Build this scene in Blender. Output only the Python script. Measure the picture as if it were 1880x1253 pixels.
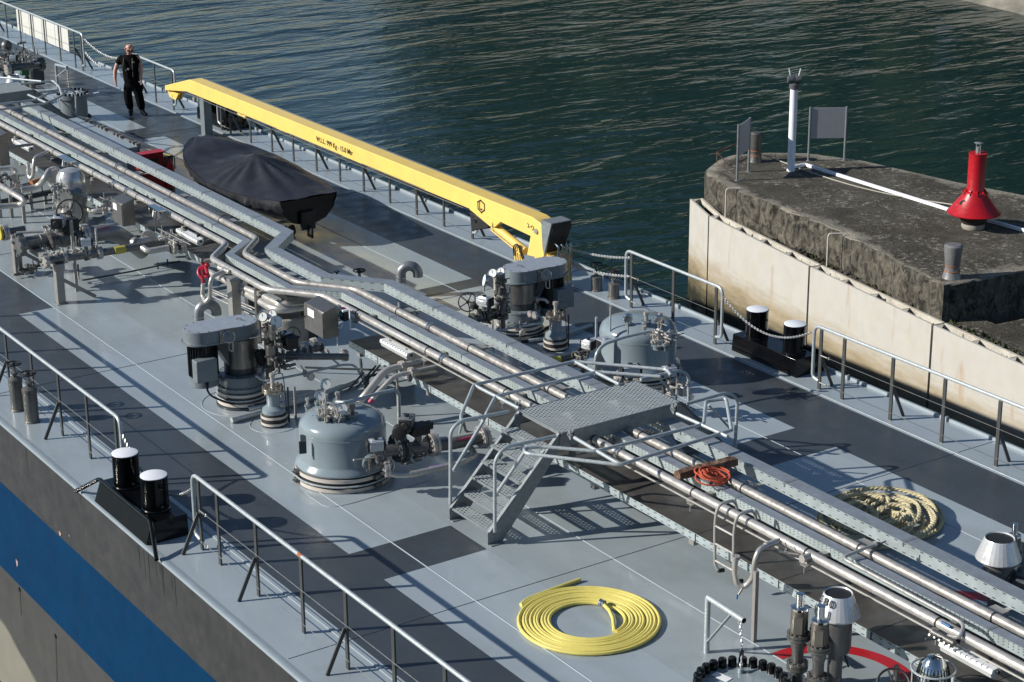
import bpy, math, random
from mathutils import Vector, Matrix, noise
for o in list(bpy.data.objects): bpy.data.objects.remove(o)
scene = bpy.context.scene
COL = scene.collection
R = math.radians
random.seed(7)

# ------------------------------------------------------------------ camera
FPX, CX, CY = 3698.87, 940.0, 626.5
YAW, PITCH, ROLL = -0.58618945 + math.pi, 0.34125267, -0.00818903
CAM = Vector((20.0, -14.87, 11.1))
_fw = Vector((math.cos(YAW)*math.cos(PITCH), math.sin(YAW)*math.cos(PITCH), -math.sin(PITCH)))
_rt = Vector((math.sin(YAW), -math.cos(YAW), 0))
_up = _rt.cross(_fw)
RIGHT = _rt*math.cos(ROLL) + _up*math.sin(ROLL)
UP = -_rt*math.sin(ROLL) + _up*math.cos(ROLL)
cd = bpy.data.cameras.new('camera'); cam = bpy.data.objects.new('camera', cd); COL.objects.link(cam)
cd.sensor_width = 36; cd.lens = 36*FPX/1880; cd.clip_end = 2000; cd.clip_start = 0.5
m = Matrix((RIGHT, UP, -_fw)).transposed().to_4x4(); m.translation = CAM
cam.matrix_world = m
scene.camera = cam
scene.render.resolution_x, scene.render.resolution_y = 1024, 682

# ------------------------------------------------------------------ sky, sun, exposure
SHD = Vector((0.86, 1.75, -1.0))            # direction the light travels
w = bpy.data.worlds.new('World'); scene.world = w; w.use_nodes = True
nt = w.node_tree; bg = nt.nodes['Background']
sky = nt.nodes.new('ShaderNodeTexSky'); sky.sky_type = 'NISHITA'; sky.sun_disc = False; sky.dust_density = 0.2; sky.ozone_density = 3.0
s_el = math.atan2(1.0, math.hypot(SHD.x, SHD.y)); sky.sun_elevation = s_el
sky.sun_rotation = math.atan2(-SHD.x, -SHD.y)
nt.links.new(sky.outputs[0], bg.inputs[0]); bg.inputs[1].default_value = 0.06
sl = bpy.data.lights.new('sun', 'SUN'); sl.energy = 3.7; sl.angle = R(0.5); sl.color = (1.0, 0.955, 0.88)
so = bpy.data.objects.new('sun', sl); COL.objects.link(so); so.location = (-20, -40, 30)
so.rotation_euler = SHD.to_track_quat('-Z', 'Y').to_euler()
vs = scene.view_settings; vs.view_transform = 'Standard'; vs.look = 'None'; vs.gamma = 1; vs.exposure = 0.66

# ------------------------------------------------------------------ photograph measurements -> world
def ray(u, v): return RIGHT*((u-CX)/FPX) - UP*((v-CY)/FPX) + _fw
def P(u, v, z=0.0):
    d = ray(u, v); return CAM + d*((z-CAM.z)/d.z)
def PY(u, v, y):
    d = ray(u, v); return CAM + d*((y-CAM.y)/d.y)
def PX(u, v, x):
    d = ray(u, v); return CAM + d*((x-CAM.x)/d.x)
def PR(p):
    q = Vector(p)-CAM; dz = q.dot(_fw); return (CX+FPX*q.dot(RIGHT)/dz, CY-FPX*q.dot(UP)/dz)
def TOP(x, y, v):                            # height over (x,y) seen at image row v
    lo, hi = -6.0, 9.0
    for _ in range(40):
        mid = (lo+hi)/2
        if PR((x, y, mid))[1] > v: lo = mid
        else: hi = mid
    return (lo+hi)/2
def SC(p): return FPX/((Vector(p)-CAM).dot(_fw))   # pixels per metre there
V = Vector

# ------------------------------------------------------------------ materials
MATS = {}
def mat(name, col, rough=.5, metal=0., var=.12, scale=6., bump=0., bscale=40., rvar=.08, stain=None, stain_amt=.0, stain_scale=2., coat=0., spec=.5, speck=0):
    if name in MATS: return MATS[name]
    m = bpy.data.materials.new(name); m.use_nodes = True; t = m.node_tree; N = t.nodes; L = t.links
    b = N['Principled BSDF']
    tc = N.new('ShaderNodeTexCoord')
    n1 = N.new('ShaderNodeTexNoise'); n1.inputs['Scale'].default_value = scale; n1.inputs['Detail'].default_value = 6; n1.inputs['Roughness'].default_value = .65
    L.new(tc.outputs['Object'], n1.inputs['Vector'])
    cr = N.new('ShaderNodeValToRGB')
    c = list(col)
    cr.color_ramp.elements[0].color = [x*(1-var) for x in c]+[1]; cr.color_ramp.elements[0].position = .3
    cr.color_ramp.elements[1].color = [min(1, x*(1+var)) for x in c]+[1]; cr.color_ramp.elements[1].position = .7
    L.new(n1.outputs[0], cr.inputs[0]); out = cr.outputs[0]
    if stain:
        n2 = N.new('ShaderNodeTexNoise'); n2.inputs['Scale'].default_value = stain_scale; n2.inputs['Detail'].default_value = 8; n2.inputs['Roughness'].default_value = .7
        L.new(tc.outputs['Object'], n2.inputs['Vector'])
        r2 = N.new('ShaderNodeValToRGB'); r2.color_ramp.elements[0].position = .52; r2.color_ramp.elements[1].position = .72
        r2.color_ramp.elements[0].color = (0, 0, 0, 1); r2.color_ramp.elements[1].color = (stain_amt,)*3+(1,)
        L.new(n2.outputs[0], r2.inputs[0])
        mx = N.new('ShaderNodeMixRGB'); L.new(r2.outputs[0], mx.inputs[0]); L.new(out, mx.inputs[1]); mx.inputs[2].default_value = list(stain)+[1]; out = mx.outputs[0]
    if speck:
        n5 = N.new('ShaderNodeTexNoise'); n5.inputs['Scale'].default_value = 5.5; n5.inputs['Detail'].default_value = 10; n5.inputs['Roughness'].default_value = .8; L.new(tc.outputs['Object'], n5.inputs['Vector'])
        r5 = N.new('ShaderNodeValToRGB'); r5.color_ramp.elements[0].position = .6; r5.color_ramp.elements[1].position = .72; r5.color_ramp.elements[0].color = (1, 1, 1, 1); r5.color_ramp.elements[1].color = (1-speck,)*3+(1,); L.new(n5.outputs[0], r5.inputs[0])
        mp5 = N.new('ShaderNodeMapping'); mp5.inputs['Scale'].default_value = (.25, 1.6, 1); mp5.inputs['Rotation'].default_value = (0, 0, .5); L.new(tc.outputs['Object'], mp5.inputs[0])
        n6 = N.new('ShaderNodeTexNoise'); n6.inputs['Scale'].default_value = 1.3; n6.inputs['Detail'].default_value = 7; L.new(mp5.outputs[0], n6.inputs['Vector'])
        r6 = N.new('ShaderNodeValToRGB'); r6.color_ramp.elements[0].position = .35; r6.color_ramp.elements[1].position = .65; r6.color_ramp.elements[0].color = (.9, .9, .89, 1); r6.color_ramp.elements[1].color = (1.0, 1.0, 1.0, 1); L.new(n6.outputs[0], r6.inputs[0])
        for rr_ in (r5, r6):
            mu = N.new('ShaderNodeMixRGB'); mu.blend_type = 'MULTIPLY'; mu.inputs[0].default_value = 1; L.new(out, mu.inputs[1]); L.new(rr_.outputs[0], mu.inputs[2]); out = mu.outputs[0]
    L.new(out, b.inputs['Base Color'])
    mr = N.new('ShaderNodeMapRange'); mr.inputs['From Min'].default_value = .3; mr.inputs['From Max'].default_value = .7
    mr.inputs['To Min'].default_value = max(.02, rough-rvar); mr.inputs['To Max'].default_value = min(1, rough+rvar)
    n3 = N.new('ShaderNodeTexNoise'); n3.inputs['Scale'].default_value = scale*2.3; n3.inputs['Detail'].default_value = 4
    L.new(tc.outputs['Object'], n3.inputs['Vector']); L.new(n3.outputs[0], mr.inputs[0]); L.new(mr.outputs[0], b.inputs['Roughness'])
    b.inputs['Metallic'].default_value = metal; b.inputs['Coat Weight'].default_value = coat; b.inputs['Specular IOR Level'].default_value = spec
    if bump:
        nb = N.new('ShaderNodeTexNoise'); nb.inputs['Scale'].default_value = bscale; nb.inputs['Detail'].default_value = 5
        L.new(tc.outputs['Object'], nb.inputs['Vector'])
        bp = N.new('ShaderNodeBump'); bp.inputs['Strength'].default_value = bump; bp.inputs['Distance'].default_value = .02
        L.new(nb.outputs[0], bp.inputs['Height']); L.new(bp.outputs[0], b.inputs['Normal'])
    m.diffuse_color = c+[1]; MATS[name] = m
    return m
def nodes(m): return m.node_tree.nodes, m.node_tree.links, m.node_tree.nodes['Principled BSDF']
def math_node(N, L, op, a, b=None, c=None):
    n = N.new('ShaderNodeMath'); n.operation = op
    for i, x in enumerate((a, b, c)):
        if x is None: continue
        if isinstance(x, (int, float)): n.inputs[i].default_value = x
        else: L.new(x, n.inputs[i])
    return n.outputs[0]

deck_light = mat('deck_light_paint', (.33, .38, .41), .2, var=.05, scale=.9, stain=(.24, .27, .275), stain_amt=.55, stain_scale=.5, rvar=.1, spec=.5, bump=.05, bscale=1.5, speck=.16)
deck_mid = mat('deck_centre_paint', (.305, .35, .368), .2, var=.05, scale=.9, stain=(.235, .265, .26), stain_amt=.6, stain_scale=.6, rvar=.1, bump=.05, bscale=1.5, speck=.16)
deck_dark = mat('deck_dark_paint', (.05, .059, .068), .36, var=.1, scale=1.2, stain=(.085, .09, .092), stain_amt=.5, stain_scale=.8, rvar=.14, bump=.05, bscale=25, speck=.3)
deck_red = mat('red_marking_paint', (.42, .014, .02), .35, var=.1)
deck_yellow = mat('yellowed_paint', (.27, .265, .2), .32, var=.06, scale=2)
hull_grey = mat('hull_grey_paint', (.04, .04, .042), .5, var=.12, scale=2, stain=(.085, .08, .075), stain_amt=.35, stain_scale=3, bump=.04, bscale=1.2, speck=.25)
hull_blue = mat('hull_blue_paint', (.0, .028, .082), .6, var=.1, scale=1.5, stain=(.0, .036, .1), stain_amt=.3, spec=.12, stain_scale=3)
lip_paint = mat('edge_paint', (.29, .34, .37), .35, var=.08, scale=3)
rail_galv = mat('galvanised_tube', (.42, .46, .47), .42, .3, var=.22, scale=30)
galv = mat('galvanised_steel', (.24, .265, .275), .45, .35, var=.2, scale=14, stain=(.2, .2, .19), stain_amt=.4, stain_scale=9)
post_dark = mat('post_grey_paint', (.052, .055, .054), .45, var=.15, scale=8)
wire_m = mat('steel_wire', (.32, .32, .3), .4, .7)
chain_m = mat('chain_steel', (.55, .55, .53), .35, .8)
black_gloss = mat('black_gloss_paint', (.003, .003, .0035), .16, var=.2, stain=(.008, .008, .009), stain_amt=.5, rvar=.05, spec=.35)
black_matt = mat('black_rubber', (.012, .012, .013), .6)
white_paint = mat('white_paint', (.8, .82, .85), .45, var=.05, stain=(.6, .6, .6), stain_amt=.4, stain_scale=18)
cream_panel = mat('cream_board', (.56, .56, .52), .5, var=.05)
steel = mat('stainless_pipe', (.5, .475, .44), .34, .5, var=.1, scale=5, stain=(.3, .285, .26), stain_amt=.4, stain_scale=8, rvar=.1)
steel_mott = mat('stainless_mottled', (.42, .395, .36), .36, .45, var=.28, scale=7, stain=(.3, .26, .22), stain_amt=.6, stain_scale=11, rvar=.14)
steel_dark = mat('cast_steel', (.16, .155, .145), .42, .6, var=.3, scale=20)
steel_brt = mat('bright_steel', (.7, .69, .67), .16, 1., var=.08, scale=20)
steel_box = mat('brushed_box_steel', (.25, .235, .215), .34, .8, var=.1, scale=5)
pump_paint = mat('pump_grey_paint', (.17, .2, .215), .32, var=.08, scale=5, stain=(.12, .14, .15), stain_amt=.4)
pump_top = mat('pump_cover_paint', (.27, .305, .35), .5, var=.12, scale=12, stain=(.33, .36, .4), stain_amt=.5, stain_scale=20)
pump_dk = mat('pump_dark_paint', (.045, .055, .06), .34, var=.12, scale=6)
tank_paint = mat('tank_grey_paint', (.23, .28, .305), .2, var=.05, scale=3, coat=.35)
leg_paint = mat('support_beige_steel', (.3, .29, .27), .42, .35, var=.14, scale=6)
cream_band = mat('cream_band', (.55, .5, .44), .4, var=.06)
floor_plate = mat('walkway_plate', (.075, .07, .064), .4, .2, var=.25, scale=2.5, stain=(.13, .12, .105), stain_amt=.6, stain_scale=3, rvar=.12)
tray_top = mat('tray_cover', (.31, .345, .38), .48, .45, var=.12, scale=7, stain=(.22, .225, .25), stain_amt=.5, stain_scale=5)
crane_y = mat('crane_yellow', (.82, .58, .15), .38, var=.05, scale=2, stain=(.55, .42, .2), stain_amt=.35, stain_scale=3)
hose_y = mat('yellow_hose', (.7, .6, .16), .4, var=.08, scale=10)
red_paint = mat('red_paint', (.4, .008, .015), .35, var=.12)
ext_red = mat('fire_red', (.33, .01, .014), .4, var=.15)
silver_w = mat('silver_actuator', (.6, .62, .64), .3, .5, var=.08)
dial_w = mat('dial_white', (.75, .76, .74), .5, var=.03)
rope_m = mat('mooring_rope', (.52, .46, .29), .85, var=.22, scale=25, bump=.5, bscale=120)
rope_red = mat('orange_rope', (.5, .095, .045), .8, var=.3, scale=30, bump=.4, bscale=120)
wood = mat('weathered_wood', (.14, .075, .045), .75, var=.5, scale=8, stain=(.3, .25, .19), stain_amt=.8, stain_scale=6, bump=.4, bscale=30)
tarp = mat('dark_tarpaulin', (.019, .02, .025), .5, var=.12, scale=4, bump=.3, bscale=5, stain=(.035, .037, .045), stain_amt=.4)
boat_hull = mat('boat_hull_black', (.003, .003, .006), .35, spec=.3)
alu_cone = mat('cone_white_metal', (.6, .61, .62), .28, .35, var=.05)
concrete = mat('concrete', (.13, .118, .095), .9, var=.4, scale=3, stain=(.3, .28, .235), stain_amt=.8, stain_scale=1.6, bump=.7, bscale=18)
skin = mat('skin', (.5, .27, .2), .5, var=.06)
cloth_b = mat('black_cloth', (.002, .002, .0025), .85, var=.2, spec=.12)
cloth_d = mat('dark_trousers', (.003, .003, .004), .9, var=.2, spec=.12)
lamp_w = mat('lamp_diffuser', (.72, .73, .72), .25, var=.04)
glass_m = mat('clear_plastic', (.5, .5, .48), .15, var=.1, coat=.3)
card_w = mat('white_card', (.8, .8, .8), .5, var=.02)
blue_tag = mat('blue_marking', (.03, .12, .3), .5)
purple_tag = mat('purple_marking', (.25, .16, .38), .5)
yellow_tag = mat('yellow_marking', (.5, .42, .06), .5)
pink_tag = mat('crimson_marking', (.4, .03, .09), .5)
green_tag = mat('green_marking', (.03, .14, .05), .5)

# perforated cable tray side: rows of dark slots set by world position
def perf_mat(name, pitch, rows, w_, h_, base):
    m = mat(name, base, .45, .3, var=.12, scale=6, stain=(.22, .235, .22), stain_amt=.5, stain_scale=4)
    N, L, b = nodes(m)
    g = N.new('ShaderNodeNewGeometry'); sp = N.new('ShaderNodeSeparateXYZ'); L.new(g.outputs['Position'], sp.inputs[0])
    fx = math_node(N, L, 'ABSOLUTE', math_node(N, L, 'SUBTRACT', math_node(N, L, 'FRACT', math_node(N, L, 'DIVIDE', math_node(N, L, 'ADD', sp.outputs[0], 500.), pitch)), .5))
    mx_ = math_node(N, L, 'LESS_THAN', fx, w_/pitch/2)
    tot = None
    for rz in rows:
        a = math_node(N, L, 'LESS_THAN', math_node(N, L, 'ABSOLUTE', math_node(N, L, 'SUBTRACT', sp.outputs[2], rz)), h_/2)
        tot = a if tot is None else math_node(N, L, 'MAXIMUM', tot, a)
    k = math_node(N, L, 'MULTIPLY', mx_, tot)
    src = b.inputs['Base Color'].links[0].from_socket
    mix = N.new('ShaderNodeMixRGB'); L.new(k, mix.inputs[0]); L.new(src, mix.inputs[1]); mix.inputs[2].default_value = (.01, .01, .01, 1)
    L.new(mix.outputs[0], b.inputs['Base Color'])
    return m
tray_far_m = perf_mat('tray_side_slotted', .14, (1.08, .97), .05, .011, (.38, .44, .45))
tray_mid_m = perf_mat('tray_side_dotted', .07, (1.085, 1.055, 1.02), .016, .011, (.4, .46, .46))
tray_low_m = perf_mat('walkway_edge_slotted', .14, (.562, .497), .05, .011, (.4, .46, .47))

# steel grating with real (transparent) holes
def grate_mat():
    m = mat('punched_grating', (.42, .46, .46), .5, .2, var=.12, scale=10)
    N, L, b = nodes(m)
    g = N.new('ShaderNodeNewGeometry'); sp = N.new('ShaderNodeSeparateXYZ'); L.new(g.outputs['Position'], sp.inputs[0])
    px_, py_ = .062, .046
    row = math_node(N, L, 'FLOOR', math_node(N, L, 'DIVIDE', math_node(N, L, 'ADD', sp.outputs[1], 50.), py_))
    half = math_node(N, L, 'MULTIPLY', math_node(N, L, 'MODULO', row, 2.), .5)
    fx = math_node(N, L, 'SUBTRACT', math_node(N, L, 'FRACT', math_node(N, L, 'ADD', math_node(N, L, 'DIVIDE', math_node(N, L, 'ADD', sp.outputs[0], 50.), px_), half)), .5)
    fy = math_node(N, L, 'SUBTRACT', math_node(N, L, 'FRACT', math_node(N, L, 'DIVIDE', math_node(N, L, 'ADD', sp.outputs[1], 50.), py_)), .5)
    d2 = math_node(N, L, 'ADD', math_node(N, L, 'POWER', math_node(N, L, 'ABSOLUTE', fx), 2.), math_node(N, L, 'POWER', math_node(N, L, 'ABSOLUTE', fy), 2.))
    hole = math_node(N, L, 'LESS_THAN', d2, .1)
    tr = N.new('ShaderNodeBsdfTransparent'); ms = N.new('ShaderNodeMixShader'); out = N['Material Output']
    L.new(hole, ms.inputs[0]); L.new(b.outputs[0], ms.inputs[1]); L.new(tr.outputs[0], ms.inputs[2]); L.new(ms.outputs[0], out.inputs['Surface'])
    return m
grate = grate_mat()

# ------------------------------------------------------------------ object helpers
def tag(o, label=None, cat=None, group=None, kind=None):
    if label: o['label'] = label
    if cat: o['category'] = cat
    if group: o['group'] = group
    if kind: o['kind'] = kind
    return o
def thing(name, label, cat, loc=(0, 0, 0), group=None, rotz=0):
    o = bpy.data.objects.new(name, None); COL.objects.link(o); o.location = loc; o.rotation_euler[2] = rotz
    o.empty_display_size = .2
    return tag(o, label, cat, group)
def wloc(o):
    p = Vector((0, 0, 0))
    while o is not None: p += o.location; o = o.parent
    return p
class MB:
    def __init__(s): s.v = []; s.f = []; s.st = []
    def add(s, vs_, fs_):
        k = len(s.v); s.st.append((k, len(s.f))); s.v += [Vector(v) for v in vs_]; s.f += [tuple(i+k for i in f) for f in fs_]; return s
    def box(s, c, d, rz=0, M=None):
        c = Vector(c); x, y, z = d[0]/2, d[1]/2, d[2]/2
        vs_ = [Vector((a*x, b*y, e*z)) for e in (-1, 1) for a, b in ((-1, -1), (1, -1), (1, 1), (-1, 1))]
        if M is None: M = Matrix.Rotation(rz, 3, 'Z')
        return s.add([c+M@v for v in vs_], [(3, 2, 1, 0), (4, 5, 6, 7), (0, 1, 5, 4), (1, 2, 6, 5), (2, 3, 7, 6), (3, 0, 4, 7)])
    def box2(s, a, b): return s.box([(a[i]+b[i])/2 for i in range(3)], [abs(a[i]-b[i]) for i in range(3)])
    def beam(s, p, q, w_, h_, up=(0, 0, 1)):
        p, q = Vector(p), Vector(q); d = (q-p); l = d.length; d.normalize(); u = Vector(up)
        if abs(d.dot(u)) > .98: u = Vector((1, 0, 0))
        r = d.cross(u).normalized(); u = r.cross(d).normalized()
        return s.box((p+q)/2, (w_, l, h_), M=Matrix((r, d, u)).transposed())
    def prism(s, poly, z0, z1, ax='z'):
        n = len(poly)
        def mk(a, b, c): return {'z': (a, b, c), 'y': (a, c, b), 'x': (c, a, b)}[ax]
        vs_ = [mk(a, b, z0) for a, b in poly]+[mk(a, b, z1) for a, b in poly]
        fs_ = [tuple(reversed(range(n))), tuple(range(n, 2*n))]+[(i, (i+1) % n, n+(i+1) % n, n+i) for i in range(n)]
        return s.add(vs_, fs_)
    def tube(s, pts, r, seg=10, closed=False, caps=True):
        pts = [Vector(p) for p in pts]; n = len(pts)
        if n < 2: return s
        rr = r if isinstance(r, (list, tuple)) else [r]*n
        T = []
        for i in range(n):
            a = pts[(i-1) % n] if (closed or i > 0) else pts[i]; b = pts[(i+1) % n] if (closed or i < n-1) else pts[i]
            t = (b-a); T.append(t.normalized() if t.length > 1e-9 else Vector((0, 0, 1)))
        u = Vector((0, 0, 1)) if abs(T[0].z) < .9 else Vector((1, 0, 0))
        u = (u - T[0]*u.dot(T[0])).normalized(); vs_ = []
        for i in range(n):
            u = (u - T[i]*u.dot(T[i])); u = u.normalized() if u.length > 1e-6 else T[i].orthogonal().normalized()
            b = T[i].cross(u)
            k = 1.0
            if 0 < i < n-1 or closed:
                a_ = (pts[i]-pts[i-1]).normalized(); c_ = a_.dot(T[i]); k = 1/max(.6, c_)
            for j in range(seg):
                an = 2*math.pi*j/seg; vs_.append(pts[i]+(u*math.cos(an)+b*math.sin(an))*rr[i]*(k if k < 1.2 else 1.2))
        fs_ = []
        for i in range(n if closed else n-1):
            for j in range(seg):
                a = i*seg+j; b = i*seg+(j+1) % seg; c = ((i+1) % n)*seg+(j+1) % seg; d = ((i+1) % n)*seg+j; fs_.append((a, b, c, d))
        if caps and not closed: fs_ += [tuple(reversed(range(seg))), tuple(range((n-1)*seg, n*seg))]
        return s.add(vs_, fs_)
    def cyl(s, p, q, r0, r1=None, seg=20): return s.tube([p, q], [r0, r0 if r1 is None else r1], seg)
    def lathe(s, prof, c=(0, 0, 0), seg=32, axis=(0, 0, 1), a0=0, a1=2*math.pi):
        c = Vector(c); ax = Vector(axis).normalized(); u = ax.orthogonal().normalized() if abs(ax.z) < .99 else Vector((1, 0, 0)); b = ax.cross(u)
        full = abs(a1-a0-2*math.pi) < 1e-6; ns = seg if full else seg+1; vs_ = []
        for r, z in prof:
            for j in range(ns):
                an = a0+(a1-a0)*j/seg; vs_.append(c+ax*z+(u*math.cos(an)+b*math.sin(an))*r)
        fs_ = []
        for i in range(len(prof)-1):
            for j in range(seg):
                j2 = (j+1) % ns; fs_.append((i*ns+j, i*ns+j2, (i+1)*ns+j2, (i+1)*ns+j))
        if full:
            if prof[0][0] > 1e-4: fs_.append(tuple(reversed(range(ns))))
            if prof[-1][0] > 1e-4: fs_.append(tuple(range((len(prof)-1)*ns, len(prof)*ns)))
        return s.add(vs_, fs_)
    def ring_bolts(s, c, axis, R_, n, r, h, a0=0):
        c = Vector(c); ax = Vector(axis).normalized(); u = ax.orthogonal().normalized() if abs(ax.z) < .99 else Vector((1, 0, 0)); b = ax.cross(u)
        for i in range(n):
            an = a0+2*math.pi*i/n; p = c+(u*math.cos(an)+b*math.sin(an))*R_; s.cyl(p-ax*h/2, p+ax*h/2, r, seg=6)
        return s
    def sphere(s, c, r, seg=14, sc=(1, 1, 1)):
        n = seg//2; c = Vector(c); vs_ = []; fs_ = []
        for i in range(n+1):
            th = math.pi*i/n
            for j in range(seg):
                ph = 2*math.pi*j/seg; vs_.append(c+Vector((sc[0]*r*math.sin(th)*math.cos(ph), sc[1]*r*math.sin(th)*math.sin(ph), sc[2]*r*math.cos(th))))
        for i in range(n):
            for j in range(seg): fs_.append((i*seg+j, (i+1)*seg+j, (i+1)*seg+(j+1) % seg, i*seg+(j+1) % seg))
        return s.add(vs_, fs_)
    def torus(s, c, R_, r, axis=(0, 0, 1), seg=28, ts=8, flat=1.0):
        ax = Vector(axis).normalized(); u = ax.orthogonal().normalized() if abs(ax.z) < .99 else Vector((1, 0, 0)); b = ax.cross(u); c = Vector(c)
        return s.tube([c+(u*math.cos(2*math.pi*i/seg)+b*math.sin(2*math.pi*i/seg)*flat)*R_ for i in range(seg)], r, ts, closed=True)
    def each(s, name, m, parent=None, **k):
        """one object for every shape added"""
        out = []; st = s.st+[(len(s.v), len(s.f))]
        for i in range(len(st)-1):
            (a, b), (c, d) = st[i], st[i+1]; q = MB(); q.v = s.v[a:c]; q.f = [tuple(x-a for x in f) for f in s.f[b:d]]; out.append(q.build(name, m, parent, **k))
        return out
    def build(s, name, m, parent=None, ang=35, bev=0, mats=None, fm=None, flat=False):
        o_ = wloc(parent) if parent is not None else Vector((0, 0, 0))
        me = bpy.data.meshes.new(name); me.from_pydata([v-o_ for v in s.v], [], s.f)
        me.materials.append(m)
        if mats:
            for x in mats: me.materials.append(x)
            for p_, k in zip(me.polygons, fm): p_.material_index = k
        me.validate(); me.update()
        if not flat:
            me.polygons.foreach_set('use_smooth', [True]*len(me.polygons)); me.set_sharp_from_angle(angle=R(ang))
        o = bpy.data.objects.new(name, me); COL.objects.link(o)
        if parent is not None: o.parent = parent
        if bev:
            bm_ = o.modifiers.new('bevel', 'BEVEL'); bm_.width = bev; bm_.segments = 2; bm_.limit_method = 'ANGLE'; bm_.angle_limit = R(40)
        return o
def fil(pts, r, n=5, closed=False):
    pts = [Vector(p) for p in pts]; out = [pts[0]]
    for i in range(1, len(pts)-1):
        a, b, c = pts[i-1], pts[i], pts[i+1]; d1 = (a-b); d2 = (c-b); l = min(r, d1.length*.48, d2.length*.48)
        p = b+d1.normalized()*l; q = b+d2.normalized()*l
        for k in range(n+1):
            t = k/n; out.append(p*(1-t)**2+b*2*t*(1-t)+q*t*t)
    out.append(pts[-1]); return out
def copy_tree(o, parent=None):
    c = o.copy(); COL.objects.link(c); c.parent = parent
    for ch in list(o.children): copy_tree(ch, c)
    return c
def text_mesh(txt, name, m, parent, origin, ux, uy, size, depth=.004, align='LEFT', shear=0, bold=0):
    """flat lettering lying in the plane spanned by ux (reading direction) and uy (up)"""
    cu = bpy.data.curves.new('t', 'FONT'); cu.body = txt; cu.size = size; cu.extrude = depth/2; cu.align_x = align; cu.shear = shear; cu.offset = bold
    ob = bpy.data.objects.new('t', cu); COL.objects.link(ob)
    bpy.context.view_layer.update()
    dg = bpy.context.evaluated_depsgraph_get(); me = bpy.data.meshes.new_from_object(ob.evaluated_get(dg))
    bpy.data.objects.remove(ob)
    ux = Vector(ux).normalized(); uy = Vector(uy).normalized(); n = ux.cross(uy); o_ = wloc(parent) if parent is not None else Vector((0, 0, 0))
    for v in me.vertices: v.co = Vector(origin)+ux*v.co.x+uy*v.co.y+n*v.co.z-o_
    me.materials.clear(); me.materials.append(m); o = bpy.data.objects.new(name, me); COL.objects.link(o); o.parent = parent
    return o
def chain(name, label, pts, link=.05, r=.0065, group=None, m=None, sag=0):
    """a run of alternating oval links along a polyline"""
    pts = [Vector(p) for p in pts]
    if sag:
        a, b = pts; pts = [a.lerp(b, t/14)-Vector((0, 0, sag*4*(t/14)*(1-t/14))) for t in range(15)]
    M = MB(); seg_l = [(pts[i+1]-pts[i]).length for i in range(len(pts)-1)]; tot = sum(seg_l); n = max(2, int(tot/(link*.72)))
    def at_(s_):
        for i, l in enumerate(seg_l):
            if s_ <= l or i == len(seg_l)-1: return pts[i].lerp(pts[i+1], s_/l), (pts[i+1]-pts[i]).normalized()
            s_ -= l
    for i in range(n):
        c, d = at_(tot*(i+.5)/n); side = d.cross(Vector((0, 0, 1)))
        side = side.normalized() if side.length > .1 else Vector((1, 0, 0))
        nrm = side.cross(d).normalized()
        if i % 2: side, nrm = nrm, side
        q = []
        for k in range(8):
            an = 2*math.pi*k/8; q.append(c+d*math.cos(an)*link*.5+side*math.sin(an)*link*.3)
        M.tube(q, r, 4, closed=True)
    if name is None: return M
    o = M.build(name, m or chain_m); tag(o, label, 'chain', group); return o
# ------------------------------------------------------------------ setting: water, far bank
WZ = -4.9
def water():
    m = bpy.data.materials.new('river_water'); m.use_nodes = True; N, L, b = nodes(m)
    b.inputs['Base Color'].default_value = (.008, .027, .029, 1); b.inputs['Roughness'].default_value = .09
    b.inputs['IOR'].default_value = 1.333; b.inputs['Specular IOR Level'].default_value = .5
    tc = N.new('ShaderNodeTexCoord'); mp = N.new('ShaderNodeMapping'); L.new(tc.outputs['Object'], mp.inputs[0])
    mp.inputs['Rotation'].default_value = (0, 0, R(-33)); mp.inputs['Scale'].default_value = (1.0, .36, 1)
    hs = None
    for sc_, am, det in ((.22, 1.3, 2), (.65, .85, 2), (2.0, .32, 3)):
        n = N.new('ShaderNodeTexNoise'); n.inputs['Scale'].default_value = sc_; n.inputs['Detail'].default_value = det; n.inputs['Roughness'].default_value = .55; n.inputs['Distortion'].default_value = .6
        L.new(mp.outputs[0], n.inputs['Vector']); h = math_node(N, L, 'MULTIPLY', n.outputs[0], am)
        hs = h if hs is None else math_node(N, L, 'ADD', hs, h)
    gn = N.new('ShaderNodeTexNoise'); gn.inputs['Scale'].default_value = .05; gn.inputs['Detail'].default_value = 3; L.new(tc.outputs['Object'], gn.inputs['Vector'])
    gr = N.new('ShaderNodeMapRange'); gr.inputs['From Min'].default_value = .35; gr.inputs['From Max'].default_value = .65; gr.inputs['To Min'].default_value = .45; gr.inputs['To Max'].default_value = 1.0; L.new(gn.outputs[0], gr.inputs[0])
    bp = N.new('ShaderNodeBump'); L.new(gr.outputs[0], bp.inputs['Strength']); bp.inputs['Distance'].default_value = .27
    L.new(hs, bp.inputs['Height']); L.new(bp.outputs[0], b.inputs['Normal'])
    return m
M = MB(); s_ = 420
M.add([(-s_, -s_, WZ), (s_, -s_, WZ), (s_, s_, WZ), (-s_, s_, WZ)], [(0, 1, 2, 3)])
tag(M.build('river_water', water()), kind='structure')
E_ = P(1885, 42, WZ); bank_dir = (P(1690, -6, WZ)-P(1885, 42, WZ)); bank_dir.normalize()
bn = Vector((-bank_dir.y, bank_dir.x, 0));  bn = bn if bn.dot(_fw) > 0 else -bn
M = MB(); a = E_-bank_dir*60+bn*.2; c_ = E_+bank_dir*260+bn*1
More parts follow.
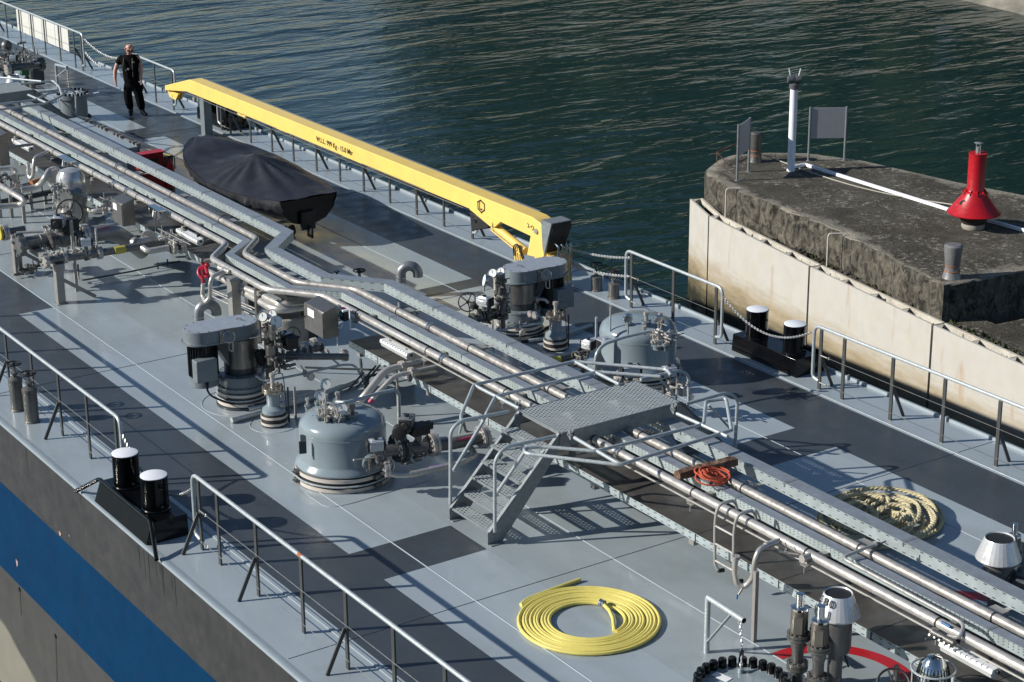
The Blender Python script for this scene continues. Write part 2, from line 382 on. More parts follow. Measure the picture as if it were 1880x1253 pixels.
for k in range(40):
    t0, t1 = k/40, (k+1)/40; p, q = a.lerp(c_, t0), a.lerp(c_, t1)
    M.add([p+V((0, 0, -.4)), q+V((0, 0, -.4)), q+V((0, 0, 1.6))+bn*3.5, p+V((0, 0, 1.6))+bn*3.5, q+V((0, 0, 2))+bn*60, p+V((0, 0, 2))+bn*60], [(0, 1, 2, 3), (3, 2, 4, 5)])
tag(M.build('river_bank', mat('river_bank_stone', (.2, .185, .15), .95, var=.45, scale=.8, stain=(.06, .065, .04), stain_amt=.7, stain_scale=.25, bump=.8, bscale=2)), kind='structure')
leafm = mat('far_foliage', (.035, .062, .016), .8, var=.5, scale=.3)
M = MB(); rg = random.Random(3)
for k in range(95):
    t = rg.random()*.5; c0 = a.lerp(c_, t)+bn*(12+rg.random()*14); h = rg.uniform(24, 42)
    if rg.random() < .2: h *= .5
    M.cyl(c0+V((0, 0, 0)), c0+V((0, 0, h*.6)), .25, .12, 6)
    for j in range(60):
        th, ph = rg.random()*6.283, rg.uniform(-.9, 1.3); rr = rg.random()**.4
        q = c0+V((math.cos(th)*math.cos(ph)*h*.2*rr, math.sin(th)*math.cos(ph)*h*.2*rr, h*.52+math.sin(ph)*h*.42*rr)); sz = rg.uniform(1.2, 2.6)
        u = V((rg.gauss(0, 1), rg.gauss(0, 1), rg.gauss(0, 1))).normalized(); v = u.orthogonal().normalized()
        M.add([q-u*sz, q-v*sz*.7, q+u*sz, q+v*sz*.7], [(0, 1, 2, 3)])
tag(M.build('riverside_wood', leafm, flat=True), kind='stuff')

# ------------------------------------------------------------------ the tanker: hull and deck
ship = thing('river_tanker', 'long grey river tanker with a blue hull stripe, its painted deck filling the foreground', 'ship', (0, 0, 0))
X0, X1 = -48, 14
xs = [X0, -30, -26, -23.5, -22.5, -16, -12.92, -12.05, -9.25, -8.8, -6, -3, -.5, .38, 4, 8, X1]
ys = [-5.72, -4.87, -3.77, -3.15, -2.25, 0, 2.3, 3.7, 4.86, 5.72]
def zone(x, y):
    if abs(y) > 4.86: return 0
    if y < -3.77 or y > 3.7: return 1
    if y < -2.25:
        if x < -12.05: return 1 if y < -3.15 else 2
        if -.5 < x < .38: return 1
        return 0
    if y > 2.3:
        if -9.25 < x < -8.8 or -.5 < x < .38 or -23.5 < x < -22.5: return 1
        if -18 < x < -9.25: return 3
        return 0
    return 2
vs_, fs_, fm = [], [], []
for i, x in enumerate(xs):
    for j, y in enumerate(ys): vs_.append((x, y, 0))
nj = len(ys)
for i in range(len(xs)-1):
    for j in range(nj-1):
        fs_.append((i*nj+j, (i+1)*nj+j, (i+1)*nj+j+1, i*nj+j+1)); fm.append(zone((xs[i]+xs[i+1])/2, (ys[j]+ys[j+1])/2))
M = MB(); M.add(vs_, fs_)
dk_patch = mat('deck_worn_light_paint', (.28, .335, .36), .25, var=.05, scale=.8, stain=(.31, .31, .25), stain_amt=.6, stain_scale=.4, rvar=.1)
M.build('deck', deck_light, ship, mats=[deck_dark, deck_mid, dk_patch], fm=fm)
# hull sides (three paint bands as their own strips)
M = MB()
def strip(y, z0, z1, m_, nm, yy2=None):
    M = MB(); y2 = y if yy2 is None else yy2
    M.add([(X0, y, z0), (X1, y, z0), (X1, y2, z1), (X0, y2, z1)], [(0, 1, 2, 3)]); return M.build(nm, m_, ship)
strip(-5.83, -1.04, -.03, hull_grey, 'hull_side')
strip(-5.83, -2.61, -1.04, hull_blue, 'hull_stripe')
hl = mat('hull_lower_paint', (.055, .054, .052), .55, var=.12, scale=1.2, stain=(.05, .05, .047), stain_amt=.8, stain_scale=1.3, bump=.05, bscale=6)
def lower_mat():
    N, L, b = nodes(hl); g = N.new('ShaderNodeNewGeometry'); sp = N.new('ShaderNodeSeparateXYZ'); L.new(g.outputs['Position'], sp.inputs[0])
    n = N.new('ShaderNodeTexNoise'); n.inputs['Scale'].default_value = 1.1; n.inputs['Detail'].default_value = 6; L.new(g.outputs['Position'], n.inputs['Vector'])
    # cream tone below a ragged line that drops towards the bow
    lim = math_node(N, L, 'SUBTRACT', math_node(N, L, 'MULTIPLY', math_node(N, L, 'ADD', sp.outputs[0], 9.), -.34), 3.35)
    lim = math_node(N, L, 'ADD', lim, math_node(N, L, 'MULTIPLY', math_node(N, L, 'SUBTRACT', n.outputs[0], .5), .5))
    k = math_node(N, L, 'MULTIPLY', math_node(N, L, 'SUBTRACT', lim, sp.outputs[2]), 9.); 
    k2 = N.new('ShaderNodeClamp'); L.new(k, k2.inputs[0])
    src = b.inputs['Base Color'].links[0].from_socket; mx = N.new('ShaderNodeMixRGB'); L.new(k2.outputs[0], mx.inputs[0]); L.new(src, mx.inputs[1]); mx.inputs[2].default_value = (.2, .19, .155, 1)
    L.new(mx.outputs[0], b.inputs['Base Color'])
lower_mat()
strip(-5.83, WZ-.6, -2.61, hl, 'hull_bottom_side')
strip(5.83, -.03, WZ-.6, hull_grey, 'hull_side')
# rounded sheer strake + raised lip, near and far
for sy, nm in ((-1, 'deck_edge'), (1, 'deck_edge')):
    prof = [(5.83, -.03), (5.826, .006), (5.805, .012), (5.76, .006), (5.72, .0)] if sy < 0 else [(5.83, -.03), (5.82, .0), (5.79, .03), (5.755, .045), (5.72, .045), (5.715, .0)]
    M = MB(); n = len(prof)
    for x in (X0, X1): M.add([(x, sy*y, z) for y, z in prof], [])
    M.f = [(k, k+1, n+k+1, n+k) if sy < 0 else (k+1, k, n+k, n+k+1) for k in range(n-1)]
    M.build(nm, lip_paint, ship)
# weld beads and the low coaming lines
M = MB()
for y in (-4.95, 4.93): M.box(((X0+X1)/2, y, .008), (X1-X0, .055, .016))
M.each('gutter_bar', lip_paint, ship, bev=.006)
M = MB()
for y in (-1.09, 1.09): M.tube([(X0, y, .0), (X1, y, .0)], .009, 4)
M.tube([(X0, -3.13, 0), (-12.1, -3.13, 0), (X1, -3.17, 0)], .009, 4)
M.tube([(X0, 3.1, 0), (X1, 3.1, 0)], .007, 4)
M.each('weld_seam', deck_light, ship)
M = MB()
for x in (-29.6, -22.8, -15.6, -8.55, 1.52, 8.5):
    M.tube([(x, -5.7, -.001), (x, 5.7, -.001)], .0075, 4)
M.each('weld_seam', mat('grimy_weld', (.1, .11, .115), .5), ship)
# circular doubler outlines on the deck round the pumps and domes
M = MB()
def circ(c, r, a0=0, a1=360, n=48, rr=.008): M.tube([(c[0]+r*math.cos(R(a0+(a1-a0)*i/n)), c[1]+r*math.sin(R(a0+(a1-a0)*i/n)), 0) for i in range(n+1)], rr, 4)
PL = P(446, 738); PRt = P(954, 616); TN = P(632, 872); TF = P(1170, 690); HN = P(504, 779); HF = P(1020, 640)
circ(PL, .62); circ(HN, .36)
tn_ = [P(560, 905), P(600, 934), P(640, 927), P(790, 882), P(797, 872)]
M.tube(fil([(p.x, p.y, 0) for p in tn_], .15), .009, 4)
M.each('doubler_weld', deck_light, ship)
# red warning rings painted on the deck (4 mm sheets)
def arc_sheet(c, r0, r1, a0, a1, nm):
    M = MB(); n = 40
    for i in range(n+1):
        an = R(a0+(a1-a0)*i/n); M.v += [V((c[0]+r*math.cos(an), c[1]+r*math.sin(an), .004)) for r in (r0, r1)]
    M.f = [(2*i, 2*i+1, 2*i+3, 2*i+2) for i in range(n)]; M.f = [tuple(reversed(f)) if a1 < a0 else f for f in M.f]
    return M.build(nm, deck_red, ship)
arc_sheet((5.5, -1.0), .78, .96, 185, 30, 'warning_ring')
arc_sheet((5.4, 1.2), .8, .99, 178, 60, 'warning_ring')
# drip stains down the near hull
M = MB(); rg = random.Random(5)
for k in range(16):
    x = rg.uniform(-2.4, -1.2) if k < 10 else rg.uniform(-9, 4); l = rg.uniform(.15, .5); w_ = rg.uniform(.004, .009)
    M.add([(x-w_, -5.834, -.05), (x+w_, -5.834, -.05), (x+w_*.4, -5.834, -.05-l), (x-w_*.4, -5.834, -.05-l)], [(3, 2, 1, 0)])
M.each('drip_stain', mat('drip_stain', (.02, .02, .02), .6), ship)
M = MB()
for (u, v_, s_) in ((345, 1, 0),): pass
for (px_, py_, a_, b_) in ((110, 980, .04, .035), (127, 984, .012, .02), (31, 1034, .035, .06)):
    c = PY(px_, py_, -5.835); pts = []
    for i in range(9):
        an = i*.698; k = 1+.4*math.sin(i*2.3); pts.append((c.x+a_*k*math.cos(an), c.z+b_*k*math.sin(an)))
    M.add([(x, -5.835, z) for x, z in pts], [tuple(range(len(pts)))])
M.each('paint_chip', mat('chipped_primer', (.42, .3, .26), .7), ship)
M = MB()
for (u, v_, v2) in ((35, 1082, 1130), (101, 1168, 1253)):
    p, q = PY(u, v_, -5.84), PY(u+3, v2, -5.84); M.cyl(p+V((0, .02, 0)), p-V((0, .01, 0)), .035, seg=10)
    M.add([(p.x-.02, -5.834, p.z), (p.x+.02, -5.834, p.z), (q.x+.02, -5.834, q.z), (q.x-.02, -5.834, q.z)], [(0, 1, 2, 3)])
M.each('drain_streak', mat('rust_streak', (.03, .027, .022), .7), ship)
# small stiffener tabs of the far edge
M = MB()
for i in range(40):
    x = -40+i*1.06+.3
    if x > X1: break
    M.box((x, 5.70, .04), (.02, .05, .08))
M.each('edge_tab', lip_paint, ship)

# ------------------------------------------------------------------ railings
def railing(name, label, y, xs, braces, side, endL=True, endR=True, zt=1.0, group='railings along the deck edges', xl=None, xr=None, wires=(.12, .56)):
    t = thing(name, label, 'railing', (xs[0], y, 0), group)
    rt = .026
    x0 = xs[0]-.16 if xl is None else xl; x1 = xs[-1]+.16 if xr is None else xr
    pts = []
    if endL: pts += [(x0+.14, y, .13), (x0, y, .16), (x0, y, zt)]
    else: pts += [(x0, y, zt)]
    if endR: pts += [(x1, y, zt), (x1, y, .16), (x1-.14, y, .13)]
    else: pts += [(x1, y, zt)]
    q = fil(pts, .14, 6); M = MB(); M.tube(q, rt, 10); M.build('top_rail', rail_galv, t)
    for i, x in enumerate(xs):
        M = MB(); M.box((x, y, (zt-.03)/2), (.062, .024, zt-.03)); M.build('post', post_dark, t, bev=.003)
        if i in braces:
            M = MB(); M.beam((x, y+side*.02, .52), (x, y+side*.27, .0), .022, .05); M.build('brace', post_dark, t, bev=.003)
    for k, z in enumerate(wires):
        M = MB(); M.tube([(xs[0]-.0, y-.015, z), (xs[-1]+.0, y-.015, z)], .0045, 5); M.build('guard_wire', wire_m, t)
    # turnbuckles at the wire ends
    for z in wires:
        M = MB(); M.cyl((xs[0]+.02, y-.015, z), (xs[0]+.17, y-.015, z), .011, seg=8); M.torus((xs[0]+.2, y-.015, z), .018, .005, (0, 1, 0), 10, 4); M.build('turnbuckle', wire_m, t)
    return t
railing('deck_railing', 'near-side galvanised railing left of the black double bollard, ending beside its chain', -5.25, [-12.7, -11.65, -10.6, -9.54, -8.49, -7.43, -6.37, -5.32, -4.3], (0, 2, 4, 6), -1, endL=False, endR=True, xr=-4.12)
railing('deck_railing', 'near-side railing with a rusty joint that runs into the bottom edge below the yellow hose', -5.25, [-1.68, -1.15, -.1, 1.06, 2.11, 3.16, 4.21, 5.26, 6.31, 7.36], (0, 2, 4, 6), -1, endL=True, endR=False, xr=8.5, xl=-1.85)
M = MB(); M.cyl((1.02, -5.25, 1.0), (1.1, -5.25, 1.0), .0285, seg=12); rj = M.build('rust_band', mat('rust', (.35, .12, .05), .8), bpy.data.objects['deck_railing.001'])
YF = 5.06
fx = [P(u, v).x for u, v in ((407, 239), (425, 246), (463, 262), (502, 279), (542, 296), (583, 314.5), (627, 333), (670, 352), (717, 373), (765, 394.5), (816, 416), (867, 439))]
railing('deck_railing', 'far-side railing behind the covered boat, running under the yellow crane boom', YF, fx, (0, 1, 3, 5, 7, 9, 11), 1, True, True)
fx = [P(u, v).x for u, v in ((1168, 563), (1236, 598), (1312, 632))]
railing('deck_railing', 'short far-side railing between the crane column and the black double bollard', YF, fx, (0, 2), 1, True, True)
x0_ = P(1503, 715).x
fx = [x0_, P(1546, 733).x]+[P(1635, 771).x+i*(P(1830, 855).x-P(1635, 771).x)/2 for i in range(6)]
railing('deck_railing', 'far-side railing in front of the white fender wall, right of the black double bollard', YF, fx, (0, 2, 4, 6), 1, True, False, xr=fx[-1]+.8)
fx = [P(u, v).x for u, v in ((-40, 48), (-14, 60), (10.7, 70), (35, 81), (60, 90), (86, 100), (112, 112), (139, 124), (153, 129.5))]
YU = P(112, 112).y
rl = railing('deck_railing', 'far-side railing with white boards tied to it, in the top left corner', YU, fx, (1, 7, 8), 1, False, True)
M = MB()
bx0, bx1 = fx[3]-.35, fx[6]+.55; zb0, zb1 = .33, .93
for k in range(4):
    a_, b_ = bx0+(bx1-bx0)*k/4+.012, bx0+(bx1-bx0)*(k+1)/4-.012; M.box(((a_+b_)/2, YU+.06, (zb0+zb1)/2), (b_-a_, .02, zb1-zb0))
tag(M.build('white_board_screen', cream_panel), 'row of white boards fixed behind the far railing in the top left corner', 'board')
fx = [P(u, v).x for u, v in ((252, 172), (287, 188), (320, 202))]
railing('deck_railing', 'far-side railing behind the standing man, ending at the crane boom tip', P(287, 188).y, fx, (0, 2), 1, True, True)
# chains closing the railing gaps
ya = YF
def cpt(x, y, z): return V((x, y, z))
chain('railing_chain', 'chain hanging in front of the near black bollards between two railing ends', [(-4.1, -5.25, .78), (-1.85, -5.25, .8)], sag=.4, group='chains between railing ends')
chain('railing_chain', 'thick twisted chain from the crane column to the short far railing, upper of the pair', [PY(1032, 452, ya), PY(1158, 474, ya)], sag=.06, group='chains between railing ends', link=.06, r=.009)
chain('railing_chain', 'thick twisted chain from the crane column to the short far railing, lower of the pair', [PY(1036, 484, ya), PY(1156, 508, ya)], sag=.05, group='chains between railing ends', link=.06, r=.009)
chain('railing_chain', 'pale chain sagging over the far black double bollard', [PY(1324, 541, ya), PY(1490, 610, ya)], sag=.34, group='chains between railing ends', link=.05, r=.0065)
chain('railing_chain', 'pale chain sagging behind the man from the railing with white boards, upper of the pair', [PY(154, 72, YU), PY(250, 100, YU)], sag=.28, group='chains between railing ends', link=.07, r=.009)
chain('railing_chain', 'pale chain from the foot of the railing with white boards down to the deck edge', [PY(156, 96, YU), PY(186, 124, YU)], sag=.05, group='chains between railing ends', link=.07, r=.009)

# ------------------------------------------------------------------ double bollards
def bollard(label, x0, x1, y0, y1, posts, side, ht=.3, zt=.77):
    cx, cy, L_ = (x0+x1)/2, (y0+y1)/2, x1-x0; w0 = (y1-y0)/2; l0 = L_/2; h = ht
    t = thing('double_bollard', label, 'bollard', (cx, cy, 0), 'black double mooring bollards')
    M = MB(); yo_ = .09; ys0, ys1 = (cy-w0+(yo_ if side < 0 else 0), cy+w0-(yo_ if side > 0 else 0))
    M.add([(x0, y0, .004), (x1, y0, .004), (x1, y1, .004), (x0, y1, .004), (x0+.03, ys0, h), (x1-.01, ys0, h), (x1-.01, ys1, h), (x0+.03, ys1, h)], [(3, 2, 1, 0), (4, 5, 6, 7), (0, 1, 5, 4), (1, 2, 6, 5), (2, 3, 7, 6), (3, 0, 4, 7)])
    M.build('base_box', black_gloss, t, bev=.008)
    for (x, y) in posts:
        M = MB(); M.lathe([(.19, h), (.19, h+.015), (.178, h+.03), (.178, zt-.02), (.183, zt-.006), (.178, zt)], (x, y, 0), 36); p = M.build('bollard_post', black_gloss, t)
        M = MB(); M.lathe([(.176, zt), (.176, zt+.008), (.17, zt+.011), (0.0001, zt+.011)], (x, y, 0), 36); M.build('white_cap', white_paint, p)
        for (ax_, z) in ((1, zt-.12), (-1, zt-.12), (1, h+.1)):
            M = MB(); M.cyl((x+ax_*.17, y, z), (x+ax_*.235, y, z), .016, seg=10); M.sphere((x+ax_*.235, y, z), .018, 8); M.build('peg', black_gloss, p)
    M = MB(); yo = (ys0 if side < 0 else ys1)
    M.tube(fil([(x0-.42, cy+side*.38, .03), (x0+.02, yo, h+.02), (x1-.02, yo, h+.02), (x1+.5, cy+side*.38, .03)], .06), .03, 10)
    M.build('guard_tube', black_gloss, t)
    return t
a_, b_ = P(229, 832, .77), P(282, 873, .77)
bollard('glossy black double bollard with white caps on the near edge beside the blue-striped hull', -3.88, -2.18, -5.8, -5.2, [(a_.x, a_.y), (b_.x, b_.y)], -1)
a_, b_ = P(1391, 568, .77), P(1460, 595, .77)
bollard('glossy black double bollard on the far edge in front of the white fender wall', -3.62, -2.06, 5.08, 5.7, [(a_.x, a_.y), (b_.x, b_.y)], 1)
b2 = P(352, 221)
bollard('black double bollard on the far edge partly hidden under the yellow crane boom', b2.x-.1, b2.x+1.5, 5.1, 5.7, [(b2.x+.3, 5.38), (b2.x+1.15, 5.38)], 1)

# ------------------------------------------------------------------ capped standpipes with handwheels
def handwheel(par, c, r, axis=(0, 0, 1), m=None, name='handwheel', spokes=3, tr=None):
    M = MB(); M.torus(c, r, tr or r*.1, axis, 24, 6); ax = V(axis).normalized(); u = ax.orthogonal().normalized(); b = ax.cross(u)
    for i in range(spokes):
        an = math.pi*2*i/spokes+.4; M.cyl(V(c)-ax*.0, V(c)+(u*math.cos(an)+b*math.sin(an))*r, r*.07, seg=5)
    M.cyl(V(c)-ax*r*.25, V(c)+ax*r*.2, r*.2, seg=8); return M.build(name, m or black_matt, par)
cylm = mat('standpipe_steel', (.16, .16, .15), .4, .5, var=.25, scale=8, stain=(.16, .1, .06), stain_amt=.5, stain_scale=6)
def standpipe(label, u, v, vt_body, vt_wheel, wpx):
    g = P(u, v); z1 = TOP(g.x, g.y, vt_body); z2 = TOP(g.x, g.y, vt_wheel); r = wpx/2/SC(g)
    t = thing('valve_standpipe', label, 'valve', g, 'standpipes with handwheels')
    M = MB(); M.lathe([(r*1.12, 0.002), (r*1.12, .015), (r*.98, .03), (r*.98, z1*.84), (r*1.05, z1*.85), (r*1.05, z1*.94), (r*.6, z1), (r*.45, z1)], g, 24); M.build('body', cylm, t)
    M = MB(); M.lathe([(r*.4, z1), (r*.4, z1+.05), (r*.55, z1+.05), (r*.55, z1+.07), (r*.15, z1+.075), (r*.13, z2)], g, 14)
    for s in (-1, 1): M.beam((g.x+s*r*.42, g.y, z1+.03), (g.x+s*r*.2, g.y, z2-.03), .02, .012)
    M.build('stem', steel_dark, t)
    handwheel(t, (g.x, g.y, z2), r*1.02, tr=r*.13)
standpipe('left one of the two rusty capped standpipes with handwheels behind the near railing', 33, 753, 692, 668, 25)
standpipe('right one of the two capped standpipes with handwheels behind the near railing', 59.5, 774, 710, 686, 26.5)
standpipe('capped standpipe with a handwheel by the far edge, nearer to the crane', 1095, 533, 506, 485, 21)
standpipe('capped standpipe with a handwheel by the far edge, nearer to the short railing', 1127, 547, 519, 498, 21)

# leaf screen added out of view behind the camera to block low sky light
M = MB(); rg = random.Random(17)
for k in range(2600):
    az = R(rg.uniform(-78, 12)); d_ = rg.uniform(42, 60); h = rg.uniform(0, 1)**.8*(22+6*math.sin(az*7)); c0 = V((CAM.x+math.cos(az)*d_, CAM.y+math.sin(az)*d_, WZ+h)); sz = rg.uniform(1.2, 3.)
    u = V((rg.gauss(0, 1), rg.gauss(0, 1), rg.gauss(0, 1))).normalized(); v = u.orthogonal().normalized(); M.add([c0-u*sz, c0-v*sz*.7, c0+u*sz, c0+v*sz*.7], [(0, 1, 2, 3)])
tag(M.build('horizon_leaf_screen', leafm, flat=True), kind='stuff')
# ------------------------------------------------------------------ concrete pier head behind the fender wall
ZP, ZL, ZT = -1.62, -2.2, -2.3
def moss_concrete():
    m = bpy.data.materials.new('mossy_concrete'); m.use_nodes = True; N, L, b = nodes(m)
    tc = N.new('ShaderNodeTexCoord')
    def nz(sc_, det=8, ro=.7, dist=0):
        n = N.new('ShaderNodeTexNoise'); n.inputs['Scale'].default_value = sc_; n.inputs['Detail'].default_value = det; n.inputs['Roughness'].default_value = ro; n.inputs['Distortion'].default_value = dist
        L.new(tc.outputs['Object'], n.inputs['Vector']); return n.outputs[0]
    def ramp(x, p0, p1, c0, c1):
        r = N.new('ShaderNodeValToRGB'); r.color_ramp.elements[0].position = p0; r.color_ramp.elements[1].position = p1; r.color_ramp.elements[0].color = c0+(1,); r.color_ramp.elements[1].color = c1+(1,); L.new(x, r.inputs[0]); return r.outputs[0]
    base = ramp(nz(14, 8, .85), .42, .58, (.04, .036, .027), (.16, .142, .108))
    k1 = ramp(nz(1.1), .42, .62, (0, 0, 0), (1, 1, 1))
    mx = N.new('ShaderNodeMixRGB'); L.new(k1, mx.inputs[0]); L.new(ramp(nz(26, 5, .8), .42, .6, (.014, .012, .008), (.09, .078, .055)), mx.inputs[1]); L.new(base, mx.inputs[2])
    sp = ramp(nz(8, 10, .85), .54, .58, (0, 0, 0), (1, 1, 1)); k3 = ramp(nz(.9, 3), .44, .56, (0, 0, 0), (1, 1, 1)); mm = math_node(N, L, 'MULTIPLY', sp, k3)
    mx2 = N.new('ShaderNodeMixRGB'); L.new(mm, mx2.inputs[0]); L.new(mx.outputs[0], mx2.inputs[1]); mx2.inputs[2].default_value = (.42, .39, .33, 1)
    at = N.new('ShaderNodeAttribute'); at.attribute_name = 'worn_edge'
    ke = math_node(N, L, 'ADD', at.outputs['Fac'], math_node(N, L, 'MULTIPLY', math_node(N, L, 'SUBTRACT', nz(2.2), .5), 1.6))
    mxe = N.new('ShaderNodeMixRGB'); L.new(ramp(ke, .45, .85, (0, 0, 0), (1, 1, 1)), mxe.inputs[0]); L.new(mx2.outputs[0], mxe.inputs[1]); L.new(ramp(nz(26, 4), .35, .65, (.16, .145, .115), (.36, .33, .27)), mxe.inputs[2]); mx2 = mxe
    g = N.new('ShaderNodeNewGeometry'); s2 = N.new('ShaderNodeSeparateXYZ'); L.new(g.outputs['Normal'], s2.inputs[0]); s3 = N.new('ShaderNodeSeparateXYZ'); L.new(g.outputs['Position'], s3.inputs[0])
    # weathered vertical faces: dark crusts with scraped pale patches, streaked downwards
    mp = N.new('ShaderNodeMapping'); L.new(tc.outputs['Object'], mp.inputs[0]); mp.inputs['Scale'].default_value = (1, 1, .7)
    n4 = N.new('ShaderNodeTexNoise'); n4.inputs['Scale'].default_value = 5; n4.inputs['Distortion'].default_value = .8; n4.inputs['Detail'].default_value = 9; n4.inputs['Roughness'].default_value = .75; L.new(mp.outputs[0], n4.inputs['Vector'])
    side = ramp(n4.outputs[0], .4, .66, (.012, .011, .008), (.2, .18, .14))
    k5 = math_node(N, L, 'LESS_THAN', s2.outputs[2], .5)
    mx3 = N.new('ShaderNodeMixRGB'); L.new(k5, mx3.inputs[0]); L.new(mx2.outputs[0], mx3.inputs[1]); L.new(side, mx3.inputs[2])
    L.new(mx3.outputs[0], b.inputs['Base Color']); b.inputs['Roughness'].default_value = .92
    bp = N.new('ShaderNodeBump'); bp.inputs['Strength'].default_value = 1.0; bp.inputs['Distance'].default_value = .06; L.new(nz(14, 8, .75), bp.inputs['Height']); L.new(bp.outputs[0], b.inputs['Normal'])
    return m
mossc = moss_concrete()
edge_px = [(1294, 312), (1298, 322), (1339, 345), (1440, 385), (1536, 423), (1640, 478), (1733, 525), (1880, 498), (2050, 470), (2050, 400), (1880, 358), (1753, 333), (1660, 312), (1580, 294), (1480, 281), (1410, 280), (1345, 284), (1318, 293)]
ep = [P(u, v, ZP) for u, v in edge_px]
# densify and roughen the outline
out = []
rg = random.Random(11)
for i, p in enumerate(ep):
    q = ep[(i+1) % len(ep)]; n = max(1, int((q-p).length/.16))
    for k in range(n):
        t_ = p.lerp(q, k/n)
        if i < 6 and k: t_ += V((rg.uniform(-.04, .04), rg.uniform(-.06, .06), 0))
        out.append(t_)
M = MB(); n = len(out); cc = sum(out, V((0, 0, 0)))/n
ring0 = [V((p.x, p.y, WZ-.5)) for p in out]; ring1 = [V((p.x, p.y, ZP-.05+rg.uniform(-.04, .012))) for p in out]; ring2 = [V((p.x, p.y, ZP))+(cc-p).normalized()*.05 for p in out]
M.v = ring0+ring1+ring2
for a_ in (0, n):
    M.f += [(a_+i, a_+(i+1) % n, a_+n+(i+1) % n, a_+n+i) for i in range(n)]
ring3 = [p+(V((cc.x, cc.y, p.z))-p)*min(.45, (.75+.3*math.sin(i*.21))/max(.5, (V((cc.x, cc.y, p.z))-p).length)) for i, p in enumerate(ring2)]
M.v += ring3
M.f += [(2*n+i, 2*n+(i+1) % n, 3*n+(i+1) % n, 3*n+i) for i in range(n)]
M.f.append(tuple(range(3*n, 4*n)))
pier = thing('concrete_pier', 'old moss-stained concrete pier head rising from the water at the right', 'pier', (cc.x, cc.y, WZ))
ph = M.build('pier_head', mossc, pier, ang=50)
at_ = ph.data.attributes.new('worn_edge', 'FLOAT', 'POINT')
for i in range(len(ph.data.vertices)): at_.data[i].value = 1.0 if n <= i < 3*n else 0.0
# lower ledge between pier wall and fender wall
panel_px = [(1266, 365), (1301, 397), (1486, 490), (1712, 597), (1880, 672), (2080, 762)]
pp = [P(u, v, ZT) for u, v in panel_px]
M = MB(); inner = [P(u, v, ZL) for u, v in ((1300, 372), (1450, 450), (1600, 540), (1733, 590), (1880, 560), (2200, 500))]
lo = [V((p.x, p.y, ZL-.22)) + V((.1, .22, 0)) for p in pp]
lo[0] = lo[0]+V((.25, 0.1, 0))
poly = lo+list(reversed([V((p.x+.3, p.y+1.2, ZL-.22)) for p in inner]))
M.add([(p.x, p.y, ZL-.22) for p in poly]+[(p.x, p.y, WZ-.5) for p in poly], [tuple(range(len(poly)))]+[(i+1, i, len(poly)+i, len(poly)+i+1) for i in range(len(poly)-1)])
M.build('lower_ledge', mossc, pier, ang=50)
rg = random.Random(21); M = MB()
for k in range(900):                                                 # moss and weeds in the joint
    t_ = rg.random()*4.99; i = int(t_); p = lo[i].lerp(lo[i+1], t_-i)+V((rg.uniform(0, .2), rg.uniform(.02, .5), 0)); p.z = ZL-.22
    s_ = rg.uniform(.02, .07); h = rg.uniform(.02, .1); a_ = rg.random()*6.28
    M.add([p+V((math.cos(a_)*s_, math.sin(a_)*s_, 0)), p-V((math.cos(a_)*s_, math.sin(a_)*s_, 0)), p+V((rg.uniform(-.03, .03), rg.uniform(-.03, .03), h))], [(0, 1, 2)])
tag(M.build('moss', mat('moss_green', (.04, .05, .015), .95, var=.5, scale=6), flat=True), kind='stuff')

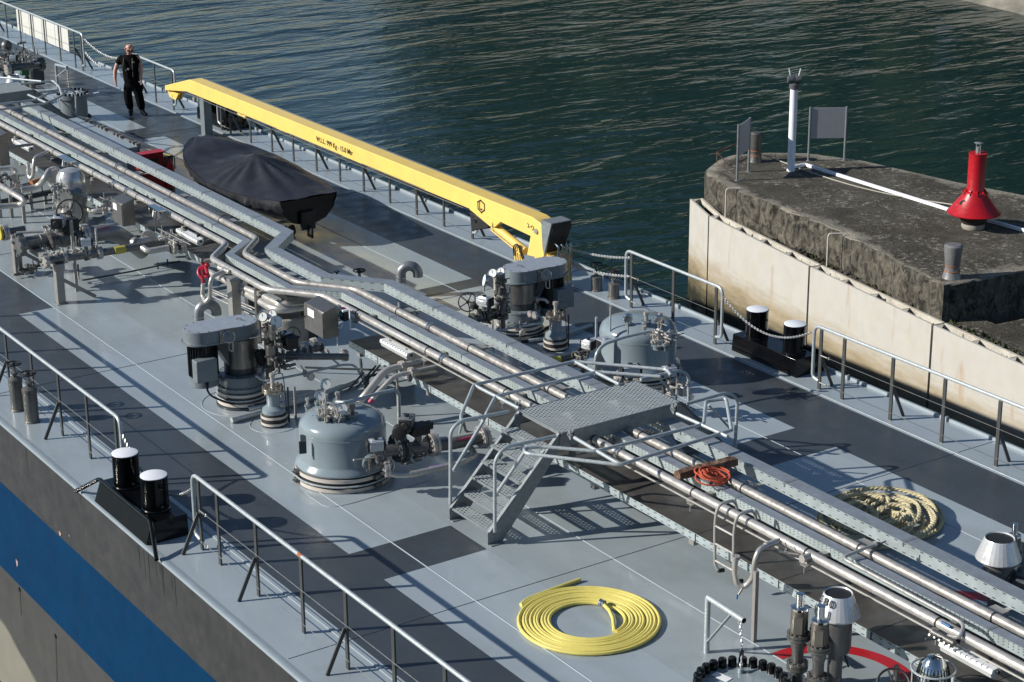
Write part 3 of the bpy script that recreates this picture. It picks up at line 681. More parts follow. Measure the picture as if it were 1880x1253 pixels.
# ------------------------------------------------------------------ white steel fender wall
def fender_mat():
    m = mat('fender_white_paint', (.5, .485, .44), .55, var=.05, scale=2.5, stain=(.5, .42, .3), stain_amt=.4, stain_scale=1.6)
    N, L, b = nodes(m); g = N.new('ShaderNodeNewGeometry'); sp = N.new('ShaderNodeSeparateXYZ'); L.new(g.outputs['Position'], sp.inputs[0])
    mp = N.new('ShaderNodeMapping'); L.new(g.outputs['Position'], mp.inputs[0]); mp.inputs['Scale'].default_value = (.5, .5, 3.2)
    n = N.new('ShaderNodeTexNoise'); n.inputs['Scale'].default_value = 1.6; n.inputs['Detail'].default_value = 8; n.inputs['Roughness'].default_value = .7; L.new(mp.outputs[0], n.inputs['Vector'])
    z = math_node(N, L, 'ADD', sp.outputs[2], math_node(N, L, 'MULTIPLY', math_node(N, L, 'SUBTRACT', n.outputs[0], .5), 1.1))
    mr = N.new('ShaderNodeMapRange'); L.new(z, mr.inputs[0]); mr.inputs['From Min'].default_value = WZ; mr.inputs['From Max'].default_value = WZ+1.6; 
    r = N.new('ShaderNodeValToRGB'); L.new(mr.outputs[0], r.inputs[0]); e = r.color_ramp.elements
    e[0].position = 0; e[0].color = (.02, .022, .012, 1); e[1].position = 1; e[1].color = (1, 1, 1, 1)
    for ps, cl in ((.2, (.05, .05, .025, 1)), (.42, (.26, .22, .14, 1)), (.68, (.7, .6, .44, 1))):
        x = e.new(ps); x.color = cl
    mu = N.new('ShaderNodeMixRGB'); mu.blend_type = 'MULTIPLY'; mu.inputs[0].default_value = 1
    src = b.inputs['Base Color'].links[0].from_socket; L.new(src, mu.inputs[1]); L.new(r.outputs[0], mu.inputs[2])
    # rust runs
    n2 = N.new('ShaderNodeTexNoise'); mp2 = N.new('ShaderNodeMapping'); L.new(g.outputs['Position'], mp2.inputs[0]); mp2.inputs['Scale'].default_value = (2.6, 2.6, .5); L.new(mp2.outputs[0], n2.inputs['Vector']); n2.inputs['Scale'].default_value = 1.3; n2.inputs['Detail'].default_value = 6
    r2 = N.new('ShaderNodeValToRGB'); L.new(n2.outputs[0], r2.inputs[0]); r2.color_ramp.elements[0].position = .6; r2.color_ramp.elements[1].position = .76
    r2.color_ramp.elements[1].color = (.7, .7, .7, 1)
    m3 = N.new('ShaderNodeMixRGB'); L.new(r2.outputs[0], m3.inputs[0]); L.new(mu.outputs[0], m3.inputs[1]); m3.inputs[2].default_value = (.4, .24, .12, 1)
    L.new(m3.outputs[0], b.inputs['Base Color']); return m
fwm = fender_mat()
fw = thing('fender_wall', 'tall white steel fender wall along the pier with black joints and a dirty waterline', 'wall', (pp[2].x, pp[2].y, WZ))
ends = [pp[0], pp[1], pp[2], pp[3], pp[4].lerp(pp[5], .6), pp[5]+(pp[5]-pp[4])*2]
frm = mat('fender_frame_paint', (.5, .47, .4), .6, var=.2, scale=5, stain=(.2, .12, .07), stain_amt=.6)
for i in range(len(ends)-1):
    p, q = ends[i], ends[i+1]; d = (q-p).normalized(); nrm = V((d.y, -d.x, 0)); nrm = nrm if nrm.y < 0 else -nrm; g_ = .035
    a_, b_ = p+d*g_, q-d*g_; nd = max(2, int((b_-a_).length/.4))
    M = MB()
    for z, off in ((WZ-.4, 0), (ZT, 0)):
        pass
    M.add([(a_.x, a_.y, WZ-.4), (b_.x, b_.y, WZ-.4), (b_.x, b_.y, ZT), (a_.x, a_.y, ZT), (a_.x-nrm.x*.05, a_.y-nrm.y*.05, WZ-.4), (b_.x-nrm.x*.05, b_.y-nrm.y*.05, WZ-.4), (b_.x-nrm.x*.05, b_.y-nrm.y*.05, ZT), (a_.x-nrm.x*.05, a_.y-nrm.y*.05, ZT)],
          [(0, 1, 2, 3), (5, 4, 7, 6), (3, 2, 6, 7), (1, 5, 6, 2), (4, 0, 3, 7)])
    pn = M.build('fender_panel', fwm, fw, flat=True)
    M = MB(); bk = -nrm*.3
    M.beam(a_+bk+V((0, 0, -.06)), b_+bk+V((0, 0, -.06)), .06, .12)
    k = 0; n_r = max(1, int((b_-a_).length/1.0))
    for k in range(n_r+1):
        c = a_.lerp(b_, k/n_r); M.beam(c-nrm*.05+V((0, 0, -.08)), c+bk*.95+V((0, 0, -.08)), .02, .14)
        if k < n_r:
            e_ = c.lerp(b_, .18/max(.2, (b_-c).length)); M.add([c-nrm*.06+V((0, 0, -.015)), c+bk*.9+V((0, 0, -.015)), e_-nrm*.06+V((0, 0, -.015))], [(0, 1, 2)])
    M.build('top_frame', frm, pn)
for p in ends[:-1]:
    M = MB(); d = V((0, .12, 0)); M.box((p.x, p.y+.12, (ZT+WZ)/2-.1), (.16, .1, ZT-WZ-.1)); M.build('joint_strip', black_matt, fw)
# ------------------------------------------------------------------ things on the pier
t0 = P(1452, 314, ZP); zt = TOP(t0.x, t0.y, 164)
t = thing('signal_mast', 'white steel post with a grey double lantern head on the pier', 'mast', t0)
r = 14/2/SC(t0)
M = MB(); M.lathe([(r*1.12, 0), (r*1.12, .03), (r, .05), (r, zt-ZP)], t0, 24); M.build('pole', white_paint, t)
lg = mat('lantern_grey', (.1, .1, .11), .4)
M = MB(); M.lathe([(r, 0), (r*1.3, .02), (r*1.3, .12), (r*.8, .16)], (t0.x, t0.y, zt), 18); M.build('neck', lg, t)
zc = zt+.24
for s in (-1, 1):
    M = MB(); a_ = V((t0.x, t0.y, zc)); dd = RIGHT.copy(); dd.z = 0; dd.normalize()
    M.lathe([(.0001, 0), (.09, 0), (.1, .05), (.09, .14), (.06, .15), (0.0001, .15)], a_+dd*s*.02, 16, axis=dd*s); M.build('lantern', lg, t)
    M = MB(); M.cyl(a_+dd*s*.1+V((0, 0, .08)), a_+dd*s*.14+V((0, 0, .26)), .014, seg=8); M.build('antenna', white_paint, t)
def sign(label, px_):
    (a, b_), (c, d_) = px_['base']; g0, g1 = P(a, b_, ZP), P(c, d_, ZP)
    t = thing('blank_sign', label, 'sign', g0, 'blank sign boards on the pier')
    z0, z1 = TOP(g0.x, g0.y, px_['top'][0]), TOP(g1.x, g1.y, px_['top'][1])
    for g, z in ((g0, z0), (g1, z1)):
        M = MB(); M.cyl(g, (g.x, g.y, z), .03, seg=10); M.lathe([(.06, 0), (.06, .015), (.0301, .02)], g, 12); M.build('post', galv, t)
    h = px_['h']; M = MB(); d = (g1-g0).normalized(); n_ = V((-d.y, d.x, 0)); z = (z0+z1)/2-.02
    c_ = (g0+g1)/2; M.beam((g0.x, g0.y, z-h/2), (g1.x, g1.y, z-h/2), .02, h); o = M.build('board', mat('sign_back_grey', (.42, .43, .45), .5, .3, var=.05), t, bev=.004)
    return t
sign('large blank grey sign board on two posts behind the white mast', {'base': ((1484, 296), (1550, 295)), 'top': (197, 196), 'h': .78})
sign('blank sign board seen nearly edge-on at the left end of the pier', {'base': ((1353, 332), (1374, 316)), 'top': (229, 216), 'h': .78})
def pier_bollard(label, u, v, vt, w1, w0, m_):
    g = P(u, v, ZP); z = TOP(g.x, g.y, vt)-ZP; s = SC(g); r0, r1 = w0/2/s, w1/2/s
    t = thing('mooring_post', label, 'bollard', g, 'mooring posts on the pier')
    M = MB(); M.lathe([(r0*1.25, 0), (r0*1.2, .03), (r0, z*.2), (r0*.92, z*.36), (r0, z*.42), (r1, z*.9), (r1, z*.96), (r1*.8, z), (.0001, z+.005)], g, 26); M.build('post', m_, t)
    M = MB(); M.torus(g+V((0, 0, z*.22)), r0*1.02, .012, seg=24, ts=6); M.torus(g+V((0, 0, z*.38)), r0*.95, .01, seg=24, ts=6); M.build('rust_band', mat('rust', (.35, .12, .05), .8), t)
    return g, z
pm = mat('worn_post_steel', (.25, .255, .255), .42, .4, var=.25, scale=10, stain=(.16, .13, .1), stain_amt=.4, stain_scale=5)
pier_bollard('worn steel mooring post near the front corner of the pier, right of the fender joint', 1747, 510, 449, 34, 28, pm)
mg, mz = pier_bollard('dark mooring post behind the edge-on sign with a rope tied round it', 1387, 297, 243, 22, 20, steel_dark)
# buoy
bg_ = P(1786, 419, ZP); s = SC(bg_); zz_ = lambda v: TOP(bg_.x, bg_.y, v)
t = thing('red_buoy', 'bright red conical buoy with a tall tube top standing on the pier', 'buoy', bg_)
zb, zc_, z1_, z2_ = zz_(390), zz_(352), zz_(281), zz_(263); R1 = 98/2/s; r_ = 32/2/s
M = MB(); M.lathe([(.0001, zb-.02), (R1*.35, zb-.03), (R1*.98, zb-.01), (R1, zb+.01), (R1*.96, zb+.03), (r_*1.35, zc_-.04), (r_*1.3, zc_), (r_*1.05, zc_+.03), (r_, zc_+.05), (r_, z1_-.02), (r_*1.05, z1_-.015), (r_*1.05, z1_), (.0001, z1_+.01)], (bg_.x, bg_.y, 0), 40); M.build('float_body', red_paint, t, ang=30)
M = MB()
for k in range(10):
    an = k*.628; M.beam((bg_.x+math.cos(an)*r_*1.0, bg_.y+math.sin(an)*r_*1.0, zc_+.06), (bg_.x+math.cos(an)*r_*1.42, bg_.y+math.sin(an)*r_*1.42, zc_-.04), .012, .035)
M.build('stiffener', red_paint, t)
M = MB(); M.lathe([(R1*.42, ZP+.12), (R1*.52, ZP+.2), (R1*.5, zb-.01)], (bg_.x, bg_.y, 0), 24); M.build('sinker', mat('buoy_black_base', (.02, .018, .015), .7, stain=(.12, .06, .03), stain_amt=.6), t)
M = MB(); M.lathe([(R1*.4, ZP), (R1*.44, ZP+.05), (R1*.42, ZP+.12)], (bg_.x, bg_.y, 0), 20); M.build('base_block', mat('pallet_grey', (.3, .28, .24), .8), t)
M = MB(); hh = z2_-z1_
for a_ in (-1, 1): M.cyl((bg_.x+a_*.06, bg_.y, z1_), (bg_.x+a_*.06, bg_.y, z2_), .012, seg=6)
M.box((bg_.x, bg_.y, z2_), (.17, .1, .02)); M.lathe([(.05, z1_), (.05, z1_+hh*.6)], (bg_.x, bg_.y, 0), 12); M.build('lamp_bracket', galv, t)
M = MB(); kp = V((bg_.x, bg_.y, zz_(377)))-ray(1766, 377).normalized()*R1*.9; 
for k in range(6): M.torus(PY(1766+rg.uniform(-4, 4), 376+rg.uniform(-4, 4), bg_.y-R1*.62), .05, .014, (rg.gauss(0, 1), rg.gauss(0, 1), rg.gauss(0, 1)), 12, 5)
M.build('tied_knot', mat('grey_rope', (.08, .07, .065), .9), t)
# white steel channel lying along the pier, rope, hooks
cA, cB, cC, cD = P(1455, 311, ZP), P(1478, 306, ZP), P(1748, 391, ZP), P(1905, 434, ZP)
M = MB()
for p, q in ((cA, cB), (cB, cC+(cD-cB)*.0), (cC, cD)): M.beam(p+V((0, 0, .05)), q+V((0, 0, .05)), .065, .08)
tag(M.build('cable_channel', white_paint, bev=.01), 'long white steel channel lying across the pier top from the mast past the buoy', 'cable channel')
M = MB(); q = []
for k in range(20):
    t_ = k/19; u = 1398+(1757-1398)*t_; v = 283+(377-283)*t_ + 14*math.sin(math.pi*t_); z = ZP+.02
    q.append(P(u, v, z if .05 < t_ < .9 else z+.2*(.05-min(t_, .05))/.05+(.55*(t_-.9)/.1 if t_ > .9 else 0)))
M.tube(q, .014, 6); tag(M.build('thin_rope', mat('grey_white_rope', (.4, .38, .33), .9)), 'thin pale rope lying slack over the pier between mooring post and red buoy', 'rope')
for (u, v, lb) in ((1339, 346, 'white bent pipe hook over the pier edge below the edge-on sign'), (1527, 429, 'white bent pipe hook over the pier edge left of the moss patch')):
    a_ = P(u, v, ZP+.04); M = MB(); off = V((-.05, -.12, 0)); M.tube(fil([a_+V((.15, .2, 0)), a_+off*.6, a_+off*.6+V((0, 0, -.75))], .08), .02, 8)
    tag(M.build('edge_pipe', mat('pale_pipe', (.5, .48, .42), .6)), lb, 'pipe', 'bent pipes over the pier edge')
M = MB(); a_, b_ = P(1316, 300, ZP), P(1355, 283, ZP)
zr = .28; M.tube([a_, a_+V((0, 0, zr)), b_+V((0, 0, zr)), b_], .015, 6); M.tube([a_+V((0, 0, zr)), a_+V((.35, .1, 0))], .012, 6)
tag(M.build('rusty_bracket', mat('rust_dark', (.12, .055, .03), .85)), 'low rusty steel frame at the left tip of the pier', 'frame')
# ------------------------------------------------------------------ central pipe rack
ZR = 1.1
def sweep(pts, y0, y1, z0, z1, M=None):
    """rectangular channel swept along a plan polyline with mitred corners; offsets y0..y1 from the line"""
    M = M or MB(); pts = [V((a, b, 0)) for a, b in pts]; n = len(pts); base = len(M.v); vs_ = []
    for i, p in enumerate(pts):
        a = (pts[i]-pts[i-1]).normalized() if i else (pts[1]-pts[0]).normalized(); b = (pts[i+1]-pts[i]).normalized() if i < n-1 else a
        na, nb = V((-a.y, a.x, 0)), V((-b.y, b.x, 0)); mn = (na+nb).normalized(); k = 1/max(.3, mn.dot(na))
        for y, z in ((y0, z0), (y1, z0), (y1, z1), (y0, z1)): vs_.append(p+mn*y*k+V((0, 0, z)))
    fs_ = [(0, 3, 2, 1), tuple((n-1)*4+j for j in (0, 1, 2, 3))]
    for i in range(n-1):
        for j in range(4): fs_.append((i*4+j, i*4+(j+1) % 4, (i+1)*4+(j+1) % 4, (i+1)*4+j))
    return M.add(vs_, [tuple(reversed(f)) for f in fs_])
XL, XRt = -31, 9.5
def path(y, xa, xb, xc, xd, dj=-.61): return [(XL, y), (xa, y), (xb, y+dj), (xc, y+dj), (xd, y), (XRt, y)]
pth_m = path(-.16, -10.43, -9.87, -7.7, -7.0); pth_f = path(.665, -10.5, -9.8, -7.88, -7.0, -.68)
def tray(name, label, pth, wd, h, sm):
    t = thing(name, label, 'cable tray', (pth[3][0], pth[3][1], 0), 'cable trays of the pipe rack')
    sweep(pth, -wd/2, -wd/2+.004, ZR-h, ZR-.004).build('side_panel', sm, t, flat=True)
    sweep(pth, wd/2-.004, wd/2, ZR-h, ZR-.004).build('side_panel', sm, t, flat=True)
    sweep(pth, -wd/2+.004, wd/2-.004, ZR-h, ZR-h+.004).build('bottom_plate', galv, t, flat=True)
    sweep(pth, -wd/2-.004, wd/2+.004, ZR-.004, ZR).build('cover', tray_top, t, flat=True)
    M = MB(); x = XL+.7
    while x < XRt:
        if not (-10.8 < x < -6.8): M.box((x, pth[0][1], ZR+.001), (.05, wd+.012, .006)); M.box((x, pth[0][1]-wd/2-.004, ZR-.03), (.02, .01, .05))
        x += 2.07
    M.each('joint_clip', galv, t); return t
tray('cable_tray', 'narrow covered cable tray with dotted sides between the two long pipes', pth_m, .13, .125, tray_mid_m)
tray('cable_tray', 'wider covered cable tray with slotted sides on the far side of the pipe rack', pth_f, .205, .155, tray_far_m)
def collars(M, pth, r, xs_, z=ZR):
    for x in xs_: M.lathe([(r*1.0, -.012), (r*1.07, -.012), (r*1.07, .012), (r*1.0, .012)], (x, pth, z), 18, axis=(1, 0, 0))
p1 = fil([(a, b, ZR) for a, b in path(-.545, -10.42, -9.78, -7.78, -6.95, -.6)], .16, 5)
t = thing('long_deck_pipe', 'long satin stainless pipe on the near side of the pipe rack', 'pipe', (-5, -.545, 0), 'long pipes of the rack')
M = MB(); M.tube(p1, .057, 16); M.build('pipe', steel, t)
M = MB(); collars(M, -.545, .057, [x*2.07+.35 for x in range(-15, -5)]+[x*2.07+.35 for x in range(-3, 5)]); M.each('pipe_clamp', black_matt, t)
M = MB()
for x in (-15.2, -14.6, -3.35, .9): M.lathe([(.055, -.03), (.085, -.03), (.085, -.006), (.078, 0), (.085, .006), (.085, .03), (.055, .03)], (x, -.545, ZR), 18, axis=(1, 0, 0))
M.each('clamp_ring', steel_brt, t)
p2 = fil([(a, b, ZR) for a, b in path(.03, -10.4, -9.72, -7.78, -6.95, -.6)], .16, 5)
t = thing('long_deck_pipe', 'long mottled stainless pipe running between the two cable trays', 'pipe', (-5, .03, 0), 'long pipes of the rack')
M = MB(); M.tube(p2, .055, 16); M.build('pipe', steel_mott, t)
M = MB(); collars(M, .03, .055, [x*2.07+.6 for x in range(-15, -5)]+[x*2.07+.6 for x in range(-3, 5)]); M.each('pipe_clamp', black_matt, t)
M = MB()
for x in (-16.4, -4.65): M.lathe([(.055, -.03), (.085, -.03), (.085, -.006), (.078, 0), (.085, .006), (.085, .03), (.055, .03)], (x, .03, ZR), 18, axis=(1, 0, 0))
M.each('clamp_ring', steel_brt, t)
# secondary runs below the long pipes
t = thing('conduit_run', 'slim pale conduit clipped just below the near long pipe', 'pipe', (0, -.6, 1.0), 'secondary runs below the rack')
M = MB(); M.tube([(-6.6, -.615, 1.02), (XRt, -.615, 1.02)], .014, 8); M.build('conduit', leg_paint, t)
t = thing('conduit_run', 'flat beige cable ladder hidden under the narrow cable tray', 'cable tray', (0, -.16, .85), 'secondary runs below the rack')
M = MB(); sweep([(a, b) for a, b in pth_m], -.075, .06, .84, .95, M); M.build('ladder_box', mat('ladder_beige_grey', (.13, .12, .105), .55, var=.35, scale=18), t, flat=True)
t = thing('conduit_run', 'dark grey pipe lying low under the far side of the rack, left of the kink', 'pipe', (-15, .3, .6), 'secondary runs below the rack')
M = MB(); M.tube(fil([(XL, .3, .7), (-11.4, .3, .7), (-10.7, -.3, .7), (-8, -.3, .7)], .2), .07, 12); M.build('pipe', pump_paint, t)
t = thing('conduit_run', 'slim stainless pipe lying below the mottled long pipe', 'pipe', (-2, .12, .9), 'secondary runs below the rack')
M = MB(); M.tube([(-6.6, .125, .92), (XRt, .125, .92)], .02, 8); M.build('pipe', steel_dark, t)
# low walkway with slotted edge
def walkway(label, xa, xb):
    t = thing('walkway_plate', label, 'walkway', (xa, -.3, 0), 'low walkway plates under the rack')
    M = MB(); M.box2((xa, -.562, .566), (xb, .1, .574)); M.build('floor_plate', floor_plate, t)
    M = MB(); M.box2((xa, -.568, .476), (xb, -.563, .582)); M.build('edge_strip', tray_low_m, t, flat=True)
    M = MB(); x = xa+.9
    while x < xb: M.box((x, -.25, .57+.003), (.012, .6, .004)); M.box((x, -.57, .53), (.012, .008, .1)); x += 1.55
    M.each('joint', black_matt, t)
    return t
walkway('dark low walkway plate with slotted edge running from the stair bridge to the bottom right', P(640, 626, .58).x, XRt)
walkway('dark low walkway plate at the far left, ending at the red valve', -30, P(368, 485, .58).x)
# supports: beam with stool and legs
x3 = [P(1365, 893, .98).x, P(1557, 1010, .98).x, P(1812, 1130, .98).x]
sp_ = 2.07; sx = [x3[0]+sp_*k for k in range(-16, 4)]
for i, x in enumerate(sx):
    if -10.9 < x < -7.0: dy = -.6
    else: dy = 0
    t = thing('rack_support', 'beige steel support stool with a cross beam carrying the pipe rack', 'support', (x, .1+dy, 0), 'supports under the pipe rack')
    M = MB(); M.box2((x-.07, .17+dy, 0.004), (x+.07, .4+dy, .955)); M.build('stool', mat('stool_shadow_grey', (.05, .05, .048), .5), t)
    M = MB(); M.box2((x-.1, .13+dy, .955), (x+.1, .44+dy, .985)); M.build('top_plate', leg_paint, t)
    M = MB(); M.box2((x-.04, -.62+dy, .985), (x+.04, .13+dy, 1.03)); M.box2((x-.03, .44+dy, .93), (x+.03, .78+dy, .944)); M.build('pipe_bearer', leg_paint, t)
    if not (-11.2 < x < -7.2):
        M = MB(); M.box2((x-.05, -.56, .40), (x+.05, .16, .474)); M.build('floor_beam', leg_paint, t)
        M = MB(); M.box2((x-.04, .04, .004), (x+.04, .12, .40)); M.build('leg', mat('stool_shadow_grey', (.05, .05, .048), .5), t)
    M = MB(); M.box((x+.08, -.64+dy, 1.0), (.1, .06, .01)); M.cyl((x+.13, -.69+dy, 1.0), (x+.13, -.69+dy, .93), .008, seg=6); M.build('pipe_hook', leg_paint, t)
# thin pipes on the rack
M = MB(); a_ = P(1545, 1024, 1.16); 
b_ = P(1771, 1147, 1.18); pts = [P(1612, 1000, 1.2), P(1590, 1006, 1.2), a_, P(1771, 1146, 1.18), P(1762, 1172, 1.14), P(1740, 1168, 1.1)]
M.tube(fil(pts, .1), .021, 10); M.tube([P(1690, 1118, 1.1), P(1765, 1160, 1.1), P(1900, 1240, 1.1)], .024, 10)
t = thing('thin_rack_pipe', 'thin bright pipe on the narrow cable tray at the lower right', 'pipe', a_); M.build('pipe', steel, t)
M = MB(); c_ = P(1609, 1001, 1.2)
for k in range(3): M.cyl(c_+V((0, .02*k, 0)), c_+V((.01, .02*k+.015, 0)), .035-.004*k, seg=12)
M.cyl(c_, c_+V((.05, .1, .04)), .012, seg=6); M.build('valve', steel_dark, t)
M = MB(); M.cyl(P(1729, 1143, 1.16), P(1745, 1152, 1.16), .016, seg=10); M.build('blue_marker', blue_tag, t)
c_ = P(1745, 1178, 1.12); M = MB(); M.cyl(c_-V((.25, .0, 0)), c_+V((.06, 0, 0)), .035, seg=12); M.cyl(c_+V((-.08, 0, 0)), c_+V((-.16, -.2, .02)), .015, seg=8)
for k in range(5): M.cyl(c_+V((-.2+.07*k, -.05, -.01)), c_+V((-.19+.07*k, -.12, .03)), .014, seg=6)
M.build('valve', steel_dark, t)
# side branch with a plug on the near pipe
t = thing('pipe_stub', 'short capped side stub with a small drain tap on the near long pipe', 'pipe fitting', P(1478, 1025, 1.1))
g_ = V((P(1478, 1025, 1.1).x, -.545, ZR)); M = MB(); M.cyl(g_, g_+V((0, -.14, -.0)), .045, seg=14); M.cyl(g_+V((0, -.14, 0)), g_+V((0, -.16, 0)), .05, seg=14); M.build('stub', steel, t)
M = MB(); q = g_+V((-.1, -.1, 0)); M.cyl(q, q+V((-.12, -.06, -.01)), .02, seg=8); M.cyl(q+V((-.12, -.06, -.01)), q+V((-.24, -.1, -.03)), .014, seg=6); M.sphere(q+V((-.15, -.07, .03)), .024, 8); M.cyl(q+V((-.15, -.07, .03)), q+V((-.2, -.05, .09)), .008, seg=6); M.build('drain_tap', steel_dark, t)

# ------------------------------------------------------------------ lights under the pipe
def tube_light(label, a, b_, z, side=-1):
    p, q = P(a[0], a[1], z), P(b_[0], b_[1], z); q.y = p.y; d = (q-p).normalized()
    t = thing('strip_light', label, 'light', p, 'sealed strip lights along the rack')
    n_ = V((0, side, 0)); L_ = (q-p).length
    M = MB(); prof = [(-.07, -.0), (.07, 0), (.06, .05), (-.06, .05)]
    vs_ = [V((p.x, p.y+y, z+zz)) for y, zz in prof]+[V((q.x, p.y+y, z+zz)) for y, zz in prof]
    M.add(vs_, [(0, 1, 2, 3), (7, 6, 5, 4), (4, 5, 1, 0), (5, 6, 2, 1), (6, 7, 3, 2), (7, 4, 0, 3)]); M.build('housing', lamp_w, t, bev=.006)
    M = MB(); k = 0
    while k*.075 < L_-.1: M.box((p.x+.07+k*.075, p.y-.058, z+.045), (.03, .03, .022)); M.box((p.x+.07+k*.075, p.y+.058, z+.045), (.03, .03, .022)); k += 1
    M.build('cover_clips', white_paint, t)
    M = MB(); prof = [(-.065, 0), (-.05, -.05), (0, -.075), (.05, -.05), (.065, 0)]
    n = len(prof); M.v = [V((x, p.y+y, z+zz-.002)) for x in (p.x+.02, q.x-.02) for y, zz in prof]; M.f = [(k, k+1, n+k+1, n+k) for k in range(n-1)]+[tuple(reversed(range(n))), tuple(range(n, 2*n))]
    M.build('diffuser', glass_m, t)
    M = MB(); M.box((p.x+L_*.2, p.y+.05, z+.07), (.03, .06, .06)); M.box((p.x+L_*.8, p.y+.05, z+.07), (.03, .06, .06)); M.cyl((q.x, p.y, z+.02), (q.x+.03, p.y, z+.02), .022, seg=10); M.build('bracket', black_matt, t)
tube_light('white strip light on the near pipe, right of the tall steel cabinet', (704, 627), (750, 655), .93)
tube_light('white strip light on the near pipe above the manifold, left of the pipe kink', (329, 424), (364, 446), .93)
tube_light('white strip light on the near pipe at the far left edge', (27, 258), (56, 275), .93)
tube_light('white strip light on the near pipe at the bottom right corner', (1731, 1183), (1820, 1240), .93)
tube_light('white strip light just beyond the wide tray, below the far pump valves', (853, 594), (900, 614), .95)
tube_light('white strip light just beyond the wide tray, beside the covered boat', (392, 363), (425, 377), .95)
tube_light('white strip light beyond the wide tray in front of the far bolted hatch', (76, 205), (100, 216), .95)

# ------------------------------------------------------------------ steel boxes, gauges
def px_box(name, label, bl, br, rr, zb, vt, cat='cabinet', gable=.07, parts=True, m_=None, legs=True):
    a, b_, c = P(*bl, zb), P(*br, zb), P(*rr, zb); dx = b_.x-a.x; dy = c.y-b_.y
    cx, cy = (a.x+b_.x)/2, b_.y+dy/2; zt_ = TOP(b_.x, b_.y, vt)
    t = thing(name, label, cat, (cx, cy, 0)); M = MB(); y0, y1 = b_.y, b_.y+dy; x0, x1 = a.x, b_.x
    # roof sloping towards the back
    M.add([(x0, y0, zb), (x1, y0, zb), (x1, y1, zb), (x0, y1, zb), (x0, y0, zt_), (x1, y0, zt_), (x1, y1, zt_+gable), (x0, y1, zt_+gable)], [(3, 2, 1, 0), (4, 5, 6, 7), (0, 1, 5, 4), (1, 2, 6, 5), (2, 3, 7, 6), (3, 0, 4, 7)])
    body = M.build('cabinet_body', m_ or steel_box, t, bev=.008)
    M = MB(); M.box2((x0+.012, y0-.014, zb+.012), (x1-.012, y0-.002, zt_-.012)); d = M.build('door', m_ or steel_box, t, bev=.004)
    M = MB(); M.cyl((x0+.04, y0-.014, (zb+zt_)/2), (x0+.04, y0-.035, (zb+zt_)/2), .012, seg=10); M.build('lock', black_matt, d)
    M = MB(); M.box2((x0+dx*.22, y0-.018, zb+(zt_-zb)*.62), (x0+dx*.55, y0-.0145, zb+(zt_-zb)*.9)); M.build('notice_card', card_w, d)
    if legs:
        M = MB(); M.beam((cx, y1, (zb+zt_)/2), (cx, -.55 if y1 < -.6 else y1+.2, (zb+zt_)/2), .05, .05); M.build('mounting_arm', leg_paint, t)
    return t, (x0, x1, y0, y1, zb, zt_)
px_box('steel_cabinet', 'tall brushed steel cabinet with a white card beside the near pump valves', (565, 603), (595.7, 624), (619, 616), .78, 575)
px_box('steel_cabinet', 'brushed steel cabinet with a white and red card beside the filter vessel', (205.5, 406), (227, 417), (249.5, 413), .75, 376)
px_box('steel_cabinet', 'brushed steel cabinet cut off by the left edge of the photo', (-14, 298), (2, 306), (17, 302), .75, 252)
def gauge(par, c, r, nrm, name='gauge', dm=None):
    c = V(c); n_ = V(nrm).normalized(); M = MB(); M.lathe([(r*.9, -.045), (r, -.04), (r, .005), (r*.93, .008), (r*.9, .0)], c, 24, axis=n_); g = M.build(name, steel_brt, par)
    M = MB(); M.lathe([(r*.9, .001), (.0001, .0012)], c, 24, axis=n_); M.build('dial', dm or dial_w, g)
    M = MB(); u = n_.cross(V((0, 0, 1))).normalized(); w_ = u.cross(n_); M.beam(c+n_*.004, c+n_*.004+(u*.3+w_).normalized()*r*.65, r*.07, .002, up=n_)
    M.build('needle', black_matt, g); return g
cams = -_fw
t = thing('gauge_bracket', 'pair of small dials under a bright bracket between steel cabinet and strip light', 'gauge', P(283, 387, 1.15), 'twin gauge brackets on the near pipe')
a_ = P(283, 380, 1.2); M = MB(); M.box(a_+V((.1, 0, 0)), (.5, .14, .02)); M.box(a_+V((-.1, -.06, -.09)), (.02, .02, .18)); M.box(a_+V((.3, -.06, -.09)), (.02, .02, .18)); M.build('bracket', steel_brt, t)
gauge(t, P(281, 392, 1.1), .075, (-.3, -1, .25)); gauge(t, P(291, 396, 1.08), .075, (-.3, -1, .25))
M = MB()
for u in (284, 291): M.tube([P(u, 400, 1.0), P(u+2, 425, .72), P(u+8, 432, .62)], .008, 6)
M.build('impulse_line', wire_m, t)
t = thing('gauge_bracket', 'pair of small dials under a bright bracket beside the domed filter vessel lid', 'gauge', P(119, 295, 1.15), 'twin gauge brackets on the near pipe')
a_ = P(121, 291, 1.2); M = MB(); M.box(a_+V((.05, 0, 0)), (.6, .16, .02)); M.box(a_+V((.3, -.05, -.09)), (.02, .1, .18)); M.build('bracket', steel_brt, t)
gauge(t, P(115, 300, 1.1), .08, (-.3, -1, .25)); gauge(t, P(126, 303, 1.08), .06, (-.3, -1, .25))
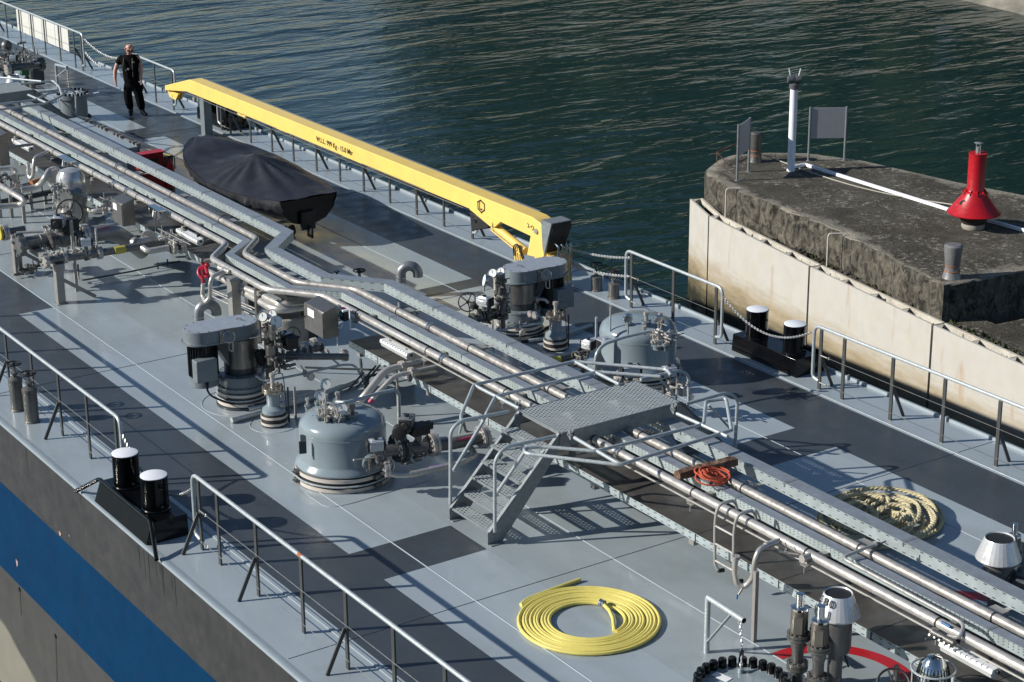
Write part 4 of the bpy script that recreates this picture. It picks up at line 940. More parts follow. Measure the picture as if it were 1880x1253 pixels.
# small red and blue sensor
t = thing('gas_sensor', 'small sensor head with red top and cyan display beside the tall steel cabinet', 'sensor', P(630, 575, 1.1))
c_ = P(630, 568, 1.2); M = MB(); M.box(c_, (.2, .12, .03)); M.build('roof_plate', card_w, t, bev=.004)
M = MB(); M.box(c_+V((.0, 0, .018)), (.09, .07, .006)); M.build('red_label', red_paint, t)
M = MB(); M.box(c_+V((.02, 0, -.1)), (.13, .09, .15)); M.build('housing', black_matt, t, bev=.015)
M = MB(); M.box(c_+V((.0, -.05, -.07)), (.08, .01, .05)); M.build('display', mat('cyan_display', (.05, .35, .45), .3), t)
M = MB(); M.box(c_+V((.15, .03, -.13)), (.015, .015, .32)); M.tube(fil([c_+V((.05, -.03, -.17)), c_+V((.1, -.1, -.28)), c_+V((-.02, -.12, -.26)), c_+V((-.04, -.1, -.6))], .08), .008, 6); M.build('mount', white_paint, t)

# ------------------------------------------------------------------ stair bridge over the rack
def stair_bridge(label, ox, oy, folded=True):
    t = thing('stair_bridge', label, 'stairs', (ox, oy, 0), 'stair bridges over the pipe rack')
    x0, x1 = ox-.67, ox+.33; ya, yb = oy-1.0, oy+.93; zp = 1.3; run = 1.1
    M = MB(); M.box2((x0+.01, ya+.01, zp-.004), (x1-.01, yb-.01, zp)); M.build('platform_grating', grate, t, flat=True)
    M = MB()
    for k in range(1, 5): M.box2((x0+.01, ya+(yb-ya)*k/5-.005, zp-.05), (x1-.01, ya+(yb-ya)*k/5+.005, zp-.006))
    for x in (x0+.28, x1-.2): pass
    M.each('cross_bar', galv, t)
    for x in (x0, x1-.012):
        M = MB(); M.box2((x, ya, zp-.2), (x+.012, yb, zp+.006)); M.box2((x-(.04 if x > ox else -.012), ya+.004, zp-.2), (x+.012 if x < ox else x, yb-.004, zp-.188)); M.build('side_beam', galv, t, bev=.002)
    for y in (ya, yb-.012):
        M = MB(); M.box2((x0+.012, y, zp-.05), (x1-.012, y+.012, zp+.003)); M.build('nosing', galv, t)
    for s, y_ in ((-1, ya), (1, yb)):
        for x in (x0+.03, x1-.05):
            M = MB(); p, q = V((x, y_+s*run, .0)), V((x, y_+s*.0, zp-.02)); d = (q-p).normalized()
            w_ = .1; nrm = V((0, -d.z, d.y))
            a = [(y_+s*(run-.02), .004), (y_+s*(run-.2), .004), (y_-s*.0, zp-.23), (y_-s*.0, zp), (y_+s*.03, zp), (y_+s*(run+.03), .17), (y_+s*(run+.03), .004)]
            M.prism(a if s < 0 else list(reversed(a)), x, x+.012, ax='x')
            st = M.build('stringer', galv, t)
            M = MB(); M.beam(V((x+.02, y_+s*(run+.02), .19)), V((x+.02, y_+s*.03, zp-.0)), .05, .008); M.build('stringer_flange', galv, st)
            M = MB(); M.box((x+.01, y_+s*(run-.08), .006), (.14, .2, .01)); M.build('foot_plate', galv, st)
        for k in range(6):
            z = zp*(k+1)/7; y = y_+s*(run*(1-(k+1)/7))+s*.05
            M = MB(); M.box2((x0+.045, y-.1, z-.004), (x1-.055, y+.1, z)); tr = M.build('tread', grate, t, flat=True)
            M = MB()
            for yy in (y-.105, y+.1): M.box2((x0+.045, yy, z-.035), (x1-.055, yy+.006, z+.003))
            M.each('tread_edge', galv, tr)
    return t
sb = stair_bridge('galvanised stair bridge with grating treads crossing the pipe rack in the middle of the deck', 0, -.05)
def railtube(t, pts, r=.024, f=.1, nm='handrail'):
    M = MB(); M.tube(fil(pts, f, 5), r, 10); return M.build(nm, rail_galv, t)
xr_, xl_ = .345, -.66
def pr(L_, x=None, z=None): return [PX(u, v, x) if x is not None else P(u, v, z) for u, v in L_]
railtube(sb, pr([(908.5, 977), (908.5, 845), (925, 822), (1020, 801)], x=xr_))
railtube(sb, pr([(827, 926), (827, 792), (843, 774), (934, 756)], x=xl_))
railtube(sb, pr([(1259.6, 742), (1335, 721), (1354, 732), (1349, 833)], x=xr_))
railtube(sb, pr([(1176, 697), (1248, 680), (1265, 690), (1264, 743)], x=xl_))
zz = 1.32
railtube(sb, pr([(848, 776), (846, 764), (870, 707), (1055, 664), (1225, 679), (1232, 690)], z=zz), f=.08)
railtube(sb, [P(832, 865, .62), P(886, 776, 1.12), P(893, 760, 1.24), P(910, 728, zz), P(1097, 683, zz), P(1212, 692, zz)], f=.08)
railtube(sb, [P(911.7, 906, .62), P(958, 838, 1.22), P(966, 826, zz)], f=.06)
railtube(sb, pr([(870, 707), (953, 750)], z=zz)); railtube(sb, pr([(1055, 664), (1137, 706)], z=zz))
loop = pr([(1343, 790), (1138, 854), (965, 833), (961, 824), (992, 820), (1094, 829), (1292, 779), (1296, 737), (1333, 732), (1343, 790)], z=zz)
railtube(sb, loop, f=.07)
railtube(sb, pr([(1055, 804), (1138, 853)], z=zz)); railtube(sb, pr([(1243, 760), (1336, 802)], z=zz))
railtube(sb, [PX(1301, 744, xr_), PX(1342, 789, xr_)], r=.016, nm='brace'); railtube(sb, [PX(1208, 693, xl_), PX(1238, 725, xl_)], r=.016, nm='brace')
for (u, v) in ((1048, 797), (1237, 750), (951, 744), (1136, 702)):
    M = MB(); c_ = P(u, v, zz-.02); s_ = .06 if u in (1048, 1237) else -.06
    for k in (-.03, .03): M.prism([(c_.x-.03, c_.z-.02), (c_.x+.03, c_.z-.07), (c_.x+.05*(1 if s_ > 0 else -1), c_.z-.05), (c_.x+.03, c_.z+.07), (c_.x-.02, c_.z+.07)], c_.y+k-.004, c_.y+k+.004, ax='y')
    M.cyl((c_.x, c_.y-.05, c_.z), (c_.x, c_.y+.05, c_.z), .012, seg=8); M.build('hinge_bracket', galv, sb)
# second bridge in the far left corner
pc = P(61, 165, 1.3)
sb2 = stair_bridge('grey stair bridge half cut off by the left edge, near the far bolted hatch', pc.x-.33, pc.y-.93)
ox2 = pc.x-.33
z2_ = zz+.02
railtube(sb2, pr([(37, 155), (98, 149), (109, 160), (114, 176)], z=z2_+.25), f=.1)
railtube(sb2, pr([(66, 171), (127, 163), (139, 171), (140, 208)], x=pc.x+.02), f=.1)
railtube(sb2, pr([(-10, 193), (64, 184), (91, 171), (122, 168)], z=z2_), f=.12)
railtube(sb2, pr([(-10, 203), (83, 190.5), (108, 179.5), (123, 168)], z=z2_), f=.12)
railtube(sb2, pr([(-6, 142), (76, 150)], z=z2_+.3), f=.1)
railtube(sb2, [P(52, 174.5, z2_), P(85, 189, z2_)]); railtube(sb2, [PX(110, 182, pc.x+.02), PX(143, 214, pc.x+.02)], r=.016, nm='brace')

# ------------------------------------------------------------------ hook-on ladder
t = thing('hook_ladder', 'short stainless ladder hooked over the near pipe beside the low walkway', 'ladder', P(1310, 1043, .4))
yl = -.73; A = [PX(0, 0, 0)]
xa_, xb_ = P(1309, 1041, .42).x, P(1345, 1060, .42).x
def lad(x, foot): return fil([(x+.04, yl+.02, foot), (x, yl, foot+.07), (x-.02, yl, ZR-.1), (x, yl+.02, ZR+.13), (x+.02, yl+.26, ZR+.13), (x+.03, yl+.3, ZR-.0)], .12, 5)
for x in (xa_, xb_):
    M = MB(); M.tube(lad(x, .38), .02, 10); M.build('side_rail', steel, t)
for z in (.5, .72, .95):
    M = MB(); M.tube([(xa_-.01, yl, z), (xb_-.01, yl, z)], .014, 8); M.build('rung', steel, t)
for x in (xa_, xb_):
    M = MB(); M.cyl((x+.04, yl+.02, .37), (x+.05, yl+.1, .36), .026, seg=10); M.build('rubber_foot', black_matt, t)

# ------------------------------------------------------------------ ropes, plank, hose
t0 = P(1243, 872, 1.16); t1 = P(1349, 845, 1.17)
M = MB(); rg = random.Random(4); d = (t1-t0); nrm = V((-d.y, d.x, 0)).normalized(); n = 14; ring = []
for i in range(n+1):
    c = t0.lerp(t1, i/n); w_ = .075+rg.uniform(-.008, .008); h = .05+rg.uniform(-.008, .006)
    if i == n: h *= .8
    M.v += [c+nrm*w_+V((0, 0, -.045)), c-nrm*w_+V((0, 0, -.045)), c-nrm*(w_*.95)+V((0, 0, h)), c+nrm*w_*.2+V((0, 0, h+.02*rg.random())), c+nrm*w_*.9+V((0, 0, h*.6))]
for i in range(n):
    for j in range(5): M.f.append((i*5+j, i*5+(j+1) % 5, (i+1)*5+(j+1) % 5, (i+1)*5+j))
M.f += [tuple(reversed(range(5))), tuple(range(n*5, n*5+5))]
tag(M.build('timber_baulk', wood, flat=True), 'weathered rusty-brown timber baulk laid across the cable trays beside the stair bridge', 'timber')
def tangle(name, label, c, a_, b_, n, r, m_, seed, zlift, rot=0, cat='rope', jit=.25, strands=1):
    rg = random.Random(seed); pts = []; tot = n*22
    for i in range(tot):
        k = i/22; an = 2*math.pi*k; rr = .58+.4*math.sin(k*1.73+seed)+rg.uniform(-.03, .03); rr = min(1, max(.25, rr))
        off = V((math.sin(k*.9)*jit*.5, math.cos(k*1.3)*jit*.5, 0)); x = math.cos(an)*a_*rr+off.x; y = math.sin(an)*b_*rr+off.y
        z = r+zlift*(.5+.5*math.sin(k*2.9+an*.5+seed))*(1-.5*rr)*min(1, k/2+.3)
        pts.append(V(c)+Matrix.Rotation(rot, 3, 'Z')@V((x, y, z)))
    q = []
    for i in range(len(pts)-1):
        q += [pts[i], pts[i].lerp(pts[i+1], .5)]
    q.append(pts[-1]); 
    for _ in range(4): q = [q[0]]+[(q[i-1]+q[i]*2+q[i+1])/4 for i in range(1, len(q)-1)]+[q[-1]]
    M = MB()
    # three twisted strands make the rope lay
    S = []; cum = 0
    for i, p in enumerate(q):
        if i: cum += (p-q[i-1]).length
        S.append(cum)
    # resample
    step = r*.9; res = []; j = 0; s_ = 0
    while s_ < cum:
        while j < len(S)-2 and S[j+1] < s_: j += 1
        res.append(q[j].lerp(q[j+1], (s_-S[j])/max(1e-6, S[j+1]-S[j]))); s_ += step
    for k3 in range(3):
        st = []
        for i in range(len(res)):
            tdir = (res[min(i+1, len(res)-1)]-res[max(0, i-1)]).normalized(); u = tdir.cross(V((0, 0, 1))); u = u.normalized() if u.length > .1 else V((1, 0, 0)); w_ = u.cross(tdir)
            an = i*step/(r*7)*2*math.pi+k3*2.094; st.append(res[i]+(u*math.cos(an)+w_*math.sin(an))*r*.5)
        M.tube(st, r*.56, 5)
    o = M.build(name, m_); return tag(o, label, cat)
tangle('mooring_rope', 'thick pale mooring rope heaped loosely on the far deck behind the wide cable tray', P(1612, 962, 0), .78, .82, 15, .03, rope_m, 2, .24, rot=.3, jit=.35)
c_ = P(1307, 874, 1.17)
tangle('orange_rope', 'small coil of orange twisted rope on the rack against the timber baulk', c_-V((0, 0, .03)), .2, .24, 9, .012, rope_red, 5, .12, jit=.13)
t = thing('yellow_hose', 'long yellow hose coiled flat on the near deck with a metal coupling in the middle', 'hose', P(1078, 1142, 0))
c0 = P(1079, 1143, 0); Ro = (P(1216, 1138, 0)-P(941, 1138, 0)).length/2*.985; Ri = (P(1146, 1136, 0)-P(1007, 1136, 0)).length/2; hr = .0235
turns = 9.6; pts = []; n = int(turns*48); a0 = math.atan2(*(lambda d: (d.y, d.x))(P(943, 1120, 0)-c0))
ex = (P(1079, 1076, 0)-P(1079, 1210, 0)).length/2
dirp = (P(1079, 1076, 0)-P(1079, 1210, 0)); 
for i in range(n+1):
    k = i/n; rr = Ro*(1-k)+(Ri+.0)*k-hr*.3; wob = .012*math.sin(i*.13)+.008*math.sin(i*.05)
    an = a0-2*math.pi*turns*k; pts.append(c0+V((math.cos(an)*(rr+wob), math.sin(an)*(rr+wob), hr+.001)))
tail = [P(1065, 1064, .03), P(1020, 1080, .028), P(970, 1099, .028), P(951, 1112, .026)]
endp = [P(1147, 1150, .03), P(1141, 1132, .05), P(1122, 1114, .06), P(1106, 1108, .07)]
allp = fil(tail, .3, 4)+pts+endp[1:]
for _ in range(3): allp = [allp[0]]+[(allp[i-1]+allp[i]*2+allp[i+1])/4 for i in range(1, len(allp)-1)]+[allp[-1]]
M = MB(); M.tube(allp, hr, 8); M.build('hose', hose_y, t)
M = MB(); e = V(endp[-1]); d = (e-V(endp[-2])).normalized(); M.lathe([(.03, -.03), (.045, -.03), (.045, -.005), (.035, 0), (.05, .005), (.05, .035), (.038, .035), (.038, .0)], e, 18, axis=d); M.build('coupling', steel_brt, t)
# ------------------------------------------------------------------ fitting helpers
def flange(M, c, ax, r, t_=.03, n=8, b=None):
    c = V(c); ax = V(ax).normalized()
    M.lathe([(.001, -t_), (r, -t_), (r, -t_*.12), (r*.86, -t_*.1), (r*.86, t_*.1), (r, t_*.12), (r, t_), (.001, t_)], c, 20, axis=ax)
    M.ring_bolts(c, ax, r*.8, n, b or r*.1, t_*2.9); return M
def ball_valve(par, c, ax, r, name='valve_body'):
    c = V(c); ax = V(ax).normalized(); M = MB(); M.sphere(c, r*1.25, 12); M.cyl(c-ax*r*2.2, c+ax*r*2.2, r*.85, seg=14); M.cyl(c, c+V((0, 0, r*2.1)), r*.6, seg=12)
    flange(M, c-ax*r*2.0, ax, r*1.5, r*.28); flange(M, c+ax*r*2.0, ax, r*1.5, r*.28); M.box(c+V((0, 0, r*2.1)), (r*1.1, r*1.1, r*.3))
    return M.build(name, steel_dark, par)
def actuator(par, c, ax, L_, s_, m_=None):
    """ribbed silver air actuator with black end caps and a position knob"""
    c = V(c); ax = V(ax); ax.z = 0; ax.normalize(); u = V((-ax.y, ax.x, 0)); Mx = Matrix((ax, u, V((0, 0, 1)))).transposed()
    M = MB(); M.box(c, (L_*.74, s_, s_*.9), M=Mx); M.box(c+V((0, 0, s_*.48)), (L_*.5, s_*.6, s_*.1), M=Mx)
    for k in (-.28, .28): M.box(c+u*s_*k*1.9, (L_*.7, s_*.06, s_*.35), M=Mx)
    a = M.build('actuator', m_ or silver_w, par, bev=s_*.08)
    for k in (-1, 1):
        M = MB(); M.box(c+ax*k*L_*.42, (L_*.12, s_*1.02, s_*.94), M=Mx); M.cyl(c+ax*k*L_*.46, c+ax*k*L_*.52, s_*.3, seg=14); M.build('end_cap', black_matt, a, bev=s_*.1)
    M = MB(); M.cyl(c+V((0, 0, s_*.5)), c+V((0, 0, s_*.68)), s_*.2, seg=12); M.build('position_knob', black_matt, a)
    M = MB(); M.cyl(c-V((0, 0, s_*.45)), c-V((0, 0, s_*.95)), s_*.25, seg=10); M.build('mounting', steel_dark, a); return a
def pipe_run(par, pts, r, m_=None, f=.12, seg=14, nm='pipe'):
    M = MB(); M.tube(fil(pts, f, 6), r, seg); return M.build(nm, m_ or steel, par)
def fl(par, c, ax, r, m_=None, n=8):
    M = MB(); flange(M, c, ax, r, r*.3, n); return M.build('flange', m_ or steel, par)
XA, YA, ZA = V((1, 0, 0)), V((0, 1, 0)), V((0, 0, 1))
def clutter(par, c, sx_, sy_, sz_, n, seed, m_=None, nm='fittings'):
    """small pipe fittings: short tubes, nuts and elbows gathered round a valve"""
    rg = random.Random(seed); M = MB()
    for k in range(n):
        p = V(c)+V((rg.uniform(-sx_, sx_), rg.uniform(-sy_, sy_), rg.uniform(-sz_, sz_))); ax = rg.choice([XA, YA, ZA]); l = rg.uniform(.03, .09); r = rg.uniform(.01, .026)
        M.cyl(p-ax*l, p+ax*l, r, seg=8)
        if rg.random() < .6: M.lathe([(r*1.6, -.012), (r*1.6, .012)], p+ax*l*rg.uniform(-1, 1), 6, axis=ax)
        if rg.random() < .4: ax2 = rg.choice([XA, YA, ZA]); M.tube(fil([p, p+ax*l*1.4, p+ax*l*1.4+ax2*l*1.8], .04, 3), r*.5, 6)
    return M.build(nm, m_ or steel_dark, par)

# ------------------------------------------------------------------ deep-well cargo pumps
def pump(label, base, A_px, ztop_v, sgn, glabel):
    b0 = base.copy(); x0, y0 = b0.x, b0.y
    zt = TOP(x0, y0, ztop_v); A = P(A_px[0], A_px[1], zt); B = V((x0, y0, zt)); d = (A-B); L_ = d.length; d.normalize(); n_ = V((-d.y, d.x, 0)); n_ = n_ if n_.x > 0 else -n_
    t = thing('cargo_pump', label, 'pump', b0, 'cargo pumps with oval belt covers')
    # foot rings
    M = MB(); M.lathe([(.4, .003), (.4, .03), (.37, .04), (.37, .17), (.36, .3)], b0, 40); foot = M.build('foot', pump_dk, t)
    M = MB(); M.lathe([(.375, .05), (.385, .05), (.385, .095), (.375, .095)], b0, 40); M.lathe([(.375, .2), (.385, .2), (.385, .24), (.375, .24)], b0, 40); M.build('cream_band', cream_band, foot)
    M = MB(); M.torus(b0+V((0, 0, .15)), .39, .012, seg=40, ts=6); M.build('hose_ring', rail_galv, foot)
    M = MB(); M.lathe([(.36, .26), (.38, .3), (.38, .325), (.35, .33), (.35, .46), (.36, .47), (.36, .5), (.27, .505)], b0, 40); M.ring_bolts(b0+V((0, 0, .31)), ZA, .365, 22, .014, .07); M.ring_bolts(b0+V((0, 0, .505)), ZA, .335, 24, .009, .02); M.build('bolted_flange', pump_paint, t)
    M = MB(); M.lathe([(.255, .5), (.255, zt-.19)], b0, 36); M.build('column', pump_dk, t)
    # stainless guard round the right of the column
    M = MB(); M.lathe([(.262, .62), (.27, .62), (.27, zt-.24), (.262, zt-.24)], b0, 24, a0=R(-62), a1=R(64)); M.build('guard_sheet', steel_box, t)
    # oval cover
    rc = .275; pts = []
    for k in range(17): an = math.atan2(n_.y, n_.x)+math.pi*k/16; pts.append((A.x+math.cos(an)*rc, A.y+math.sin(an)*rc)) if n_.cross(d).z > 0 else pts.append((B.x+math.cos(an)*rc, B.y+math.sin(an)*rc))
    for k in range(17): an = math.atan2(-n_.y, -n_.x)+math.pi*k/16; pts.append((B.x+math.cos(an)*rc, B.y+math.sin(an)*rc)) if n_.cross(d).z > 0 else pts.append((A.x+math.cos(an)*rc, A.y+math.sin(an)*rc))
    M = MB(); M.prism(pts, zt-.2, zt-.004); cov = M.build('belt_cover', pump_paint, t)
    M = MB(); M.prism(pts, zt-.004, zt); M.build('cover_top', pump_top, cov)
    M = MB(); cc = (A+B)/2
    big = [(cc.x+(x-cc.x)*1.035, cc.y+(y-cc.y)*1.06) for x, y in pts]; M.prism(big, zt-.215, zt-.19); M.build('cover_rim', pump_paint, cov)
    M = MB()
    for i in range(0, len(pts), 3): M.cyl(V((pts[i][0], pts[i][1], zt))+(cc-V((pts[i][0], pts[i][1], zt))).normalized()*.03, V((pts[i][0], pts[i][1], zt+.01))+(cc-V((pts[i][0], pts[i][1], zt))).normalized()*.03, .008, seg=6)
    M.tube(fil([B+V((-.05, .0, 0)), B+V((-.05, 0, .03)), B+V((.03, .04, .03)), B+V((.03, .04, 0))], .01, 2), .006, 5); M.build('cover_bolt', steel_dark, cov)
    g = cc+n_*rc*1.02+V((0, 0, -.1)); gn = (n_+V((0, -.25, .15))).normalized()
    M = MB(); M.beam(g-V((0, 0, .11))+n_*.012, g+V((0, 0, .11))+n_*.012, .24, .012, up=n_); M.build('gauge_plate', steel_box, t)
    gauge(t, g+n_*.07, .092, gn, 'pressure_gauge', mat('dial_grey', (.2, .215, .22), .35))
    M = MB(); M.tube(fil([g+n_*.06+V((0, 0, -.08)), g+n_*.06+V((0, 0, -.22)), g+n_*.05+d*.0+V((.08, .03, -.22)), g+V((.1, .04, -.08))], .04), .009, 6); M.build('gauge_line', steel, t)
    # motor
    zm1, zm0 = zt-.22, zt-.93
    M = MB(); M.lathe([(.2, zm0+.14), (.2, zm1-.02), (.18, zm1)], (A.x, A.y, 0), 28)
    for k in range(28): an = k*2*math.pi/28; c_ = V((A.x+math.cos(an)*.21, A.y+math.sin(an)*.21, (zm1+zm0)/2+.08)); M.box(c_, (.035, .006, .5), rz=an)
    mo = M.build('motor', mat('motor_black', (.012, .016, .018), .35, var=.2), t)
    M = MB(); M.lathe([(.0001, zm0-.02), (.1, zm0-.015), (.2, zm0+.02), (.225, zm0+.04), (.225, zm0+.16), (.205, zm0+.17)], (A.x, A.y, 0), 28); M.build('fan_cowl', pump_paint, mo)
    # terminal box on the camera side of the motor
    c_ = A+V((.235, sgn*.09, -.58)); M = MB(); M.box(c_, (.16, .33, .34)); tb = M.build('terminal_box', pump_paint, t, bev=.012)
    M = MB(); M.box(c_+V((.086, 0, 0)), (.012, .33, .34)); 
    for a_ in (-1, 1):
        for e_ in (-1, 1): M.cyl(c_+V((.09, a_*.14, e_*.145)), c_+V((.1, a_*.14, e_*.145)), .012, seg=6)
    M.build('box_lid', pump_paint, tb, bev=.004)
    # bracket wedge
    M = MB(); a_ = B+d*.24; b_ = A-d*.14; zz_ = zt-.215
    for s in (-1, 1):
        o = n_*s*.16; M.add([a_+o+V((0, 0, zz_-zt)), b_+o+V((0, 0, zz_-zt)), a_+o+V((0, 0, zz_-zt-.42)), a_+o*1.06+V((0, 0, zz_-zt)), b_+o*1.06+V((0, 0, zz_-zt)), a_+o*1.06+V((0, 0, zz_-zt-.42))], [(0, 1, 2), (5, 4, 3), (0, 3, 4, 1), (1, 4, 5, 2), (2, 5, 3, 0)])
    a2 = a_+V((0, 0, zz_-zt-.42)); b2 = b_+V((0, 0, zz_-zt)); M.add([a2+n_*.16, b2+n_*.16, b2-n_*.16, a2-n_*.16], [(0, 1, 2, 3)])
    M.each('bracket', pump_dk, t)
    # cables
    M = MB(); q = V((A.x, A.y, zm0+.15)); M.tube(fil([c_+V((0, 0, -.17)), c_+V((-.02, -sgn*.04, -.42)), V((A.x+.25, A.y+(y0-A.y)*.4, .12)), V((x0+.42, y0-sgn*.1, .06)), V((x0+.3, y0+.35, .05))], .12), .016, 6)
    M.tube(fil([c_+V((0, .05, -.17)), c_+V((-.02, .02, -.4)), V((A.x+.2, A.y+(y0-A.y)*.4, .12)), V((x0+.44, y0, .05))], .12), .013, 6); M.build('cable', black_matt, t)
    fl(t, b0+V((.16, .24, .62)), (.5, .85, 0), .07); pipe_run(t, [b0+V((.12, .2, .62)), b0+V((.2, .36, .62)), b0+V((.22, .42, .55))], .03)
    # conduit along the deck at the foot
    pipe_run(t, [b0+V((.42, -.1, .04)), b0+V((.5, .4, .05)), b0+V((.38, 1.2, .05))], .035, rail_galv)
    return t, B, A, zt
pL, BL, AL, zL = pump('near grey cargo pump with its motor hanging to the left', PL, (369, 601), 589, -1, '')
pR, BR, AR, zR_ = pump('far grey cargo pump with its motor hanging to the right', PRt, (1010, 480), 491, 1, '')

# valves and gauges beside the pumps
t = thing('valve_manifold', 'dark valve cluster with gauges and black handwheel right of the near cargo pump', 'valve', P(500, 690, 0), 'valve clusters beside the cargo pumps')
v0 = P(492, 655, .8); M = MB(); M.cyl(V((v0.x, v0.y, .45)), V((v0.x, v0.y, 1.32)), .05, seg=14); flange(M, (v0.x, v0.y, .62), ZA, .1, .03); flange(M, (v0.x, v0.y, 1.22), ZA, .08, .02); M.box((v0.x+.02, v0.y+.03, 1.0), (.12, .1, .3)); M.build('riser', steel_dark, t)
fl(t, V((v0.x-.02, v0.y-.1, .8)), YA, .13, black_matt, 10)
pipe_run(t, [BL+V((0, .2, .8-zL)), V((v0.x, v0.y, .8)), P(640, 655, .78)], .05, steel_dark)
for u, v, rr in ((520, 651, .06), (548, 645, .07), (580, 636, .065)): ball_valve(t, P(u, v+4, .8), YA, rr*.75)
fl(t, P(560, 640, .8), YA, .11); fl(t, P(577, 634, .8), YA, .115); fl(t, P(632, 652, .72), YA, .1); fl(t, P(600, 648, .76), YA, .06)
actuator(t, P(524, 618, 1.12), (1, .2, 0), .22, .13)
M = MB(); M.box(P(532, 628, 1.06), (.2, .2, .2)); M.build('switch_box', black_matt, t, bev=.02)
handwheel(t, P(537, 614, 1.12), .11, (.75, -.5, .3), spokes=4, tr=.011)
M = MB(); M.box(P(500, 610, 1.25), (.1, .08, .24)); M.box(P(497, 652, .9), (.1, .12, .3)); M.build('instrument_box', steel_box, t, bev=.008)
gauge(t, P(482, 582, 1.45), .075, (.6, -.6, .4)); gauge(t, P(499, 577, 1.48), .07, (.6, -.6, .4)); gauge(t, P(507, 592, 1.4), .1, (.95, -.1, .25))
clutter(t, P(505, 640, .98), .12, .16, .22, 30, 3); clutter(t, P(515, 665, .75), .15, .25, .08, 18, 4); clutter(t, P(492, 600, 1.3), .05, .08, .12, 10, 8)
pipe_run(t, [P(516, 605, 1.3), P(480, 618, 1.25), P(458, 622, 1.22)], .008, wire_m)
M = MB(); M.tube(fil([P(490, 680, .7), P(492, 695, .55), P(505, 685, .6), P(512, 675, .7)], .1), .008, 5); M.build('cable', black_matt, t)
t = thing('drain_line', 'thin grey pipe with a round valve running from the near pump to the walkway edge', 'pipe', P(545, 790, 0))
pipe_run(t, [P(470, 690, .55), P(486, 701, .5), P(560, 686, .5), P(628, 670, .5), P(652, 670, .5), P(668, 700, .2), P(672, 706, .12)], .018, rail_galv, f=.1)
pipe_run(t, [P(578, 640, .74), P(600, 651, .72), P(624, 671, .5)], .016, rail_galv)
fl(t, P(560, 686, .5), YA, .055); fl(t, P(571, 692, .5), (1, 0, 0), .06, steel); M = MB(); M.cyl(P(558, 680, .55), P(552, 671, .62), .008, seg=6); M.build('lever', steel_dark, t)
M = MB()
for (u, v) in ((543, 768),): g = P(u, v, 0); M.box((g.x, g.y, .25), (.03, .03, .5)); 
M.build('support', leg_paint, t)
pipe_run(t, [P(655, 700, .06), P(600, 722, .06), P(540, 740, .06), P(425, 780-8, .05)], .045, rail_galv, f=.3, nm='lower_pipe')
fl(t, P(672, 703, .1), (.3, 1, 0), .1, steel_dark)
M = MB()
for (a_, b_) in (((655, 712), (690, 672)), ((668, 706), (700, 668)), ((664, 668), (664, 690)), ((640, 716), (668, 684))):
    M.cyl(P(*a_, .15), P(*b_, .35), .016, seg=8)
M.tube(fil([P(662, 660, .3), P(665, 694, .15), P(700, 686, .15), P(760, 672, .15)], .1), .022, 8); M.tube([P(560, 645+30, .1), P(700, 680, .1), P(780, 660, .1)], .018, 8)
M.build('deck_pipes', pump_dk, t)

t = thing('valve_manifold', 'dark valve cluster with gauges and thin black handwheel left of the far cargo pump', 'valve', P(920, 600, 0), 'valve clusters beside the cargo pumps')
v0 = P(922, 560, .9); M = MB(); M.cyl(V((v0.x, v0.y, .5)), V((v0.x, v0.y, 1.4)), .05, seg=14); flange(M, (v0.x, v0.y, .7), ZA, .1, .03); flange(M, (v0.x, v0.y, 1.3), ZA, .08, .02); M.box((v0.x+.02, v0.y-.03, 1.1), (.12, .1, .3)); M.build('riser', steel_dark, t)
pipe_run(t, [P(855, 588, .72), P(890, 580, .72), P(935, 570, .72)], .05, steel_dark)
for u, v in ((880, 583), (897, 578), (913, 573)): ball_valve(t, P(u, v, .75), YA, .06)
M = MB(); flange(M, P(868, 586, .72), YA, .08); M.tube([P(838, 582, .72), P(868, 590, .72)], .015, 6); M.build('flange', steel_dark, t)
actuator(t, P(889, 553, 1.05), (1, .35, 0), .3, .15)
handwheel(t, P(859, 555, 1.0), .15, (.8, -.55, .25), spokes=5, tr=.011)
M = MB(); M.lathe([(.07, 0), (.07, .07), (.04, .1)], P(871, 566, .92), 14); M.build('gearbox', black_matt, t)
gauge(t, P(889, 515, 1.35), .1, (-.35, -.9, .25)); gauge(t, P(904, 502, 1.45), .075, (.5, -.7, .4)); gauge(t, P(919, 499, 1.45), .07, (.5, -.7, .4))
M = MB(); g = P(889, 535, 1.15); M.cyl(g, g+V((0, 0, .2)), .015, seg=8); g = P(911, 520, 1.25); M.cyl(g-V((0, 0, .3)), g+V((0, 0, .12)), .045, seg=12); M.lathe([(.02, 0), (.03, .04), (.02, .1)], g+V((0, 0, .1)), 10); M.build('gauge_stem', steel, t)
clutter(t, P(922, 555, 1.0), .1, .1, .25, 28, 5); clutter(t, P(895, 582, .7), .1, .25, .08, 20, 6); clutter(t, P(860, 585, .7), .08, .1, .06, 10, 7)
M = MB(); g = P(905, 604, .35); M.cyl((g.x, g.y, 0), (g.x, g.y, .7), .012, seg=6); M.build('support', leg_paint, t)
t = thing('drain_line', 'thin grey pipe with a round valve in front of the far pump foot', 'pipe', P(955, 636, 0))
pipe_run(t, [P(905, 608, .5), P(945, 602, .5), P(996, 593, .5), P(997, 585, .58), P(985, 578, .62)], .018, rail_galv, f=.08); fl(t, P(951, 601, .5), YA, .06); fl(t, P(959, 611, .5), XA, .05)
fl(t, P(982, 580, .62), YA, .065); fl(t, P(973, 577, .62), YA, .055)
M = MB(); g = P(955, 637, 0); M.cyl(g, g+V((0, 0, .45)), .014, seg=8); M.build('support', leg_paint, t)

